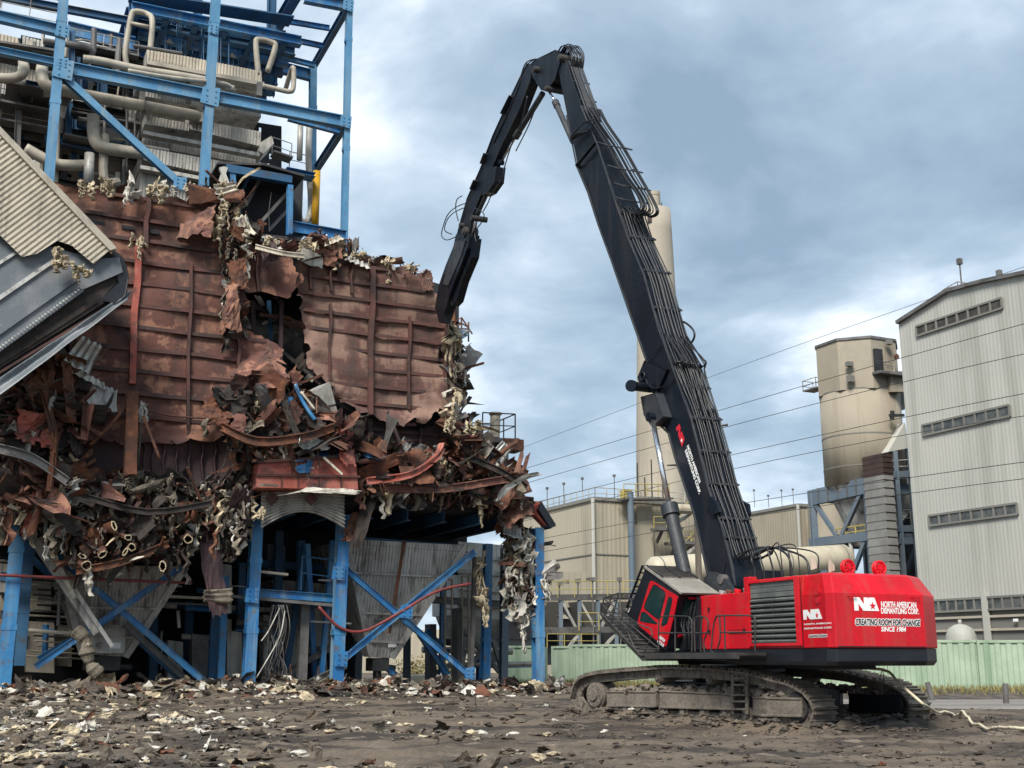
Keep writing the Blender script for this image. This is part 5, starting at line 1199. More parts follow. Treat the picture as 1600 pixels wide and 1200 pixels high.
# ================================================================= SEVERED DUCT at the left
SD = empty('severed_duct', P(60, 480, -4), 'huge cut duct with corrugated beige cladding and grey plates, tilted at the left', 'duct')
DB = -5.
dd = (P(178, 388, DB) - P(0, 203, DB)).normalized()          # along the trim edge
cl = [(-30, 172), (176, 388), (158, 402), (146, 413), (128, 398), (112, 384), (88, 376), (78, 372), (60, 396), (34, 402), (14, 382), (0, 368), (-30, 350)]
mb = MB(); nrmD = -BX; vv = nrmD.cross(dd).normalized()
O_ = P(-30, 172, DB); poly = [((P(x, y, DB) - O_).dot(dd), (P(x, y, DB) - O_).dot(vv)) for x, y in cl]
mb.corr(O_, dd, vv, poly, .20, .06, nrmD); mb.build('corrugated_skin', 'clad', SD)
mb = MB(); mb.prism([P(-30, 166, DB - .15), P(-30, 178, DB - .15), P(172, 391, DB - .15), P(182, 388, DB - .15), P(180, 384, DB - .15)], BX * .35); mb.build('edge_trim', 'pipe_beige', SD)
# grey plate side: slopes away below the cladding
gp = [(-40, 345, -4.85), (60, 380, -4.85), (150, 405, -4.85), (186, 402, -4.85), (192, 425, -4.6), (130, 452, -4.3), (60, 500, -4.2), (0, 548, -4.2), (-40, 575, -4.2)]
q = [P(x, y, b) for x, y, b in gp]; mb = MB(); mb.prism([P(x, y, -4.7) for x, y, b in gp], BX * .15); mb.build('plate_side', 'plate_grey', SD)
def db(x0, y0, x1, y1, b, w_, m, nm): mb = MB(); mb.beam(P(x0, y0, b), P(x1, y1, b), w_, w_ * .7, BX); return mb.build(nm, m, SD)
db(-30, 486, 92, 402, -4.75, .16, 'alum', 'plate_seam'); db(-30, 540, 118, 436, -4.75, .18, 'plate_grey', 'plate_seam'); db(-30, 566, 128, 452, -4.78, .22, 'plate_grey', 'bolted_flange'); db(-30, 430, 40, 385, -4.75, .12, 'alum', 'plate_seam')
mb = MB()
for k in range(34): c = P(-28 + k * 4.7, 563 - k * 3.43, -4.95); mb.box(c, AX * .035, BX * .035, Z * .035)
mb.build('bolt_row', 'alum', SD)
# dark underside channel and outer lip
mb = MB(); q = [P(-30, 570, -4.5), P(128, 456, -4.5), P(196, 424, -4.5), P(200, 462, -4.2), P(120, 512, -3.9), P(-30, 615, -3.9)]
mb.prism([P(-30, 570, -4.3), P(128, 456, -4.3), P(190, 415, -4.3), P(200, 462, -4.3), P(120, 512, -4.3), P(-30, 618, -4.3)], BX * .1); mb.build('underside', 'darkness', SD)
db(-30, 585, 150, 470, -4.5, .2, 'char', 'inner_channel'); db(-30, 600, 170, 478, -4.5, .1, 'stiff', 'inner_channel')
mb = MB()
def lip(i, j):
    a = P(-30, 610, -4.6).lerp(P(205, 452, -4.6), i); b = P(-30, 640, -5.1).lerp(P(200, 468, -5.1), i); return a.lerp(b, j) + BX * (.3 * math.sin(j * 3) + .2 * noise.noise(V((i * 6, j, 2))))
mb.grid(lip, 24, 5); mb.build('torn_lip', 'plate_grey', SD, smooth=True, solid=.03)
mb = MB(); mb.prism([P(x, y, -4.6) for x, y in ((176, 392), (186, 398), (197, 412), (201, 436), (196, 462), (180, 472), (160, 468), (184, 440), (180, 412))], BX * 1.6); mb.build('cut_end', 'black_paint', SD, bevel=.05)
# body volume behind so that it has depth from the side
mb = MB(); q = [P(x, y, -4.5) for x, y in ((-40, 175), (170, 392), (190, 415), (192, 455), (-40, 600))]; mb.prism(q, BX * 2.4); mb.build('duct_body', 'char', SD)
# ================================================================= WRECKAGE on the boiler
KIT = ['rust', 'char', 'casing', 'clad_grey', 'insul_dirty', 'insul', 'steel_grey', 'insul_white', 'blue']
def crush(name, label, poly, b, amp, seed, step=.2, mats=('char', 'rust', 'casing_low', 'insul_dirty')):  # dark base, coloured so that gaps between the scraps look shaded
    """crushed underlying mass: a deeply creased surface clipped to the outline"""
    p3 = [P(x, y, b) for x, y in poly]; p2 = [((p - PO).dot(AX), p.z) for p in p3]
    a0, a1 = min(p[0] for p in p2), max(p[0] for p in p2); z0, z1 = min(p[1] for p in p2), max(p[1] for p in p2)
    mb = MB(); vid = {}; rn = random.Random(seed)
    def vert(i, j):
        if (i, j) not in vid:
            a, z = a0 + i * step, z0 + j * step; q = V((a, z, seed * 3.3))
            r = 1 - abs(noise.noise(q * .7)) * 2; r2 = 1 - abs(noise.noise(q * 1.9 + V((4, 1, 0)))) * 2; d = min(1, segd(a, z, p2) / .8)
            bb = b - amp * (.55 * r + .35 * r2 + noise.noise(q * 4.1) * .3) * d
            vid[(i, j)] = len(mb.v); mb.v.append(W(a + noise.noise(q * 2.7) * step * 1.4, bb, z + noise.noise(q * 2.7 + V((9, 9, 0))) * step * 1.4))
        return vid[(i, j)]
    for i in range(int((a1 - a0) / step) + 2):
        for j in range(int((z1 - z0) / step) + 2):
            a, z = a0 + (i + .5) * step, z0 + (j + .5) * step; q = V((a, z, seed))
            if inside(a + noise.noise(q) * .4, z + noise.noise(q + V((3, 3, 3))) * .4, p2):
                k = noise.noise(q * .8 + V((0, 5, 0))); mb.mi = 0 if k < .05 else 1 if k < .25 else 2 if k < .38 else 3
                k = (vert(i, j), vert(i + 1, j), vert(i + 1, j + 1), vert(i, j + 1)); mb.f.append(k); mb.m.append(mb.mi)
    o = mb.build(name, list(mats)); o['kind'] = 'stuff'; o['label'] = label; o['category'] = 'wreckage'; return o
def heap(name, label, poly, b0, b1, n, size, wts, seed, rods=.10, lumps=.16, droop=False, hang=0.):
    """wreckage nobody could count: creased plates, torn hanging strips, bars and lagging in one pile"""
    n = int(n * 1.0)
    rn = random.Random(seed); mb = MB(); xs = [p[0] for p in poly]; ys = [p[1] for p in poly]; k = 0; tries = 0
    while k < n and tries < n * 30:
        tries += 1; x, y = rn.uniform(min(xs), max(xs)), rn.uniform(min(ys), max(ys))
        if not inside(x, y, poly): continue
        k += 1; b = rn.uniform(b0, b1); c = P(x, y, b); s_ = size * (rn.random() ** 3.2 * 2.2 + .24); s_ *= .65 if b > b1 - .3 * (b1 - b0) else 1; t = rn.random()
        mb.mi = rn.choices(range(len(KIT)), wts)[0]
        if t < rods:
            d = V((rn.uniform(-1, 1), rn.uniform(-1, 1), rn.uniform(-.8, .8))).normalized() * s_ * 1.25; e = V((rn.uniform(-1, 1), rn.uniform(-1, 1), rn.uniform(-1, .3))) * s_ * .4
            if mb.mi in (4, 5, 7): mb.mi = 0
            if rn.random() < .5: mb.tube(smoothpts([c - d, c + e, c + d], 3), rn.uniform(.02, .05), 5)
            else: mb.beam(c - d, c + d + e, rn.uniform(.05, .14), rn.uniform(.05, .12))
        elif t < rods + .25 + hang * .5:
            if rn.random() < .35: mb.mi = rn.choice((4, 5, 4, 7))
            mb.drape(c, min(1.7, s_ * rn.uniform(.8, 1.7)), s_ * rn.uniform(.2, .6), rn, .22)
        elif t < rods + .25 + hang * .5 + .12: mb.shard(c, s_, rn, rn.choice((1.2, 2.2)), .6)
        else:
            if s_ > size * .9 and mb.mi in (4, 5, 7): mb.mi = rn.choice((0, 1, 2, 6))
            u = V((rn.uniform(-1, 1), rn.uniform(-1, 1), rn.uniform(-.7, .7))).normalized(); v = u.cross(V((rn.uniform(-1, 1), rn.uniform(-1, 1), rn.uniform(-.4, 1)))).normalized()
            mb.fold(c, u, v, s_ * rn.uniform(.9, 2.4), s_ * rn.uniform(.3, .9), rn, rn.choice((1, 2, 2, 3)), 5, 1.5, .03)
    o = mb.build(name, KIT); o['kind'] = 'stuff'; o['label'] = label; o['category'] = 'wreckage'; return o
DARK = (6, 10, 3, .8, 2, .5, 1.5, .2, .1); MIX = (8, 8, 5, 1.6, 2, 1.2, 2, .7, .1); PALE = (2, 2, 1, 1.8, 4, 4, 1, 2, .05)
heap('wreckage', 'torn plate and lagging crushed along the corner above the left casing', [(322, 290), (372, 288), (392, 350), (400, 400), (380, 440), (376, 520), (350, 500), (345, 420), (334, 350)], -1.5, -.5, 210, .75, (6, 8, 5, 1.2, 3, 3, 1, 1, 0), 1, hang=.8)
heap('wreckage', 'scraps lying along the top edge of the casing by the cabin', [(372, 372), (460, 380), (540, 366), (540, 396), (470, 402), (400, 392)], -.8, .6, 150, .6, (5, 4, 3, 4, 3, 3, 1, 1, .1), 2)
heap('wreckage', 'scraps lying along the top edge of the right casing wall', [(480, 375), (545, 380), (600, 405), (672, 424), (672, 438), (600, 420), (520, 396)], -.6, .6, 110, .55, (7, 4, 5, 2, 2, 2, 1, .5, 0), 3)
heap('wreckage', 'dark mound of bent plate piled over the salmon header box', [(322, 632), (352, 612), (395, 602), (440, 590), (470, 600), (505, 630), (555, 672), (562, 712), (480, 716), (400, 722), (372, 700), (352, 672)], -2.4, -.6, 560, .78, (6, 9, 3, 1.5, 2, 1, 2, .6, .3), 4)
heap('wreckage', 'rusty wreckage piled on the ledge right of the header box', [(556, 720), (575, 690), (610, 700), (650, 700), (700, 690), (716, 670), (760, 690), (790, 712), (808, 752), (818, 774), (760, 764), (700, 758), (556, 758)], -1.8, -.4, 620, .74, (8, 8, 5, 2.2, 3, 2.6, 2, 1.4, .1), 5, hang=.1)
heap('wreckage', 'wreckage hanging off the left corner of the casing', [(-10, 600), (30, 575), (70, 560), (110, 620), (118, 700), (125, 745), (100, 800), (0, 790), (-10, 700)], -2.2, -.6, 560, .82, (7, 8, 5, 2, 4, 2, 2, .8, .1), 6)
heap('wreckage', 'ragged lagging fringe along the foot of the left casing', [(88, 742), (200, 742), (260, 754), (392, 746), (394, 785), (300, 780), (200, 775), (90, 790)], -1.6, -.6, 300, .6, (2, 8, 1, .3, 7, 2.5, 1, .5, 0), 7, hang=.3)
heap('wreckage', 'sooty plates and cut tubes clustered over the left hopper', [(108, 812), (150, 796), (200, 812), (262, 836), (268, 856), (205, 872), (165, 886), (130, 896), (106, 880)], -2.1, -1.2, 240, .5, (7, 8, 2, .3, 2, 1, 1, .5, 0), 17, hang=.0)
heap('wreckage', 'charred tangle hanging right of the cut tubes', [(245, 785), (300, 778), (335, 800), (330, 830), (285, 856), (262, 868), (244, 830)], -1.8, -.8, 210, .58, (4, 10, 2, .4, 4, 1.5, 1, .5, 0), 18, hang=.45)
heap('wreckage', 'charred strips hanging left of the second front column', [(335, 760), (394, 750), (394, 825), (360, 835), (335, 815)], -1.6, -.4, 150, .6, (3, 9, 2, .4, 3, 1, 1, .3, 0), 19, hang=1.)
heap('wreckage', 'dark scraps at the head of the far left column', [(0, 770), (60, 770), (110, 800), (104, 830), (60, 815), (0, 790)], -1.4, .2, 170, .6, (3, 9, 2, .4, 3, 1, 1, .3, 0), 20, hang=.6)
heap('wreckage', 'ragged lagging edge hanging below the right ledge', [(560, 752), (700, 760), (822, 778), (826, 792), (760, 784), (700, 778), (560, 768)], -1.6, -.2, 330, .5, (5, 6, 3, .5, 4, 5, 1, 2, 0), 8, hang=.15, rods=.03)
heap('wreckage', 'pale lagging shredded down the right end of the casing', [(692, 500), (712, 500), (722, 560), (724, 600), (714, 650), (740, 668), (756, 690), (716, 700), (700, 660), (702, 560)], -.4, 1., 300, .75, PALE, 9, hang=.8, rods=.015)
heap('wreckage', 'white and rusty scraps hanging beside the right front column', [(786, 822), (832, 822), (836, 880), (856, 900), (846, 935), (800, 960), (790, 900)], -.3, 1.2, 330, .62, (.6, .6, .4, 5, 2, 4, .6, 12, 0), 10, hang=.3, rods=.02)
heap('wreckage', 'broken bits lodged in the dark gap between the casing walls', [(385, 455), (462, 465), (480, 560), (500, 610), (560, 650), (500, 640), (440, 600), (440, 530), (385, 520)], 1.6, 2.8, 34, .8, (1, 12, 1, .5, 1, .3, 2, .1, .1), 12)
heap('wreckage', 'rusted tangle at the foot of the upright rib on the left casing', [(60, 560), (110, 560), (130, 640), (100, 700), (60, 690)], -2.2, -1, 120, .9, (7, 5, 6, 2, 2, 1, 1, .5, 0), 13)
crush('shade_core', 'crushed dark mass inside the mound over the header box', [(345, 640), (395, 606), (440, 596), (500, 632), (552, 680), (560, 712), (400, 722), (372, 700)], -1.2, 1.3, 1)
crush('shade_core', 'crushed mass under the scraps of the right ledge', [(556, 735), (600, 715), (700, 715), (770, 705), (805, 735), (818, 778), (700, 768), (556, 764)], -.9, 1.2, 2)
crush('shade_core', 'crushed mass at the left corner of the casing', [(-10, 620), (30, 600), (80, 600), (110, 660), (122, 745), (110, 800), (0, 790)], -.9, 1.4, 3)
crush('shade_core', 'dark crushed mass holding the cut tubes', [(112, 812), (150, 798), (200, 812), (262, 836), (268, 852), (205, 870), (165, 884), (130, 896), (110, 880)], -1.0, 1.1, 4, .16)
crush('shade_core', 'crushed edge running down the torn corner of the casing', [(330, 300), (368, 300), (385, 360), (378, 430), (372, 500), (350, 490), (345, 400)], -.7, .9, 5, .16)
# larger pieces, each one a thing -----------------------------------------------------------------
def piece(name, label, cat, px, py, b, wpx, hpx, rot, m, seed, amp=.5, curl=.3, tilt=(0, 0), nx=9, ny=9, jag=.3, corrug=0., group=None, solid=.02):
    c = P(px, py, b); w_, h = pr(c, wpx), pr(c, hpx); r = math.radians(rot)
    u = (AX * math.cos(r) + Z * math.sin(r)); v = (Z * math.cos(r) - AX * math.sin(r))
    u = (u + BX * tilt[0]).normalized(); v = (v + BX * tilt[1]); v = (v - u * v.dot(u)).normalized()
    mb = MB()
    if corrug:
        n = int(w_ / corrug) * 4; nn = u.cross(v)
        rn = random.Random(seed); ex = [rn.uniform(-.12, .12) for _ in range(40)]
        def fn(i, j):
            x = (i - .5) * w_; y = (j - .5) * h * (1 + ex[int(i * 12)] * (1 if j > .5 else -1)); tp = 1 - .25 * j
            hgt = .07 * math.sin(x / corrug * 6.283)
            return c + u * x * tp + v * y + nn * (hgt + noise.noise(V((x * .5, y * .5, seed))) * amp + curl * (j - .5) ** 2 * 2)
        mb.grid(fn, max(8, n), 8)
    else: mb.fold(c, u, v, w_ * 1.15, h * 1.1, random.Random(seed * 7), 3 if w_ > .8 else 1, 9, .9, .035, .10)
    o = mb.build(name, m, smooth=bool(corrug), solid=solid); return tag(o, label, cat, group)
def mats_(mb, c, rx, rz, rn, n=9):
    for k in range(n):
        q = c + AX * rn.uniform(-.7, .7) * rx - BX * rn.uniform(0, .3) * rx + Z * rn.uniform(-.2, .8) * rz
        if k % 2: mb.drape(q, rz * rn.uniform(.7, 1.5), rx * rn.uniform(.3, .75), rn, .22, 8)
        else: mb.fold(q, V((rn.uniform(-1, 1), rn.uniform(-1, 1), rn.uniform(-.5, .5))).normalized(), V((rn.uniform(-.3, .3), rn.uniform(-.3, .3), 1)).normalized(), rx * rn.uniform(.7, 1.4), rz * rn.uniform(.5, 1.1), rn, 3, 6, 1.8, .12)
def tuft(label, px, py, b, wpx, hpx, m, seed, group='lagging tufts hanging from the torn casing'):
    c = P(px, py, b); mb = MB(); mats_(mb, c, pr(c, wpx * .62), pr(c, hpx * .62), random.Random(seed), 8)
    return tag(mb.build('insulation_tuft', m, smooth=True, solid=.04), label, 'insulation', group)
for k, (lb, x, y, w_, h, m) in enumerate((('cream lagging tuft by the top of the severed duct trim', 132, 296, 26, 24, 'insul'), ('broad cream lagging tuft under the short silver pipe', 160, 292, 36, 26, 'insul'),
        ('tall white lagging tuft drooping alone on the casing top', 203, 300, 22, 44, 'insul_white'), ('cream lagging tuft draped at the foot of the diagonal brace', 243, 305, 34, 40, 'insul'),
        ('white lagging tuft between the brace foot and the second blue column', 262, 300, 26, 28, 'insul_white'), ('curl of cream lagging caught on the upright rib mid casing', 214, 380, 22, 32, 'insul'),
        ('lagging streamer down the torn corner, upper one', 352, 330, 14, 40, 'insul'), ('lagging streamer down the torn corner, lower one', 362, 392, 16, 34, 'insul_dirty'), ('cream tuft on the cut edge of the severed duct', 98, 408, 34, 34, 'insul'),
        ('second cream tuft drooping over the duct plate, nearer the cut end', 128, 430, 30, 26, 'insul'), ('white lagging hung on the upright rusty post', 222, 650, 12, 46, 'insul_white'),
        ('lagging lump above the three cut tube ends', 136, 800, 40, 30, 'insul_dirty'), ('white block of lagging over the left hopper', 219, 836, 24, 44, 'insul_white'), ('cream lagging fringe along the casing foot, left part', 205, 752, 34, 26, 'insul_dirty'),
        ('cream lagging fringe along the casing foot, middle part', 245, 762, 46, 22, 'insul_dirty'), ('drooping lagging fringe right of centre above the cut tubes', 262, 800, 44, 46, 'insul_dirty'), ('tuft of yellow lagging by the head of the second front column', 410, 804, 14, 20, 'insul'),
        ('yellow lagging tongue hanging under the right ledge', 748, 792, 16, 36, 'insul'), ('white dusty lagging slab beside the left blue column brace', 90, 846, 34, 44, 'insul_white'), ('long bagged lagging roll hanging behind the right brace, upper half', 748, 898, 20, 64, 'insul'),
        ('long bagged lagging roll hanging behind the right brace, lower half', 752, 945, 22, 44, 'insul'), ('pale lagging mass wrapped round the right front column', 822, 925, 40, 50, 'insul_white'), ('white lagging left of the right front column, upper', 808, 850, 30, 34, 'insul_white'), ('pale sack of lagging bulging off the right casing end', 716, 585, 16, 32, 'insul_dirty'),
        ('shredded lagging on the right casing end below the small platform', 704, 540, 14, 60, 'insul'), ('white lagging at the top of the right rubble ledge', 737, 672, 24, 26, 'insul'), ('small cream tuft on the ledge beside the header box', 682, 718, 20, 12, 'insul_white'), ('cream tuft on the far left wreckage edge', 6, 790, 14, 24, 'insul'))):
    bb = -5.3 if k in (8, 9) else (-1.5 if k not in (19, 20, 21, 22) else .9); tuft(lb, x, y, bb, w_, h, m, k * 5 + 1)
for k, (x, y, w_, h, lb) in enumerate(((300, 298, 20, 20, 'cream tuft left of the olive scrap on the casing top'), (345, 300, 18, 30, 'pale lagging fold right at the torn corner top'), (378, 372, 22, 18, 'silvery tuft at the foot of the open cabin'), (424, 378, 22, 16, 'cream lagging under the cabin post'), (478, 384, 26, 16, 'cream lagging over the split between the walls'),
        (560, 400, 22, 12, 'cream lagging on the right casing top, left one'), (606, 412, 22, 12, 'cream lagging on the right casing top, middle one'), (642, 420, 22, 12, 'cream lagging on the right casing top, right one'), (372, 440, 14, 26, 'pale streamer over the orange edged plate'), (700, 660, 24, 30, 'pale lagging curtain at the lower right casing corner'),
        (714, 530, 14, 36, 'yellowed lagging strip beside the small cut platform'), (712, 620, 14, 40, 'long pale lagging strip low on the right casing end'), (820, 850, 34, 34, 'white shredded bundle at the head of the right front column'), (800, 905, 30, 40, 'white shredded bundle left of the right front column, middle'), (850, 915, 16, 36, 'white lagging bulging right of the right front column'), (818, 985, 12, 50, 'narrow pale strip trailing down beside the right front column'))):
    tuft(lb, x, y, -1.3 if k < 12 else -.2, w_, h, 'insul_white' if k > 11 else 'insul', 200 + k * 7)
PCS = [
 ('torn_plate', 'brown plate flap folded over the top of the left casing', 'steel plate', 310, 345, -1.5, 48, 62, -8, 'casing', 1, .5, .5, (0, .2), 0),
 ('corrugated_scrap', 'dark olive corrugated scrap lying flat on the casing top by the second column', 'corrugated sheet', 312, 298, -1.3, 56, 18, 4, 'hopper', 2, .2, .1, (0, .6), .3),
 ('corrugated_scrap', 'fan shaped cream corrugated scrap pointing right under the cabin', 'corrugated sheet', 352, 300, -1.4, 30, 34, -65, 'clad', 3, .2, .4, (.2, .2), .28),
 ('corrugated_scrap', 'cream corrugated scrap standing upright below the open cabin', 'corrugated sheet', 382, 356, -1.2, 30, 34, 25, 'clad', 4, .2, .4, (.1, .2), .26),
 ('torn_plate', 'dark brown plate hanging point down below the cabin', 'steel plate', 418, 395, -1.3, 36, 34, 20, 'casing_low', 5, .5, .5, (0, .2), 0),
 ('torn_plate', 'crumpled brown flap at the top left of the right casing wall', 'steel plate', 508, 388, -.9, 52, 36, -12, 'casing', 6, .7, .5, (0, .3), 0),
 ('corrugated_scrap', 'thin cream strip sticking up past the right rear column foot', 'corrugated sheet', 520, 376, -1, 38, 9, 32, 'clad', 7, .2, .1, (0, .2), .3),
 ('corrugated_scrap', 'grey sheet strip lying along the right casing top', 'corrugated sheet', 558, 410, -.6, 44, 12, -12, 'hopper', 8, .2, .1, (0, .5), .3),
 ('torn_plate', 'brown plate spike standing at the right end of the casing top', 'steel plate', 668, 438, -.6, 16, 30, 8, 'casing', 9, .4, .3, (0, 0), 0),
 ('torn_plate', 'orange edged plate folded at the torn corner', 'steel plate', 372, 428, -1.7, 26, 44, 10, 'rust', 10, .5, .6, (.2, 0), 0),
 ('torn_plate', 'bulged brown plate hanging beside the black opening', 'steel plate', 358, 480, -1.6, 42, 70, 4, 'casing', 11, .5, .5, (.1, 0), 0),
 ('torn_plate', 'curled brown panel at the right end of the middle casing band', 'steel plate', 405, 566, -1.5, 52, 66, -4, 'casing', 12, .6, .5, (.1, 0), 0),
 ('corrugated_scrap', 'bright corrugated sheet bent out below the severed duct', 'corrugated sheet', 130, 556, -2.2, 44, 50, -25, 'alum', 13, .3, .5, (.1, .2), .34),
 ('corrugated_scrap', 'bright narrow sheet strip sloping down below the bent sheet', 'corrugated sheet', 140, 592, -2.2, 62, 10, -22, 'alum', 14, .15, .1, (.1, .2), .34),
 ('corrugated_scrap', 'dull dark corrugated sheet hanging above the rusty post', 'corrugated sheet', 160, 622, -2., 50, 36, -10, 'hopper', 15, .4, .4, (.1, .2), .3),
 ('torn_plate', 'tall rusty plate with a hole under the severed duct', 'steel plate', 58, 592, -2.4, 46, 66, 12, 'rust', 16, .6, .6, (.1, .1), 0),
 ('torn_plate', 'salmon crumpled plate low on the far left corner', 'steel plate', 58, 670, -2.4, 50, 46, -8, 'salmon', 17, .8, .6, (.1, .1), 0),
 ('torn_plate', 'long brown strip twisting down from the bright sheet', 'steel plate', 108, 610, -2.6, 14, 90, 8, 'rust', 18, .5, .4, (.1, .1), 0),
 ('torn_plate', 'dark tattered strip hanging left of the rusty post', 'steel plate', 118, 680, -2.2, 22, 60, -2, 'char', 19, .5, .4, (.1, .1), 0),
 ('torn_plate', 'orange rusted cone of plate at the left tip of the dark mound', 'steel plate', 338, 645, -2.8, 40, 40, -35, 'rust', 20, .5, .9, (.3, .2), 0),
 ('torn_plate', 'brown plate curling over the dark mound, middle', 'steel plate', 368, 662, -2.8, 40, 34, -20, 'casing', 21, .7, .7, (.2, .4), 0),
 ('torn_plate', 'grey bent channel lying across the dark mound', 'steel plate', 418, 632, -2.8, 70, 18, -38, 'steel_grey', 22, .3, .5, (.2, .4), 0),
 ('torn_plate', 'rusty plate standing up at the right end of the header box', 'steel plate', 542, 700, -2.4, 22, 52, 4, 'salmon', 23, .3, .3, (.1, 0), 0),
 ('torn_plate', 'bright tin scraps lying on the dark mound', 'steel plate', 490, 692, -2.8, 44, 18, 4, 'alum', 24, .5, .4, (.2, .8), 0),
 ('torn_plate', 'rust brown plate folded like a tent on the right ledge', 'steel plate', 648, 730, -2.2, 48, 62, 10, 'rust', 25, .7, .8, (.1, .2), 0),
 ('torn_plate', 'dark plate lying behind the tent shaped one on the right ledge', 'steel plate', 600, 695, -1.4, 54, 24, 8, 'char', 26, .5, .5, (.1, .5), 0),
 ('torn_plate', 'tall crushed brown plate at the right end of the casing', 'steel plate', 725, 700, -1.2, 50, 52, 0, 'casing', 27, .8, .7, (.1, 0), 0),
 ('corrugated_scrap', 'bright folded corrugated sheets leaning at the far right of the ledge', 'corrugated sheet', 776, 718, -1.2, 30, 62, -35, 'alum', 28, .3, .4, (.1, .1), .26),
 ('torn_plate', 'brown ragged plate at the right tip of the ledge', 'steel plate', 800, 740, -1.0, 44, 44, -20, 'rust', 29, .8, .8, (.1, .1), 0),
 ('torn_plate', 'rusty triangular flap hanging at the right bay corner', 'steel plate', 552, 826, -.8, 30, 46, -20, 'rust', 30, .4, .4, (.1, 0), 0),
 ('torn_plate', 'broad dusty brown flap curling down at the outer right corner', 'steel plate', 806, 804, -1.2, 48, 26, 20, 'casing', 31, .5, .6, (.1, .3), 0),
 ('torn_plate', 'long rolled brown casing tongue hanging in the left bay', 'steel plate', 334, 900, -1.2, 28, 110, 10, 'casing_low', 32, .5, 1.0, (.1, 0), 0),
 ('corrugated_scrap', 'ribbed dirty strip at the lower end of the rolled tongue', 'corrugated sheet', 340, 932, -1.3, 24, 44, 92, 'insul_dirty', 33, .2, .3, (.1, 0), .25),
 ('torn_plate', 'brown flap hanging left of the second front column', 'steel plate', 368, 800, -1.4, 30, 70, -12, 'casing_low', 34, .5, .5, (.1, 0), 0),
 ('torn_plate', 'upright brown rail of bent plate rising at the left lower corner', 'steel plate', 46, 805, -1.6, 10, 70, -8, 'salmon', 35, .2, .2, (.1, 0), 0),
 ('corrugated_scrap', 'bright bent sheet stuck against the top of the right column', 'corrugated sheet', 800, 830, -.4, 36, 22, -12, 'alum', 36, .3, .3, (.1, .2), .2),
 ('corrugated_scrap', 'pale corrugated strip hanging left of the right front column', 'corrugated sheet', 806, 890, .2, 32, 22, 5, 'alum', 37, .3, .3, (.1, .2), .2),
 ('corrugated_scrap', 'white fluttering sheet hanging low by the right front column', 'corrugated sheet', 812, 950, .4, 46, 24, 30, 'insul_white', 38, .3, .3, (.1, .2), .3),
 ('torn_plate', 'dark plate tongue dropping from the black opening', 'steel plate', 380, 505, -1.2, 30, 14, 0, 'char', 39, .3, .3, (.1, .5), 0),
]
for (nm, lb, ct, x, y, b, w_, h, rot, m, sd_, amp, cu_, ti, co) in PCS: piece(nm, lb, ct, x, y, b, w_, h, rot, m, sd_, amp, cu_, ti, corrug=co)
# right corner lip with its inner flange
q = [P(828, 783, -.6), P(846, 784, -.8), P(868, 822, -.8), P(858, 826, -.6), P(838, 806, -.4), P(822, 800, -.4)]
mb = MB(); mb.prism(q, BX * .5); CL_ = mb.build('corner_lip', 'salmon', bevel=.02); tag(CL_, 'bent red and black corner lip jutting out above the right front column', 'steel plate')
q = [P(846, 783, -.85), P(869, 820, -.85), P(861, 826, -.85), P(842, 796, -.85)]
mb = MB(); mb.prism(q, BX * .9)
o = mb.build('lip_flange', 'black_paint', CL_)
# cut boiler tubes (open ends facing out)
TG = [(135, 884, 9, 1.), (129, 869, 7, .6), (200, 840, 7, .7), (206, 855, 7, 1.), (196, 862, 8, .4), (160, 866, 8, .7), (178, 822, 9, .5), (294, 842, 8, 1.), (254, 885, 9, .7)]
TLB = ('lowest round cut tube at the left end of the sooty cluster', 'half crushed tube just above the lowest round one', 'teardrop shaped tube end in the middle of the cluster', 'round tube end under the teardrop shaped one', 'slit like flattened tube end beside the round middle one', 'crushed tube mouth low in the left half of the cluster', 'flattened tube mouth at the top of the cluster', 'single round tube end in the charred tangle on the right', 'crumpled tube end dangling lowest above the hopper')
for k, (x, y, r, fl) in enumerate(TG):
    c = P(x, y, -2.4); rr = pr(c, r * .8); rw = random.Random(k * 3)
    wob = [1 + rw.uniform(-.16, .16) for _ in range(14)]; d = (BX * -1 + AX * random.Random(k).uniform(-.5, .5) + Z * random.Random(k + 9).uniform(-.6, .1)).normalized(); mb = MB(); n = 14; s_ = d.cross(Z).normalized(); t_ = s_.cross(d)
    t0_ = rw.uniform(0, 3.1); s_, t_ = s_ * math.cos(t0_) + t_ * math.sin(t0_), t_ * math.cos(t0_) - s_ * math.sin(t0_)
    ring_ = lambda o, R: [c + d * o + s_ * math.cos(2 * math.pi * i / n) * R * fl * wob[i] + t_ * math.sin(2 * math.pi * i / n) * R * 1.15 * wob[i] for i in range(n)]
    vs = ring_(0, rr) + ring_(-1.8, rr) + ring_(-1.8, rr * .8) + ring_(0, rr * .8); fs = []
    for i in range(n):
        j = (i + 1) % n; fs += [(i, i + n, j + n, j), (i + n, i + 2 * n, j + 2 * n, j + n), (i + 3 * n, i, j, j + 3 * n), (i + 2 * n, i + 3 * n, j + 3 * n, j + 2 * n)]
    mb.add(vs, fs); tb = mb.build('cut_tube', 'rust', smooth=False); mb = MB(); mb.tube([p + d * .02 for p in ring_(0, rr * .92)] + [ring_(0, rr * .92)[0] + d * .02], .028, 5); mb.build('tube_rim', 'insul', tb)
    tag(tb, TLB[k], 'tube', 'cut boiler tubes above the left hopper')
piece('lagging_strip', 'long pale lagging strip lying under the salmon header box', 'insulation', 500, 768, -2.35, 110, 9, -1, 'insul_white', 61, .2, .1, (0, .3))
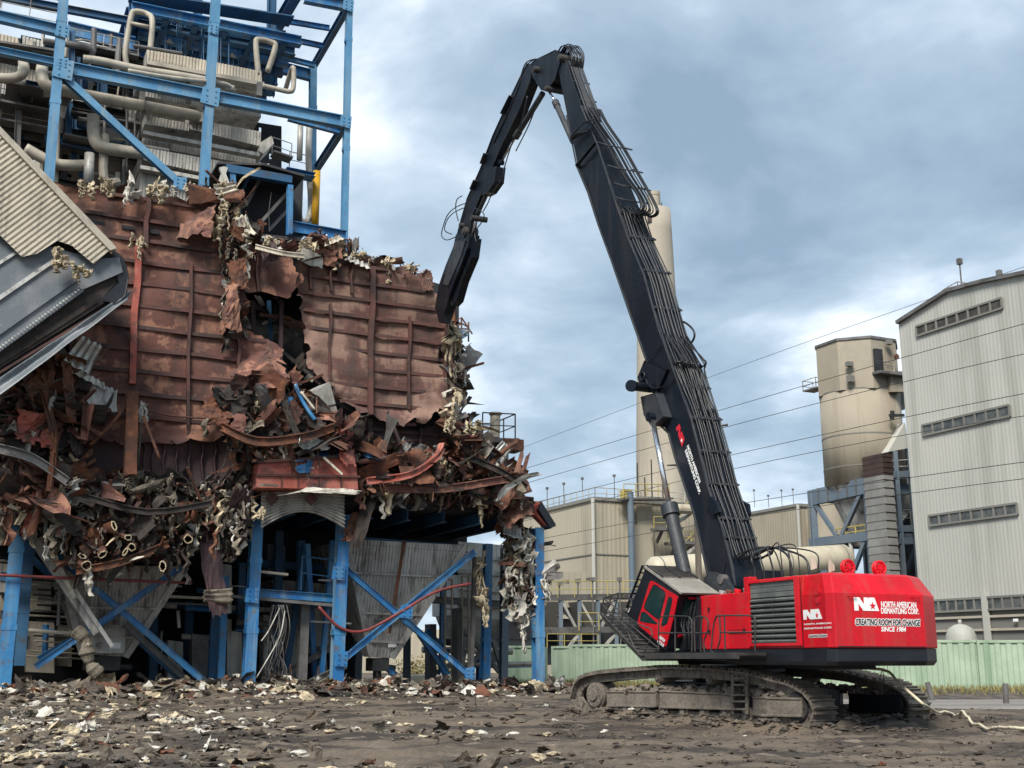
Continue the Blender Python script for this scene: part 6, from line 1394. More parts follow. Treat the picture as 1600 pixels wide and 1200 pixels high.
for k, (x, y, l, lb) in enumerate(((505, 690, 60, 'pale angle bar lying along the top of the header box'), (520, 728, 40, 'pale bent bar slanting over the right end of the header box'), (420, 758, 30, 'short curled bar on the left end of the header box'))):
    c = P(x, y, -2.6); l = pr(c, l / 2); mb = MB(); d = (AX + Z * (0, -.8, 0)[k]).normalized(); mb.beam(c - d * l, c + d * l, .1, .1); tag(mb.build('bent_bar', ('insul_dirty', 'clad', 'insul_dirty')[k]), lb, 'bar')
def girder(label, pts, w_, h, m, name='bent_girder'):
    sp = smoothpts([P(*q) for q in pts], 4); mb = MB()
    for a, b in zip(sp[:-1], sp[1:]):
        d = (b - a).normalized() * .03; a, b = a - d, b + d
        mb.beam(a + Z * h / 2, b + Z * h / 2, w_, .05); mb.beam(a - Z * h / 2, b - Z * h / 2, w_, .05); mb.beam(a, b, .05, h)
    return tag(mb.build(name, m), label, 'girder')
for lb, pts, w_, h, m in (('long rusty girder sagging across the dark mound', [(348, 668, -3), (400, 690, -3.1), (470, 684, -3.1), (520, 668, -2.8)], .3, .36, 'rust'),
        ('charred channel dropping from the black opening onto the mound', [(438, 590, -2.2), (448, 640, -2.8), (470, 690, -3.1)], .22, .28, 'char'), ('bent salmon girder resting over the right ledge', [(574, 752, -2.6), (640, 742, -2.7), (680, 716, -2.6), (690, 698, -2.4)], .3, .3, 'salmon'),
        ('brown girder lying along the front of the right ledge', [(600, 762, -2.2), (690, 764, -2.3), (770, 752, -2.2), (815, 744, -1.8)], .28, .34, 'casing'), ('dark girder tilted out over the far right of the ledge', [(735, 716, -2), (780, 736, -2.2), (822, 762, -2)], .24, .3, 'char'),
        ('grey girder slumped across the far left wreckage', [(-6, 700, -2.6), (50, 716, -2.8), (104, 752, -2.8)], .3, .36, 'steel_grey'), ('rusty girder bent down the left wreckage', [(66, 610, -2.8), (84, 680, -3), (78, 760, -2.8)], .26, .32, 'rust'),
        ('thin charred girder under the casing foot', [(130, 775, -2), (230, 800, -2.2), (330, 786, -2)], .2, .24, 'char'), ('rusty girder lying under the cut tubes', [(120, 892, -2), (190, 878, -2.1), (262, 850, -2.1)], .24, .28, 'rust'), ('pale cladding rail bent along the casing top under the cabin', [(400, 386, -1.6), (440, 396, -1.8), (474, 400, -1.6)], .16, .2, 'clad')): girder(lb, pts, w_, h, m)
# rusty post standing in front of the left casing with its hanging bars
mb = MB(); mb.ibeam(P(203, 742, -2), P(206, 612, -2), .5, .5, BX); ps = tag(mb.build('rusty_post', 'rust'), 'rusty upright stub of a column standing in front of the left casing', 'post')
def bar(label, pts, r, m, name='bent_bar', cat='bar', grp=None):
    mb = MB(); mb.tube(smoothpts([P(*q) for q in pts], 5), r, 6); return tag(mb.build(name, m, smooth=True), label, cat, grp)
bar('rusty bar slanting down right from the post top', [(224, 650, -2), (250, 718, -2.2)], .07, 'rust'); bar('dark bar hanging straight just right of the post', [(222, 655, -2), (214, 735, -2.1)], .06, 'char')
bar('bent bar crossing left from the post to the wreckage', [(200, 632, -2), (165, 672, -2.2), (140, 695, -2.2)], .08, 'rust'); bar('thin brown bar lying level over the casing ribs', [(226, 640, -1.4), (270, 650, -1.4), (330, 654, -1.5)], .045, 'stiff')
bar('two thin wires drooping left of the dark mound', [(356, 680, -2), (352, 720, -2), (334, 750, -2)], .03, 'char'); bar('thick bent pipe curving up over the right ledge', [(726, 748, -1.8), (760, 730, -1.8), (790, 702, -1.6), (806, 692, -1.5), (810, 686, -1.5)], .13, 'rust')
bar('slim bent pipe hooked over the crushed plate at the right', [(708, 712, -1.9), (730, 706, -1.9), (736, 716, -1.9), (735, 740, -1.8)], .05, 'rust'); bar('rusty rail bent upright on the right ledge', [(560, 722, -2.2), (610, 714, -2.2), (626, 704, -2.2), (614, 668, -2.0)], .13, 'stiff')
bar('thin hooked wire sticking out of the right casing end', [(718, 540, 0), (735, 560, 0), (733, 566, 0), (730, 567, 0)], .025, 'steel_dark'); bar('thin bar poking right from the casing top by the rear column', [(536, 374, 0), (550, 375, 0)], .04, 'rust')
bar('red service pipe running level across the left bay', [(-10, 898, -.5), (100, 903, -.5), (300, 911, -.5)], .07, 'red_pipe'); bar('red hose sagging across the right hopper', [(498, 948, -.4), (530, 980, -.4), (568, 986, -.4), (620, 960, -.4), (680, 925, -.4), (735, 912, -.4)], .075, 'red_pipe', 'sagging_hose', 'hose')
bar('bent blue strip hanging from the dark mound', [(461, 600, -2.6), (470, 622, -2.6), (484, 645, -2.8), (492, 656, -2.8)], .1, 'blue'); bar('pale flat bar leaning outward above the mound', [(470, 612, -2.7), (492, 640, -2.9)], .06, 'clad')
# wires hanging in the middle bay
rn = random.Random(31)
for k in range(22):
    x = rn.uniform(425, 448); pts = [(x, 945, .6)]; y = 945
    for j in range(4): y += 34; pts.append((x + rn.uniform(-9, 9) - j * rn.uniform(0, 5), y, .6 + rn.uniform(-.3, .3)))
    bar('thin grey cable hanging in the bundle between the front columns', pts, .022, 'steel_grey' if k % 3 else 'hose', 'hanging_cable', 'cable', 'cables hanging in the middle bay')
for k, pts in enumerate(([(400, 1060, -.2), (415, 1035, -.2), (432, 1005, 0), (440, 985, 0), (445, 955, .4)], [(408, 1002, -.1), (420, 985, 0), (437, 950, .4)])): bar(('cable looping left to the second column base', 'short cable looping left high in the middle bay')[k], pts, .03, 'clad_grey', 'hanging_cable', 'cable')
# torn small platforms on the right
PF = empty('cut_platform', P(722, 522, 0), 'small torn blue platform with bent rails sticking out of the right casing end', 'platform')
mb = MB(); mb.prism([P(x, y, -.3) for x, y in ((709, 515), (732, 516), (732, 524), (714, 533))], BX * 1.0); mb.build('deck', 'blue', PF)
mb = MB()
for pts in ([(711, 503, 0), (721, 496, 0), (738, 522, 0)], [(711, 512, 0), (721, 505, 0), (733, 512, 0)], [(721, 496, 0), (721, 515, 0)], [(732, 503, 0), (732, 534, 0)], [(712, 514, 0), (732, 514, 0)]): mb.tube([P(*q) for q in pts], .045, 5)
mb.build('handrail', 'rust', PF); mb = MB(); mb.beam(P(709, 510, 0), P(708, 455, 0), .15, .15); mb.build('post', 'rust', PF)
PT = empty('stair_tower', P(778, 720, 3), 'grey stair tower with railings standing behind the right ledge', 'tower')
mb = MB(); q = [P(751, 683, 2.5), P(806, 685, 2.5), P(806, 692, 2.5), P(751, 690, 2.5)]; mb.hexa([q[3], q[2], q[1], q[0]] + [p + BX * 3 for p in (q[3], q[2], q[1], q[0])]); mb.build('deck', 'steel_grey', PT)
railing('handrail', [P(754, 683, 2.5), P(805, 685, 2.5), P(805, 685, 2.5) + BX * 3, P(754, 683, 2.5) + BX * 3], 1.35, 'steel_dark', PT, r=.04)
mb = MB(); mb.tube([P(773, 684, 3), P(774, 646, 3)], .28, 14); mb.tube([P(774, 648, 3), P(774, 645, 3)], .36, 14); mb.build('vent_pipe', 'pipe_beige', PT)
for x in (757, 788): mb = MB(); mb.beam(P(x, 770, 3), P(x, 690, 3), .35, .35); mb.build('leg', 'hopper', PT)
mb = MB()
for y in (700, 710, 720): mb.beam(P(752, y, 3), P(786, y + 1, 3), .1, .12)
for x in (763, 775): mb.beam(P(x, 730, 3), P(x, 692, 3), .1, .1)
mb.build('cross_rail', 'steel_grey', PT)
mb = MB(); mb.box(P(797, 697, 2.8), AX * .55, BX * .6, Z * .3); mb.build('rust_box', 'rust', PT)
# silver duct box behind the right bay
SB = empty('precipitator_box', P(760, 1000, 9), 'weathered silver ribbed casing standing behind the right bay', 'casing')
mb = MB(); q = [P(716, 960, 8), P(784, 968, 8), P(790, 852, 8), P(716, 846, 8)]; mb.hexa(q + [p + BX * 4 for p in q]); mb.build('ribbed_box', 'clad_grey', SB)
for y in (868, 892, 918, 942): mb = MB(); mb.beam(P(714, y, 7.9), P(790, y + 6, 7.9), .2, .22); mb.build('rib', 'hopper', SB)
mb = MB(); q = [P(716, 960, 8), P(784, 968, 8), P(764, 1012, 8.6), P(734, 1008, 8.6)]; mb.hexa([p for p in q] + [p + BX * 3.5 for p in q]); mb.build('cone', 'clad_grey', SB)
for (x0, y0, x1, y1) in ((730, 1000, 716, 1062), (770, 1000, 788, 1060), (716, 970, 716, 1060), (785, 970, 785, 1060), (720, 1060, 765, 1000), (725, 985, 780, 1050)): mb = MB(); mb.beam(P(x0, y0, 7.8), P(x1, y1, 7.8), .22, .22); mb.build('leg', 'steel_grey', SB)
# ================================================================= BACKGROUND PLANT
def PB(x, y, b): return P(x, y, b)
def rails_on(name, pts, par, h=1.1, m='yellow_rail', r=.06): return railing(name, pts, h, m, par, r=r)
# chimney
CHY = 250.; cb = at(1020, 1030, CHY); c_top = at(1022, 330, CHY); c_mid = at(1022, 640, CHY)
CH = empty('chimney', V((cb.x, CHY, 0)), 'tall round concrete chimney with a narrower flue on top, behind the boom', 'chimney')
rt_ = pr(c_top, 25.5); rbt = rt_ * 1.8
mb = MB(); base = V((c_top.x, CHY, 0)); top = V((c_top.x, CHY, c_top.z)); mb.tube([base.lerp(top, k / 20) for k in range(21)], [rbt + (rt_ - rbt) * k / 20 for k in range(21)], 48); mb.build('shaft', 'concrete', CH, smooth=False)
for p_ in bpy.data.objects[CH.children[0].name].data.polygons: p_.use_smooth = len(p_.vertices) == 4
mb = MB(); f0 = at(1022, 331, CHY); f1 = at(1022, 303, CHY); fo_ = V((pr(f0, -1), 0, 0)); mb.tube([V((f0.x, CHY, f0.z - 2)), V((f0.x, CHY, f1.z))], pr(f0, 9.5), 28); mb.tube([V((f0.x, CHY, f1.z - .6)), V((f0.x, CHY, f1.z + .3))], pr(f0, 10.2), 28); mb.build('flue', 'concrete', CH)
mb = MB(); c = at(1015, 343, CHY - rt_); mb.box(c, V((.45, 0, 0)), V((0, .2, 0)), Z * .6); mb.build('port', 'brown_panel', CH)
mb = MB(); c = at(1032, 345, CHY - rt_ * .9); mb.box(c, V((.12, 0, 0)), V((0, .1, 0)), Z * 6); mb.build('ladder_cage', 'steel_grey', CH)
mb = MB(); c = at(1034, 322, CHY); mb.tube([c - Z * 2, c + Z * .8], .12, 6); mb.build('beacon', 'steel_dark', CH)
# big cladding building on the right
Q0 = V((34., 96., 0)); QA = (Q0 - PO).dot(AX)
def PAq(x, y): return PA(x, y, QA)
BB = empty('turbine_hall', PAq(1500, 1015), 'huge pale grey clad hall with strip windows, filling the right edge', 'building')
ex = [(1404, 506), (1483, 456), (1540, 441), (1640, 421)]
w3 = [PAq(*q) for q in ex]; g_ = V((w3[0].x, w3[0].y, -.5)); g2 = V((w3[-1].x, w3[-1].y, -.5))
wall_poly = [g_] + w3 + [w3[-1] - BX * 26 - Z * 3, g2 - BX * 26]
zlow = PAq(1500, 956).z
wp = [V((g_.x, g_.y, zlow))] + w3 + [w3[-1] - BX * 26 - Z * 3, V(((g2 - BX * 26).x, (g2 - BX * 26).y, zlow))]
mb = MB(); pol = wp; n = AX * -1; O_ = pol[0]
mb.corr(O_, -BX, Z, [((p - O_).dot(-BX), (p - O_).dot(Z)) for p in pol], .36, .012, -AX); mb.build('cladding', 'big_wall', BB)
mb = MB(); mb.prism([p + AX * .1 for p in wall_poly], AX * 30); mb.build('hall_body', 'grey_wall', BB)
mb = MB()
for a, b in zip(w3[:-1], w3[1:]): mb.beam(a - AX * .1 + Z * .1, b - AX * .1 + Z * .1, .5, .3)
mb.beam(w3[-1] - AX * .1 + Z * .1, w3[-1] - BX * 26 - Z * 2.9 - AX * .1, .5, .3); mb.build('roof_edge', 'steel_grey', BB)
def strip(x0, yt0, yb0, x1, yt1, yb1, nwin, m='window', nm='window_strip', extra=0):
    a, b, c, d = PAq(x0, yb0), PAq(x1, yb1), PAq(x1, yt1), PAq(x0, yt0); z0 = (a.z + b.z) / 2; z1 = (c.z + d.z) / 2
    s0, s1 = (a - PO).dot(BX), (b - PO).dot(BX) - extra
    def w3_(s_, z, o): return PO + AX * (QA - o) + BX * s_ + Z * z
    mb = MB(); mb.box(w3_((s0 + s1) / 2, (z0 + z1) / 2, .06), AX * .05, BX * (abs(s1 - s0) / 2), Z * ((z1 - z0) / 2)); st = mb.build(nm, m, BB)
    nwin = int(nwin * abs(s1 - s0) / max(.1, abs(s1 + extra - s0)))
    for k in range(nwin + 1):
        s_ = s0 + (s1 - s0) * k / nwin; mb = MB(); mb.box(w3_(s_, (z0 + z1) / 2, .13), AX * .05, BX * .09, Z * ((z1 - z0) / 2)); mb.build('mullion', 'grey_wall', st)
    mb = MB()
    for z in (z0, z1): mb.box(w3_((s0 + s1) / 2, z, .14), AX * .06, BX * (abs(s1 - s0) / 2), Z * .08)
    mb.build('frame', 'grey_wall', st)
strip(1434, 510, 525, 1568, 465, 482, 8, 'louver'); strip(1444, 664, 680, 1580, 633, 651, 8); strip(1454, 806, 822, 1592, 786, 803, 8); strip(1456, 938, 955, 1600, 931, 952, 10, extra=22)
for x0, x1, yy in ((1440, 1460, 760),):
    pass
mb = MB(); s0 = (PAq(1404, 980) - PO).dot(BX)
for k, z in enumerate((PAq(1500, 965).z, PAq(1500, 985).z)): mb.box(PO + AX * (QA - .04) + BX * (s0 - 20) + Z * z, AX * .05, BX * 20, Z * .09)
mb.build('wall_band', 'concrete', BB)
for x in (1544, ): mb = MB(); c = PAq(x, 975); mb.box(c - AX * .15, AX * .12, BX * .25, Z * 2.2); mb.build('downpipe', 'big_wall', BB)
for (x, y, h) in ((1482, 452, 2.6), (1541, 440, .9)):
    c = PAq(x, y) + AX * 1.5; mb = MB(); mb.tube([c, c + Z * h], .07, 6); mb.box(c + Z * h, AX * .18, BX * .18, Z * .25); mb.build('roof_lamp', 'steel_grey', BB)
railing('roof_rail', [PAq(1462, 472) + AX * .8, PAq(1486, 458) + AX * .8, PAq(1486, 458) + AX * 4], 1.1, 'clad_grey', BB, r=.05)
mb = MB(); c = PAq(1506, 449) + AX * 1.5; mb.box(c, AX * .6, BX * .8, Z * .4); mb.build('roof_vent', 'clad', BB)
mb = MB(); c = PAq(1590, 969); mb.box(c - AX * .2, AX * .1, BX * .15, Z * .1); mb.build('wall_lamp', 'white_letter', BB)
# silo tower and its frame
SBb = 30.
SL_ = empty('silo_tower', P(1343, 1020, SBb + 4), 'tan silo tower with a faceted head on blue grey legs, left of the big hall', 'silo')
def plan(px_, b): p = P(px_, 700, b); return (p - PO).dot(AX)
_c = P(1355, 700, SBb - .5); FA0 = (_c - PO).dot(AX); _l = PA(1269, 777, FA0); Lb = (_l - PO).dot(BX) - (SBb - .5)
aa_ = FA0 + .5
while True:
    q_ = W(aa_, SBb - .5 + Lb / 2, 26.); u_ = q_ - CAM; px_ = 800 + FPX * u_.x / dep(q_)
    if px_ > 1343 or aa_ > FA0 + 30: break
    aa_ += .1
ctr_ = W(aa_, SBb - .5 + Lb / 2, 0); sr = pr(q_, 61); sc_a = aa_
def sz(py, b=SBb): return at(1343, py, ctr_.y - sr * .5).z

mb = MB(); z0, z1 = sz(757), sz(612); mb.tube([V((ctr_.x, ctr_.y, z0)), V((ctr_.x, ctr_.y, z1))], sr, 48); o = mb.build('silo_drum', 'silo', SL_)
for p_ in o.data.polygons: p_.use_smooth = len(p_.vertices) == 4
top_z = sz(519)
oc = []
for k in range(8): t = math.radians(22.5 + 45 * k); oc.append((math.cos(t) * sr * 1.06, math.sin(t) * sr * 1.06))
mb = MB(); n = 8; vs = [ctr_ + AX * x + BX * y + Z * (z1 - .1) for x, y in oc] + [ctr_ + AX * x + BX * y + Z * (top_z - 1.2 - .0 * x) for x, y in oc]
mb.add(vs, [(i, (i + 1) % n, (i + 1) % n + n, i + n) for i in range(n)] + [tuple(range(n))[::-1]] + [tuple(range(n, 2 * n))]); mb.build('silo_head', 'silo', SL_)
mb = MB(); k0 = [ctr_ + AX * x * 1.03 + BX * y * 1.03 + Z * (top_z - 1.2) for x, y in oc]; ap = ctr_ + Z * (top_z - .85); mb.add(k0 + [p + Z * .25 for p in k0] + [ap + Z * .2], [(i, (i + 1) % 8, (i + 1) % 8 + 8, i + 8) for i in range(8)] + [(i + 8, (i + 1) % 8 + 8, 16) for i in range(8)]); mb.build('head_roof', 'steel_grey', SL_)
mb = MB(); zc0, zc1 = sz(850), sz(757); mb.tube([V((ctr_.x, ctr_.y, zc0)), V((ctr_.x, ctr_.y, zc1))], [sr * .35, sr * .96], 40); mb.build('silo_cone', 'hopper', SL_)
for (x, y, w_, h) in ((1327, 569, 5, 3.5), (1329, 592, 5, 5), (1389, 535, 4, 3.5)): mb = MB(); c = at(x, y, ctr_.y - sr * 1.0); mb.box(c, AX * pr(c, w_), BX * .25, Z * pr(c, h)); mb.build('louver_vent', 'grey_wall', SL_)
mb = MB(); c = at(1372, 563, ctr_.y - sr * 1.02); mb.box(c, AX * .45, BX * .2, Z * 1.1); mb.build('doorway', 'darkness', SL_)
for (z) in (sz(612), sz(681), sz(730)):
    mb = MB(); mb.tube([V((ctr_.x, ctr_.y, z - .06)), V((ctr_.x, ctr_.y, z + .06))], sr * 1.008, 48); mb.build('drum_seam', 'grey_wall', SL_)
mb = MB(); a = at(1275, 606, ctr_.y + .5); mb.prism([a, a + AX * 1.4, a + AX * 1.4 + BX * 2, a + BX * 2], Z * .15); mb.beam(a + AX * .2, a + AX * 1.4 - Z * 1.3, .1, .1); mb.build('side_platform', 'steel_grey', SL_); railing('platform_rail', [a + AX * 1.3, a, a + BX * 2, a + BX * 2 + AX * 1.3], 1.1, 'clad_grey', SL_, r=.05)
mb = MB(); a = at(1370, 580, ctr_.y - sr * 1.1); mb.box(a + AX * 1.9 - Z * .2, AX * 2.2, BX * .8, Z * .12); mb.build('gallery_deck', 'steel_grey', SL_); railing('gallery_rail', [a, a + AX * 2.2], 1.1, 'clad_grey', SL_, r=.05)
for (x0, y0, x1, y1, b, m) in ((1388, 580, 1414, 640, SBb + 1, 'grey_wall'), (1392, 584, 1412, 612, SBb - .6, 'silo')):
    mb = MB(); q = [P(x0, y1, b), P(x1, y1, b), P(x1, y0, b), P(x0, y0, b)]; mb.hexa(q + [p + BX * 1.5 for p in q]); mb.build('link_bridge', m, SL_)
mb = MB(); mb.prism([P(x, y, SBb - 1) for x, y in ((1414, 660), (1420, 700), (1388, 706))], BX * 3); mb.build('chute_cover', 'big_wall', SL_)
mb = MB(); c = at(1402, 557, ctr_.y - sr * 1.05); mb.tube([c, c + BX * .2], .26, 14); mb.build('hose_reel', 'rust', SL_)
mb = MB(); mb.beam(P(1390, 649, SBb - 1), P(1412, 649, SBb - 1), .25, .25); mb.beam(P(1394, 642, SBb - 1), P(1394, 656, SBb - 1), .3, .3); mb.build('duct_stub', 'steel_dark', SL_)
cnr = P(1355, 700, SBb - .5); FA = (cnr - PO).dot(AX)
def fr(x, y): return PA(x, y, FA)
def sb(x0, y0, x1, y1, w_, h, nm='frame_beam', m='blue_grey', off=0.):
    a, b = fr(x0, y0) + AX * off, fr(x1, y1) + AX * off; mb = MB(); mb.beam(a, b, w_, h); return mb.build(nm, m, SL_)
AW = (sc_a - FA) * 2
for off in (0., AW):
    sb(1265, 779, 1358, 758, .5, 1.5, 'frame_girder', off=off); sb(1267, 848, 1358, 838, .5, .8, 'frame_girder', off=off)
    for x in (1269, 1355): p = fr(x, 768) + AX * off; mb = MB(); mb.beam(V((p.x, p.y, 0)), p, .6, .6); mb.build('leg', 'blue_grey', SL_)
    sb(1272, 784, 1308, 838, .35, .4, 'frame_brace', off=off); sb(1345, 772, 1316, 836, .35, .4, 'frame_brace', off=off); sb(1352, 845, 1335, 890, .35, .4, 'frame_brace', off=off)
for x in (1282, 1297, 1312, 1327, 1341): p = fr(x, 777 - (x - 1268) * .23) - AX * .3; mb = MB(); mb.box(p, AX * .04, BX * .05, Z * .7); mb.build('girder_stiffener', 'steel_grey', SL_)
for x, y in ((1269, 777), (1355, 760), (1269, 847), (1355, 838)): p = fr(x, y); mb = MB(); mb.beam(p, p + AX * AW, .45, .9); mb.build('side_girder', 'blue_grey', SL_)
railing('yellow_rail', [fr(1306, 843), fr(1354, 837)], 1.0, 'yellow_rail', SL_, r=.07)
for x in (1295, 1329): p = fr(x, 846); mb = MB(); mb.tube([V((p.x, p.y, 0)), p], .2, 10); mb.build('post', 'big_wall', SL_)
# ribbed elevator duct between silo and hall
ED = empty('elevator_shaft', P(1380, 1015, SBb - 3), 'ribbed grey elevator shaft with a dark brown top between silo and hall', 'shaft')
p0, p1 = P(1391, 895, SBb - 3), P(1406, 895, SBb - 3); w_ = (p1 - p0).length; p2_ = PA(1360, 895, (p0 - PO).dot(AX)); dB = (p2_ - p0).dot(BX); zt_ = P(1374, 741, SBb - 3).z
mb = MB(); cc = (p0 + p1) / 2 + BX * (dB / 2); mb.box(V((cc.x, cc.y, zt_ / 2)), AX * w_ / 2, BX * (dB * .49), Z * (zt_ / 2)); mb.build('shaft_core', 'grey_wall', ED)
z = .5; k = 0
while z < zt_:
    mb = MB(); mb.hexa([V((cc.x, cc.y, z)) + AX * (x * w_ * .53) + BX * (y * dB * .53) for x, y in ((-1, -1), (1, -1), (1, 1), (-1, 1))] + [V((cc.x, cc.y, z + .62)) + AX * (x * w_ * .50) + BX * (y * dB * .50) for x, y in ((-1, -1), (1, -1), (1, 1), (-1, 1))]); mb.build('shaft_rib', 'shaft', ED); z += .74
zt2 = P(1374, 708, SBb - 3).z; mb = MB(); mb.box(V((cc.x, cc.y, (zt_ + zt2) / 2)) , AX * w_ * .52, BX * dB * .52, Z * ((zt2 - zt_) / 2)); 
for k in range(4): mb.box(V((cc.x, cc.y, zt_ + (zt2 - zt_) * (k + .5) / 4)), AX * w_ * .54, BX * dB * .54, Z * .05)
mb.build('shaft_head', 'brown_panel', ED)
DG = empty('conveyor_frame', P(1410, 1015, SBb), 'shaded steel frame with rails tucked against the big hall', 'steel frame')
for (x, y0) in ((1398, 705), (1420, 700)): p = P(x, y0, SBb - 1); mb = MB(); mb.beam(V((p.x, p.y, 0)), p, .4, .4); mb.build('leg', 'blue_grey', DG)
for (x0, y0, x1, y1) in ((1392, 742, 1424, 740), (1400, 826, 1424, 826), (1400, 845, 1424, 845)): mb = MB(); mb.beam(P(x0, y0, SBb - 1), P(x1, y1, SBb - 1), .4, .6); mb.build('deck_beam', 'blue_grey', DG)
mb = MB(); mb.prism([P(x, y, SBb + 1) for x, y in ((1398, 745), (1424, 745), (1422, 800), (1404, 822), (1396, 822))], BX * 2); mb.build('chute', 'hopper', DG); railing('rail', [P(1402, 822, SBb - 1), P(1424, 822, SBb - 1)], 1.5, 'steel_grey', DG, r=.05); railing('rail', [P(1394, 740, SBb - 1), P(1422, 738, SBb - 1)], 1.2, 'clad_grey', DG, r=.05)
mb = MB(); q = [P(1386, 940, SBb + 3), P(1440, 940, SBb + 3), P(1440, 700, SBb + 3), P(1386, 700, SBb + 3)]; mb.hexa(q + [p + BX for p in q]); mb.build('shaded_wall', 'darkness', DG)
# cream boiler-side buildings
def block(name, label, px_c, py_top, b, leftpx, rightpx, m, Ytop=None, deep=None):
    """block with a front corner at px_c; left flank recedes to leftpx, front runs to rightpx"""
    c = P(px_c, py_top, b); z = c.z; a0 = (c - PO).dot(AX); O = empty(name, V((c.x, c.y, 0)), label, 'building')
    r_ = P(rightpx, py_top, b); a1 = (r_ - PO).dot(AX); l_ = PA(leftpx, py_top, a0); db_ = (l_ - PO).dot(BX) - b
    mb = MB(); mb.corr(W(a0, b, 0), AX, Z, [(0, 0), (a1 - a0, 0), (a1 - a0, z), (0, z)], .5, .02, -BX); mb.corr(W(a0, b + db_, 0), -BX, Z, [(0, 0), (db_, 0), (db_, z), (0, z)], .5, .02, -AX); mb.build('cladding', m, O)
    mb = MB(); mb.box(W((a0 + a1) / 2 + .05, b + db_ / 2 + .05, z / 2 - .05), AX * ((a1 - a0) / 2), BX * (db_ / 2), Z * (z / 2)); mb.build('building_body', 'grey_wall', O)
    mb = MB(); mb.beam(W(a0, b, z), W(a1, b, z), .4, .35); mb.beam(W(a0, b, z), W(a0, b + db_, z), .4, .35); mb.build('roof_edge', 'grey_wall', O)
    mb = MB(); mb.tube([W(a0 - .3, b - .3, 0), W(a0 - .3, b - .3, z)], .2, 8); mb.build('downpipe', 'big_wall', O)
    mb = MB()
    for zz_ in (z * .68, z * .36): mb.beam(W(a0, b - .07, zz_), W(a1, b - .07, zz_), .06, .12); mb.beam(W(a0 - .07, b, zz_), W(a0 - .07, b + db_, zz_), .06, .12)
    mb.build('wall_seam', 'grey_wall', O)
    return O, a0, a1, z, db_
BBb = 50.
b1_, a0, a1, z, db_ = block('filter_building', 'broad cream clad building behind the tank, left of the chimney', 928, 779, BBb, 800, 1162, 'cream_wall')
for x in (850, 876, 905, 955): 
    c = PA(x, 782, a0) if x < 928 else P(x, 779, BBb); c = V((c.x, c.y, z)) + AX * .4; mb = MB(); mb.tube([c, c + Z * 2.4], .045, 5); mb.box(c + Z * 2.5, AX * .12, BX * .12, Z * .12); mb.build('roof_lamp', 'steel_grey', b1_)
railing('roof_rail', [W(a0 + .3, BBb + 24, z), W(a0 + .3, BBb + .3, z), P(1070, 779, BBb) * 1 + Z * (z - P(1070, 779, BBb).z)], 1.2, 'clad_grey', b1_, r=.05)
p = P(985, 775, BBb - 2); mb = MB(); mb.tube([V((p.x, p.y, 0)), V((p.x, p.y, z + .6))], pr(p, 5), 18); mb.build('stack_pipe', 'blue_grey', b1_)
for x, y in ((1028, 802), (1045, 815)): 
    pass
railing('yellow_rail', [P(975, 776, BBb - 1.5), P(1046, 776, BBb - 1.5)], 1.3, 'yellow_rail', b1_, r=.05); mb = MB(); mb.beam(P(970, 780, BBb - 1.5), P(1046, 780, BBb - 1.5), 1.5, .2); mb.build('roof_gallery', 'steel_grey', b1_)
mb = MB(); mb.box(P(978, 773, BBb - 1), AX * .5, BX * .4, Z * .45); mb.build('gallery_box', 'yellow_rail', b1_)
for x, y, h in ((997, 776, 3.5), (1019, 778, 4), (1036, 778, 4.4), (1008, 776, 2)): c = P(x, y, BBb - 1); mb = MB(); mb.tube([c, c + Z * h], .07, 5); mb.build('mast', 'steel_dark', b1_)
for (y, x0, x1) in ((826, 1022, 1062), (848, 1044, 1080)): 
    railing('yellow_rail', [P(x0, y, BBb - 2), P(x1, y, BBb - 2)], 1.2, 'yellow_rail', b1_, r=.05); mb = MB(); mb.beam(P(x0, y + 1, BBb - 2), P(x1, y + 1, BBb - 2), 1.5, .3); mb.beam(P(x0 + 4, y + 22, BBb - 1), P(x0 + 14, y, BBb - 2), .25, .25); mb.build('landing', 'steel_grey', b1_)
for (x0, y0, x1, y1) in ((1060, 815, 1086, 795), (1066, 870, 1090, 845)):
    mb = MB(); mb.beam(P(x0, y0, BBb - 2), P(x1, y1, BBb - 2), 1.2, .25); mb.build('stair_flight', 'clad_grey', b1_); railing('stair_rail', [P(x0, y0, BBb - 2), P(x1, y1, BBb - 2)], 1.2, 'yellow_rail', b1_, r=.05)
mb = MB(); mb.tube([P(1056, 795, BBb - 3), P(1084, 796, BBb - 3)], .5, 12); mb.build('roof_duct', 'tank', b1_)
mb = MB(); mb.box(P(1006, 888, BBb - .4), AX * 1.1, BX * .2, Z * 4.4); mb.box(P(1007, 820, BBb - .25), AX * .9, BX * .1, Z * 2.1); mb.build('wall_panel', 'cream_wall', b1_)
for x, y, lb_ in ((874, 912, 'leftmost slim lamp post before the cream building, just right of the last blue column'), (903, 908, 'second slim lamp post from the left before the cream building'), (926, 905, 'middle slim lamp post, at the corner of the cream building'), (968, 905, 'rightmost slim lamp post before the cream building, beside the blue stack pipe'), (872, 960, 'short lamp post standing low by the trestle at the right front column')): c = at(x, y, 92.); mb = MB(); mb.tube([V((c.x, c.y, 0)), c], .06, 6); mb.box(c, V((.18, 0, 0)), V((0, .18, 0)), Z * .14); tag(mb.build('lamp_post', 'steel_grey'), lb_, 'lamp post', 'lamp posts before the cream building')
b2_, a02, a12, z2, db2 = block('annex_building', 'lower tan clad block between the boom and the silo frame', 1247, 789, 62., 1150, 1330, 'silo')
mb = MB(); c = P(1292, 785, 58); mb.tube([V((c.x, c.y, 0)), V((c.x, c.y, P(1292, 787, 58).z))], pr(c, 30), 40); o = tag(mb.build('storage_tank', 'silo'), 'round tan tank seen through the blue grey silo frame', 'tank')
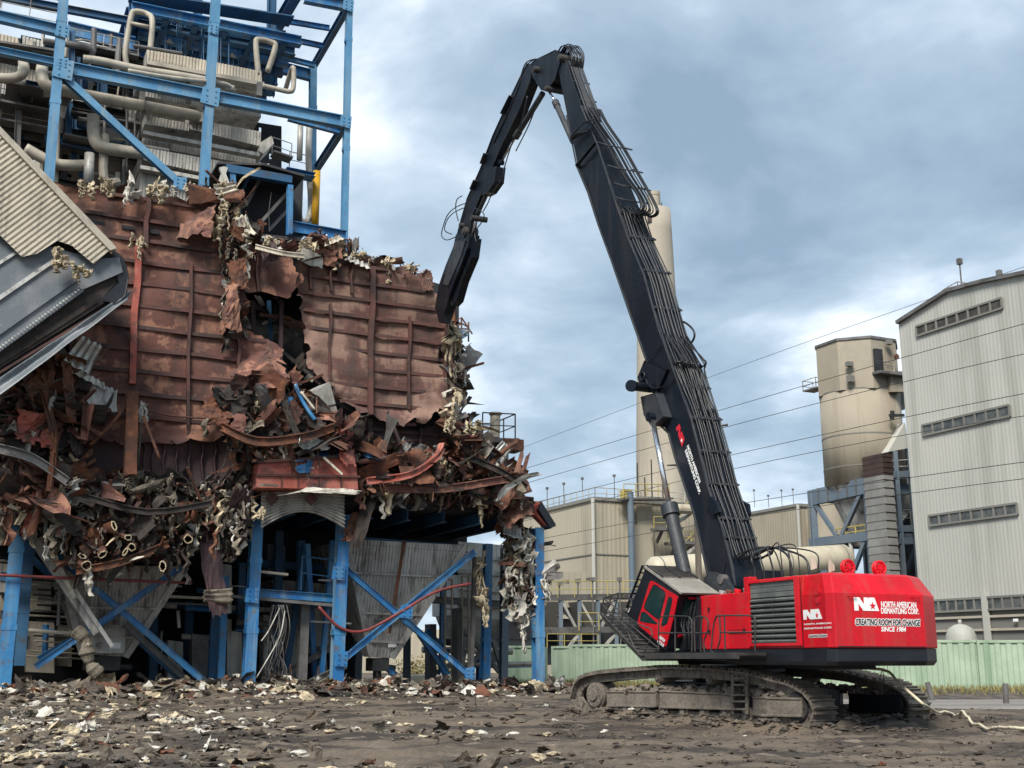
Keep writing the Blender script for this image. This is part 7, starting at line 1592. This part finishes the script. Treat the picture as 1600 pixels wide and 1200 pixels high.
for x in (1179, 1201, 1222, 1240, 1268): 
    c = P(x, 789, 64.); mb = MB(); h = random.Random(x).uniform(.8, 2.6); mb.tube([c - Z * .3, c + Z * h], .04, 5); mb.box(c + Z * h, AX * .1, BX * .1, Z * .1); mb.build('roof_lamp', 'steel_grey', b2_)
# row of bag houses / hopper trestle with yellow rails
TS = empty('hopper_trestle', at(920, 1020, 88), 'grey steel trestle with dark hoppers and yellow rails behind the cab', 'trestle')
TY = 26.
def tp(x, y, o=0): return P(x, y, TY + o)
for x in (876, 905, 934, 962, 992): 
    for o_ in (0, 5): p = tp(x, 932, o_); mb = MB(); mb.beam(V((p.x, p.y, 0)), p, .3, .3); mb.build('leg', 'blue_grey', TS)
for y in (934, 985): mb = MB(); mb.beam(tp(850, y), tp(1010, y - 2), .4, .45); mb.build('deck_beam', 'steel_grey', TS)
for k, (x0, y0, x1, y1) in enumerate(((877, 938, 900, 982), (905, 938, 930, 982), (960, 940, 938, 982), (962, 990, 934, 1022), (905, 990, 880, 1022), (992, 940, 970, 982))): mb = MB(); mb.beam(tp(x0, y0), tp(x1, y1), .18, .2); mb.build('brace', 'clad_grey', TS)
for x in (862, 920, 975): 
    a, b, c, d = tp(x - 16, 940, 2.), tp(x + 18, 940, 2.), tp(x + 6, 985, 3), tp(x - 4, 985, 3); mb = MB(); mb.hexa([d, c, b, a] + [p + BX * k_ for p, k_ in ((d, 1), (c, 1), (b, 4), (a, 4))]); mb.build('small_hopper', 'grey_wall', TS)
railing('yellow_rail', [tp(845, 934, -.5), tp(1000, 932, -.5)], 1.2, 'yellow_rail', TS, r=.035); railing('yellow_rail', [tp(905, 985, -.5), tp(936, 985, -.5)], 1.3, 'yellow_rail', TS, r=.04)
mb = MB()
for k in range(7): x = 856 + k * 9; mb.box(tp(x, 922 - k * .2, 4), AX * .25, BX * .2, Z * 1.4)
mb.build('vent_row', 'cream_wall', TS); mb = MB(); mb.beam(tp(842, 914, 4), tp(926, 905, 4), .4, .3); mb.build('pipe_rack', 'steel_grey', TS)
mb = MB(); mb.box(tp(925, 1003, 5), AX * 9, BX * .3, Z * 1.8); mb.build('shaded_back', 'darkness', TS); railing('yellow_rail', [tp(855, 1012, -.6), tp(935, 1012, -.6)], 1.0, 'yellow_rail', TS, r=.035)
# horizontal tank
tk0, tk1 = P(1022, 893, 16), P(1318, 872, 16); ddr = (tk1 - tk0).normalized(); rT = pr(P(1200, 876, 16), 22)
mb = MB(); prof_ = [(-.9, .02), (-.8, .45), (-.5, .78), (0, 1), (1e9, 1), (.5, .78), (.8, .45), (.9, .02)]; Lh = (tk1 - tk0).length
ptsT = []; rT_ = []
for o_, r_ in prof_[:4]: ptsT.append(tk0 + ddr * (o_ * rT * .6)); rT_.append(r_ * rT)
for k in range(1, 5): ptsT.append(tk0 + ddr * (Lh * k / 5)); rT_.append(rT)
ptsT.append(tk1); rT_.append(rT)
for o_, r_ in prof_[5:]: ptsT.append(tk1 + ddr * (o_ * rT * .7)); rT_.append(r_ * rT)
HT = empty('horizontal_tank', V((tk0.x, tk0.y, 0)), 'long cream cylindrical tank lying behind the excavator cab and house', 'tank')
mb = MB(); mb.tube(ptsT, rT_, 40); o = mb.build('tank_shell', 'tank', HT, smooth=True)
for t in (0.02, .34, .67, .98): c = tk0.lerp(tk1, t); mb = MB(); mb.tube([c - ddr * .05, c + ddr * .05], rT * 1.012, 40); mb.build('tank_hoop', 'grey_wall', HT)
for t in (.15, .5, .85): c = tk0.lerp(tk1, t); mb = MB(); mb.box(V((c.x, c.y, (c.z - rT * .5) / 2)), ddr * .3, ddr.cross(Z) * rT * .7, Z * ((c.z - rT * .5) / 2)); mb.build('saddle', 'blue_grey', HT)
# dome tank, boundary containers, bollards, pole
c = at(1502, 1000, 82.); r = pr(c, 23); mb = MB(); mb.tube([V((c.x, 82, 0)), V((c.x, 82, c.z + .25)), V((c.x, 82, c.z + .75)), V((c.x, 82, c.z + 1.0)), V((c.x, 82, c.z + 1.08))], [r, r, r * .8, r * .4, .02], 32); mb.tube([V((c.x, 82, c.z + 1)), V((c.x, 82, c.z + 1.35))], .12, 10); o = tag(mb.build('dome_tank', 'big_wall'), 'low pale tank with a domed lid behind the green wall', 'tank')
for p_ in o.data.polygons: p_.use_smooth = len(p_.vertices) == 4
def container(px0, Y0, px1, Y1, h, label, m='green_clad', ribs=.55, cat='container', dep_=2.4, group=None):
    a = V((at(px0, 1030, Y0).x, Y0, 0)); b = V((at(px1, 1030, Y1).x, Y1, 0)); d = (b - a).normalized(); n = V((d.y, -d.x, 0)); l = (b - a).length
    if n.y > 0: n = -n
    O = empty('shipping_container', (a + b) / 2, label, cat, group)
    mb = MB(); mb.corr(a + Z * .1, d, Z, [(0, 0), (l, 0), (l, h - .2), (0, h - .2)], ribs, .06, n); mb.build('ribbed_side', m, O)
    mb = MB(); mb.box((a + b) / 2 - n * (dep_ / 2 + .04) + Z * (h / 2 - .03), d * (l / 2), n * (dep_ / 2), Z * (h / 2 - .05)); mb.build('container_shell', m, O)
    mb = MB(); 
    for z_ in (.08, h - .06): mb.beam(a + Z * z_ + n * .02, b + Z * z_ + n * .02, .14, .14)
    for p_ in (a, b): mb.beam(p_ + n * .02, p_ + n * .02 + Z * h, .14, .14)
    mb.build('corner_frame', m, O); return O
container(1388, 64.5, 1530, 63.3, 2.62, 'pale green ribbed container wall just right of the counterweight'); container(1530, 63.2, 1700, 61.8, 2.60, 'pale green ribbed container wall at the right edge, behind the upright bollard')
container(893, 78.5, 1062, 76.5, 2.55, 'pale green ribbed container behind the cab and the near track'); container(863, 79, 890, 78.8, 2.45, 'narrow green container end beside the right front column', ribs=2.)
container(1062, 76, 1112, 75.5, 2.1, 'short yellowish green container under the excavator belly', 'grass', .5); container(784, 82, 832, 81, 2.5, 'small light green container seen left of the right front column', 'green_clad', 1.)
container(1215, 72, 1388, 70.5, 2.3, 'pale green ribbed container seen between the two tracks')
for (x0, y0, x1, y1, lb) in ((1458, 1096, 1449, 1066, 'rusty steel bollard leaning left in the grass'), (1572, 1101, 1571, 1068, 'upright steel bollard in the grass at the right')):
    g0 = gr(x0, y0); t_ = at(x1, y1, g0.y); mb = MB(); mb.tube([g0 - Z * .1, t_], .105, 16); mb.tube([t_, t_ + (t_ - g0) * .01], [.105, .08], 16); tag(mb.build('bollard', 'steel_grey'), lb, 'bollard')
pz = at(1089, 812, 60.); mb = MB(); mb.tube([V((pz.x, 60, 0)), V((pz.x, 60, pz.z))], [.2, .15], 12); UP_ = tag(mb.build('utility_pole', 'wood'), 'weathered wooden pole between the hoist cylinder and the boom', 'pole')
# power lines
WL = [((815, 700), (1200, 556), (1600, 417)), ((805, 737), (1200, 619), (1600, 506)), ((812, 758), (1200, 650), (1600, 553)), ((845, 783), (1200, 698), (1600, 615)), ((860, 803), (1200, 721), (1600, 650)), ((845, 842), (1200, 780), (1600, 722)), ((845, 863), (1200, 803), (1600, 748))]
for k, (a, m_, b) in enumerate(WL):
    pts = []
    for i in range(-4, 30):
        x = a[0] + (b[0] - a[0]) * i / 24
        t0, t1, t2 = a[0], m_[0], b[0]
        y = a[1] * (x - t1) * (x - t2) / ((t0 - t1) * (t0 - t2)) + m_[1] * (x - t0) * (x - t2) / ((t1 - t0) * (t1 - t2)) + b[1] * (x - t0) * (x - t1) / ((t2 - t0) * (t2 - t1))
        pts.append(at(x, y, 104 - 40 * i / 24))
    mb = MB(); mb.tube(pts, .022 if k else .016, 5); tag(mb.build('power_line', 'steel_dark', smooth=True), ('topmost thin power line across the sky and the hall roof', 'second power line from the top', 'third power line from the top', 'fourth power line from the top, the middle one', 'fifth power line from the top', 'second lowest power line, below the silo drum', 'lowest power line, across the silo frame')[k], 'power line')
mb = MB(); c = at(1127, 666, 90.); mb.tube([c - V((.35, 0, .05)), c + V((.5, 0, .12))], [.05, .11], 8); tag(mb.build('line_splice', 'steel_dark'), 'dark splice sleeve on the power line just right of the boom', 'splice'); mb = MB(); c = at(1052, 727, 92.); mb.tube([c - V((.5, 0, 0)), c + V((.5, 0, .03))], [.06, .12], 8); tag(mb.build('line_splice', 'steel_dark'), 'dark splice sleeve between the hoist cylinder and the boom', 'splice')
# far scenery through the bays
for (x, Y, w_, h, m, lb) in ((640, 110, 3.0, 1.3, 'grass', 'low green bush seen under the right hopper'), (700, 130, 4, 1.8, 'grass', 'green bush seen beside the ladder in the right bay'), (670, 120, 3.4, 1.5, 'grass', 'middle green bush beyond the right bay')):
    g0 = V((at(x, 1030, Y).x, Y, .3)); mb = MB(); rn = random.Random(x)
    for k in range(260):
        q = g0 + V((rn.gauss(0, w_ * .4), rn.gauss(0, .7), abs(rn.gauss(0, h * .5)))); mb.shard(q, .35, rn, .7, 1.)
    tag(mb.build('bush', m), lb, 'bush')
mb = MB(); q0 = at(560, 1035, 150.); mb.box(V((q0.x + 25, 150, 2)), V((45, 0, 0)), V((0, 6, 0)), Z * 3); O = tag(mb.build('far_shed', 'cream_wall'), 'long low pale shed far off behind the open bays', 'building')
# ================================================================= GROUND
def axis(lo, hi, st, far, grow=1.35):
    v = []; x = lo
    while x <= hi: v.append(x); x += st
    s_ = st; x = v[-1]
    while x < far: s_ *= grow; x += s_; v.append(x)
    s_ = st; x = v[0]; l_ = []
    while x > -far: s_ *= grow; x -= s_; l_.append(x)
    return l_[::-1] + v
xs = axis(-26, 24, .16, 3000); ys = axis(15, 66, .19, 3000)
trk = [(TR, TN), (TR + TP * GA, TN + TP * GA)]
def segdist(p, a, b):
    d = (b - a); t = max(0, min(1, (p - a).dot(d) / d.length_squared)); return (p - a - d * t).length
def ghgt(x, y):
    m = max(0, min(1, (66 - y) / 8)) * max(0, min(1, (30 - abs(x)) / 5)) * max(0, min(1, (y - 8) / 6))
    if m <= 0: return -.02 if y > 40 else 0.
    p = V((x, y, 0)); h = (noise.noise(p * .22) * .12 + noise.noise(p * .8) * .06 + abs(noise.noise(p * 2.1)) * .07 + noise.noise(p * 4.6) * .045)
    rut = noise.noise(V((x * .22, y * 1.3, 7))) * .08 - abs(noise.noise(V((x * .3, y * 2.6, 3)))) * .08; h += rut
    for k, (a, b) in enumerate(trk):
        a = V((a.x, a.y, 0)) + TP * .44; b = V((b.x, b.y, 0)) + TP * .44; d = segdist(p, a, b)
        if d < 1.9: h = h * min(1, d / 1.2) + max(0, .20 - abs(d - 1.05) * .3) * (.55 + 1.5 * abs(noise.noise(p * 1.9)) + .8 * noise.noise(p * 4.4)) * (1 if d > .5 else 0) - (0.03 if d < .5 else 0)
    # rubble bank along the front of the building
    q = p - PO; bb = q.dot(BX); aa = q.dot(AX)
    if -5 < bb < 6 and aa < 6: h += max(0, 1 - abs(bb - .6) / 4.6) * (.34 + .75 * abs(noise.noise(p * .45))) * (1 if aa < 3 else max(0, (6 - aa) / 3))
    if x > 5 and y > 41: k_ = min(1, (y - 41) / 3); h = h * (1 - k_) + (min(h * .2, .03) - .03) * k_
    return h * m
mb = MB(); vs = [V((x, y, ghgt(x, y))) for y in ys for x in xs]; nx = len(xs)
mb.v = vs; mb.f = [(j * nx + i, j * nx + i + 1, (j + 1) * nx + i + 1, (j + 1) * nx + i) for j in range(len(ys) - 1) for i in range(nx - 1)]; mb.m = [0] * len(mb.f)
gme = bpy.data.meshes.new('ground'); gme.from_pydata(mb.v, [], mb.f); gme.materials.append(MT['mud']); gme.polygons.foreach_set('use_smooth', [True] * len(mb.f)); go = bpy.data.objects.new('ground', gme); SC.collection.objects.link(go); go['kind'] = 'structure'; go['label'] = 'churned brown mud of the demolition yard'
# haul road strip and verge at the right
mb = MB(); n = 24
def rd(i, j): x = 6 + 60 * i; return V((x, 43 + 7.8 * j - .02 * (x - 6) + .5 * noise.noise(V((x * .2, j * 2, 5))), -.12 if j < .01 else .045 + .01 * noise.noise(V((x, j * 3, 0)))))
mb.grid(rd, 60, 12); o = mb.build('road', 'road', smooth=True); struct(o, 'structure', 'pale beaten haul road behind the excavator')
mb = MB(); rn = random.Random(77)
def vg(i, j): x = 6 + 60 * i; y = 50.5 + 11.5 * j; return V((x, y, .05 + .35 * math.sin(math.pi * min(1, j * 1.3)) * (.6 + .5 * noise.noise(V((x * .4, y * .4, 0))))))
mb.grid(vg, 90, 16); o = mb.build('verge', 'mud_dark', smooth=True); struct(o, 'structure', 'dark verge below the green containers')
mb = MB(); rn = random.Random(78)
for k in range(15000):
    i, j = rn.random() ** .8, rn.uniform(.12, .98); p = vg(i, j)
    if noise.noise(V((p.x * .5, p.y * .5, 4))) < -.22: continue
    h = rn.uniform(.15, .42) * (.55 + j * .6); d = V((rn.gauss(0, .35), rn.gauss(0, .35), 1)) * h; s_ = V((rn.uniform(-1, 1), rn.uniform(-1, 1), 0)).normalized() * .028
    mb.mi = 0; mb.add([p - s_, p + s_, p + d + V((rn.gauss(0, .05), 0, 0))], [(0, 1, 2)])
for (x0, x1, y0, y1, n_) in ((-4, 6, 66, 76, 2600), (3, 12, 66, 75, 2600)):
    for k in range(n_):
        p = V((rn.uniform(x0, x1), rn.uniform(y0, y1), 0)); h = rn.uniform(.2, .6); s_ = V((rn.uniform(-1, 1), rn.uniform(-1, 1), 0)).normalized() * .04; mb.add([p - s_, p + s_, p + V((rn.gauss(0, .3) * h, rn.gauss(0, .3) * h, h))], [(0, 1, 2)])
o = mb.build('dry_grass', 'grass'); struct(o, 'stuff', 'dry yellow grass along the foot of the green containers')
# cream supply hose from the excavator to the right
hp = [E(1378, 1046, -2.4)] + [gr(1600 + 60 * 0, 1149)]
mb = MB(); h0 = at(1378, 1046, 31.); hs = [at(1290, 1045, 31.5), h0, at(1405, 1068, 30.), at(1440, 1098, 28.5), gr(1475, 1119), gr(1500, 1129), gr(1530, 1138), gr(1565, 1145), gr(1600, 1149), gr(1680, 1152)]
hs = hs[:3] + smoothpts(hs[3:], 4)
for q_ in hs[3:]: q_.z = max(q_.z, ghgt(q_.x, q_.y) + .08)
hd = smoothpts(hs, 4)
for i_, q_ in enumerate(hd):
    if i_ > 11: q_.z = max(q_.z, max(ghgt(q_.x + dx_, q_.y + dy_) for dx_ in (-.35, -.15, 0, .15, .35) for dy_ in (-.3, -.1, .1)) + .05)
zs_ = [q.z for q in hd]
for i_ in range(14, len(hd) - 2): hd[i_].z = max(zs_[i_], sum(zs_[i_ - 2:i_ + 3]) / 5)
mb.tube(hd, .036, 8); tag(mb.build('supply_hose', 'hose_cream', smooth=True), 'cream hose running from under the counterweight to the right edge', 'hose')
mb = MB(); c0_, c1_ = at(1379, 1044, 31.), at(1377, 1078, 31.); mb.tube([c0_, c0_.lerp(c1_, .5) + V((.05, 0, 0)), c1_], .012, 5); mb.tube([c0_, c0_.lerp(c1_, .5) - V((.06, 0, 0)), c1_], .012, 5); mb.tube([c1_, c1_ - Z * .1], [.04, .02], 8); tag(mb.build('plumb_cord', 'hose'), 'thin double cord with an orange tip hanging by the far track', 'cord')
# ================================================================= GROUND LITTER
LIT = ['mud_dark', 'insul', 'insul_white', 'rust', 'clad_grey', 'insul_dirty', 'char', 'mud']
def litter(name, label, gen, n, wts, seed, smin=.05, smax=.28, big=0.):
    rn = random.Random(seed); mb = MB()
    for k in range(n):
        p = gen(rn); p.z = ghgt(p.x, p.y); s_ = smin + (smax - smin) * rn.random() ** 2.6; mb.mi = rn.choices(range(8), wts)[0]
        if rn.random() < big:
            u = V((rn.uniform(-1, 1), rn.uniform(-1, 1), rn.uniform(-.4, .4))).normalized(); v = u.cross(V((rn.uniform(-.5, .5), rn.uniform(-.5, .5), 1))).normalized(); s2 = s_ * rn.uniform(1.5, 3.2)
            mb.fold(p + Z * s2 * .15, u, v, s2, s2 * rn.uniform(.4, .9), rn, 2, 5, 1.4, .06)
        elif mb.mi in (0, 1, 2, 5, 7) or rn.random() < .3: mb.clump(p + Z * s_ * .15, (s_ * rn.uniform(.5, 1), s_ * rn.uniform(.5, 1), s_ * rn.uniform(.22, .42)), rn.random() * 99, .5)
        else: mb.shard(p + Z * s_ * .25, s_ * 1.5, rn, rn.choice((.8, 1.6)), .25)
    o = mb.build(name, LIT); struct(o, 'stuff', label); return o
def g_left(rn):
    while True:
        x = rn.uniform(-60, 900); y = 1098 + rn.random() ** 1.1 * 105; p = gr(x, y)
        t = noise.noise(V((p.x * .35, p.y * .35, 2))) + (.25 if x < 380 else -.12) - (0 if y < 1150 else .12 if x > 420 else 0)
        if t > rn.uniform(-.45, .45): return p
ICO_S = ICOL
litter('litter', 'scattered lagging fluff and chips on the mud at the left', g_left, 2300, (6, 2.6, 1.6, .8, .5, 4, .8, 12), 1, .015, .24, .18)
def g_drift(rn):
    cx_, cy_, rx_, ry_ = rn.choice(((40, 1130, 70, 10), (110, 1150, 60, 12), (300, 1128, 60, 12), (20, 1100, 80, 8), (210, 1112, 90, 7), (420, 1095, 60, 4), (640, 1086, 70, 4), (560, 1088, 60, 4), (60, 1175, 70, 12), (800, 1085, 60, 5)))
    while True:
        y_ = cy_ + rn.gauss(0, ry_)
        if y_ > 1070: return gr(cx_ + rn.gauss(0, rx_ * .6), y_)
litter('litter', 'drifts of pale lagging fluff on the left foreground mud', g_drift, 1000, (2, 6, 5, .5, .4, 4, .3, 2), 9, .03, .24, .12)
def g_bank(rn):
    a = rn.uniform(-27, 4.5); b = rn.gauss(-.6, 1.7); return W(a, b, 0)
litter('rubble', 'bank of broken scraps along the foot of the ruin', g_bank, 3000, (4, 2.2, 1.6, 3, 1.4, 4, 2.4, 3), 2, .05, .42, .4)
def g_right(rn): x = rn.uniform(850, 1640); y = 1104 + rn.random() * 96; return gr(x, y)
litter('clods', 'small dark mud clods and stones before the tracks', g_right, 1500, (7, .12, .12, .15, .1, .3, .2, 9), 3, .02, .11)
def g_trk(rn):
    a, b = trk[rn.random() < .3]; t = rn.uniform(-.1, 1.1); q = a.lerp(b, t) + TP * (.44 + rn.choice((-1, -1, 1)) * abs(rn.gauss(.85, .25))); return V((q.x, q.y, 0))
def g_mound(rn):
    cx_, cy_ = rn.choice(((6.2, 29.6), (8.4, 29.4), (4.6, 31.6), (11.4, 32.6), (12.8, 33.4), (3.0, 33.6), (9.6, 29.9))); return V((cx_ + rn.gauss(0, .7), cy_ + rn.gauss(0, .32), 0))
litter('clods', 'dark heaps of broken mud in front of the tracks', g_mound, 520, (12, 0, .02, .05, 0, .05, .6, 2), 5, .03, .16)
litter('clods', 'coarse dark mud clods thrown up beside the tracks', g_trk, 1700, (9, 0, .05, .1, 0, .1, .3, 3), 4, .03, .2)
def g_pile(rn): q = gr(870, 1068); return V((q.x + rn.gauss(0, .8), q.y + rn.gauss(0, 1.2), 0))
ICO = ICOH
def lump(px_, py_, w_, h, m, label, seed, name='lagging_lump', cat='insulation', grp=None):
    p = gr(px_, py_); p.z = ghgt(p.x, p.y); r = pr(p, w_ / 2); rz = pr(p, h / 2); mb = MB(); rn = random.Random(seed)
    for k in range(12):
        q = p + V((rn.uniform(-.8, .8) * r, rn.uniform(-.5, .5) * r, rz * rn.uniform(.1, .8)))
        if k % 3: u = V((rn.uniform(-1, 1), rn.uniform(-1, 1), rn.uniform(-.5, .5))).normalized(); mb.fold(q, u, u.cross(V((rn.uniform(-1, 1), rn.uniform(-1, 1), 1))).normalized(), r * rn.uniform(.4, .9), rz * rn.uniform(.8, 1.6), rn, 3, 6, 1.8, .15)
        else: mb.clump(q, (r * rn.uniform(.15, .35), r * rn.uniform(.15, .35), rz * rn.uniform(.2, .5)), seed + k * 1.7, .6)
    return tag(mb.build(name, m, smooth=True), label, cat, grp)
GRP = 'lagging lumps lying on the mud'
for k, (x, y, w_, h, m, lb) in enumerate(((30, 1140, 34, 16, 'insul', 'yellowish lagging lump near the left edge of the mud'), (16, 1152, 26, 12, 'insul_white', 'white lagging lump at the far left below the yellowish one'), (132, 1146, 36, 26, 'insul_white', 'pointed white lagging heap left of centre in the foreground'),
        (285, 1130, 46, 18, 'insul_white', 'widest white lagging lump in front of the left hopper'), (333, 1116, 22, 10, 'insul_white', 'flat white scrap before the second front column'), (355, 1128, 26, 14, 'insul', 'yellowish lagging before the second front column'), (245, 1136, 20, 12, 'insul_white', 'small white lump just left of the widest one'),
        (212, 1162, 26, 9, 'insul_dirty', 'flat grey lagging mat in the left foreground'), (340, 1162, 20, 10, 'insul_white', 'lone white lump low in the foreground right of the mats'), (305, 1195, 30, 8, 'insul_dirty', 'pale mat at the bottom edge'), (108, 1190, 22, 12, 'insul_white', 'white lump low at the left bottom'), (56, 1165, 24, 12, 'insul', 'cream lump below the pointed heap, further left'),
        (40, 1120, 36, 16, 'insul_dirty', 'grey lagging pillow left, above the yellowish lump'), (650, 1098, 24, 8, 'insul_white', 'small white lump before the right hopper'), (668, 1106, 12, 6, 'insul_white', 'bright white cube like chip before the right hopper'), (875, 1060, 26, 20, 'insul_white', 'white crumpled heap left of the near track'), (858, 1072, 28, 14, 'insul_white', 'white crumpled heap at the foot of the right front column'), (450, 1068, 20, 22, 'insul_white', 'white round lump at the foot of the middle bay'), (135, 1036, 16, 30, 'insul', 'tan lagging roll hanging at the hopper throat'), (600, 1060, 26, 10, 'insul_dirty', 'dusty lagging pad under the right hopper'))):
    lump(x, y, w_, h, m, lb, k * 3 + 2, grp=GRP)
ICO = ICOL
def gpiece(px_, py_, Yoff, wpx, hpx, rot, m, seed, label, name='torn_plate', cat='steel plate', amp=.4, curl=.5, corrug=0., zo=.2, tilt=(0, .4)):
    p = gr(px_, py_); w_, h = pr(p, wpx), pr(p, hpx); c = p + Z * (h * .4 + ghgt(p.x, p.y) * .5 + zo * 0); r = math.radians(rot); mb = MB()
    u = (AX * math.cos(r) + Z * math.sin(r)); v = (Z * math.cos(r) - AX * math.sin(r)) + BX * tilt[1]; v = (v - u * v.dot(u)).normalized()
    if corrug:
        nn = u.cross(v); mb.grid(lambda i, j: c + u * ((i - .5) * w_) + v * ((j - .5) * h) + nn * (.05 * math.sin((j - .5) * h / corrug * 6.28) + noise.noise(V((i * 2, j * 2, seed))) * .2), 10, max(8, int(h / corrug) * 6))
    else: mb.fold(c, u, v, w_ * 1.1, h * 1.2, random.Random(seed), 4, 10, 1.2, .05, .14)
    return tag(mb.build(name, m, smooth=bool(corrug), solid=.015), label, cat)
gpiece(28, 1066, 0, 74, 48, 8, 'rust', 101, 'large crumpled rust red plate heap on the ground at the left edge', amp=.9, curl=1.1); gpiece(48, 1044, 0, 36, 26, 25, 'rust', 102, 'upper crest of the rust red plate heap, horn shaped', amp=.6, curl=1.2); gpiece(66, 1068, 0, 40, 20, -12, 'casing', 108, 'right flank of the rust red plate heap', amp=.6, curl=1.)
gpiece(188, 1068, 0, 34, 50, 10, 'rust', 103, 'dark rusty plate standing folded below the left hopper', amp=.5, curl=.8)
gpiece(355, 1080, 0, 56, 13, 0, 'alum', 104, 'white corrugated sheet lying beside the second front column foot', 'corrugated_scrap', 'corrugated sheet', corrug=.16); gpiece(130, 1060, 0, 60, 9, -28, 'clad', 105, 'pale bent strip leaning over the rubble under the left hopper', amp=.15, curl=.3)
gpiece(545, 1070, 0, 24, 10, 30, 'blue', 106, 'crumpled blue scrap at the foot of the third front column', amp=.4); gpiece(690, 1062, 0, 40, 14, -8, 'steel_grey', 107, 'grey sheet flat on the ground under the ladder', amp=.3); gpiece(540, 1072, 0, 22, 10, 10, 'rust', 109, 'orange brown scrap beside the crumpled blue one', amp=.4)
mb = MB(); p0_, p1_ = gr(622, 1066), gr(700, 1068); mb.box((p0_ + p1_) / 2 + Z * .2, AX * ((p1_ - p0_).length / 2), BX * .8, Z * .35); tag(mb.build('concrete_plinth', 'concrete', bevel=.06), 'low dusty concrete plinth behind the right hopper outlet', 'plinth')
mb = MB(); mb.tube(smoothpts([P(118, 985, -.4), P(134, 1000, -.6), P(136, 1020, -.6), P(142, 1040, -.6), P(156, 1055, -.6)], 5), [.26 + .07 * math.sin(i * .8) + .03 * math.sin(i * 2.1) for i in range(21)], 11); tag(mb.build('lagged_pipe', 'insul_dirty'), 'ragged lagged pipe dangling at the left hopper throat', 'pipe')
for k, (x0, y0, x1, y1, lb) in enumerate(((740, 1118, 742, 1090, 'thin wire standing up from the mud right of centre'), (612, 1126, 632, 1119, 'thin straw coloured stick lying in the middle foreground'), (690, 1122, 728, 1120, 'thin pale rod lying flat right of centre'), (158, 1168, 170, 1146, 'grey splinter standing in the left foreground'))):
    a = gr(x0, y0); b = at(x1, y1, a.y) if k in (0, 3) else gr(x1, y1) + Z * .06; mb = MB(); mb.tube([a, (a + b) / 2 + V((.05, 0, .03)), b], .018, 5); tag(mb.build('stick', 'clad_grey' if k else 'steel_dark'), lb, 'rod')
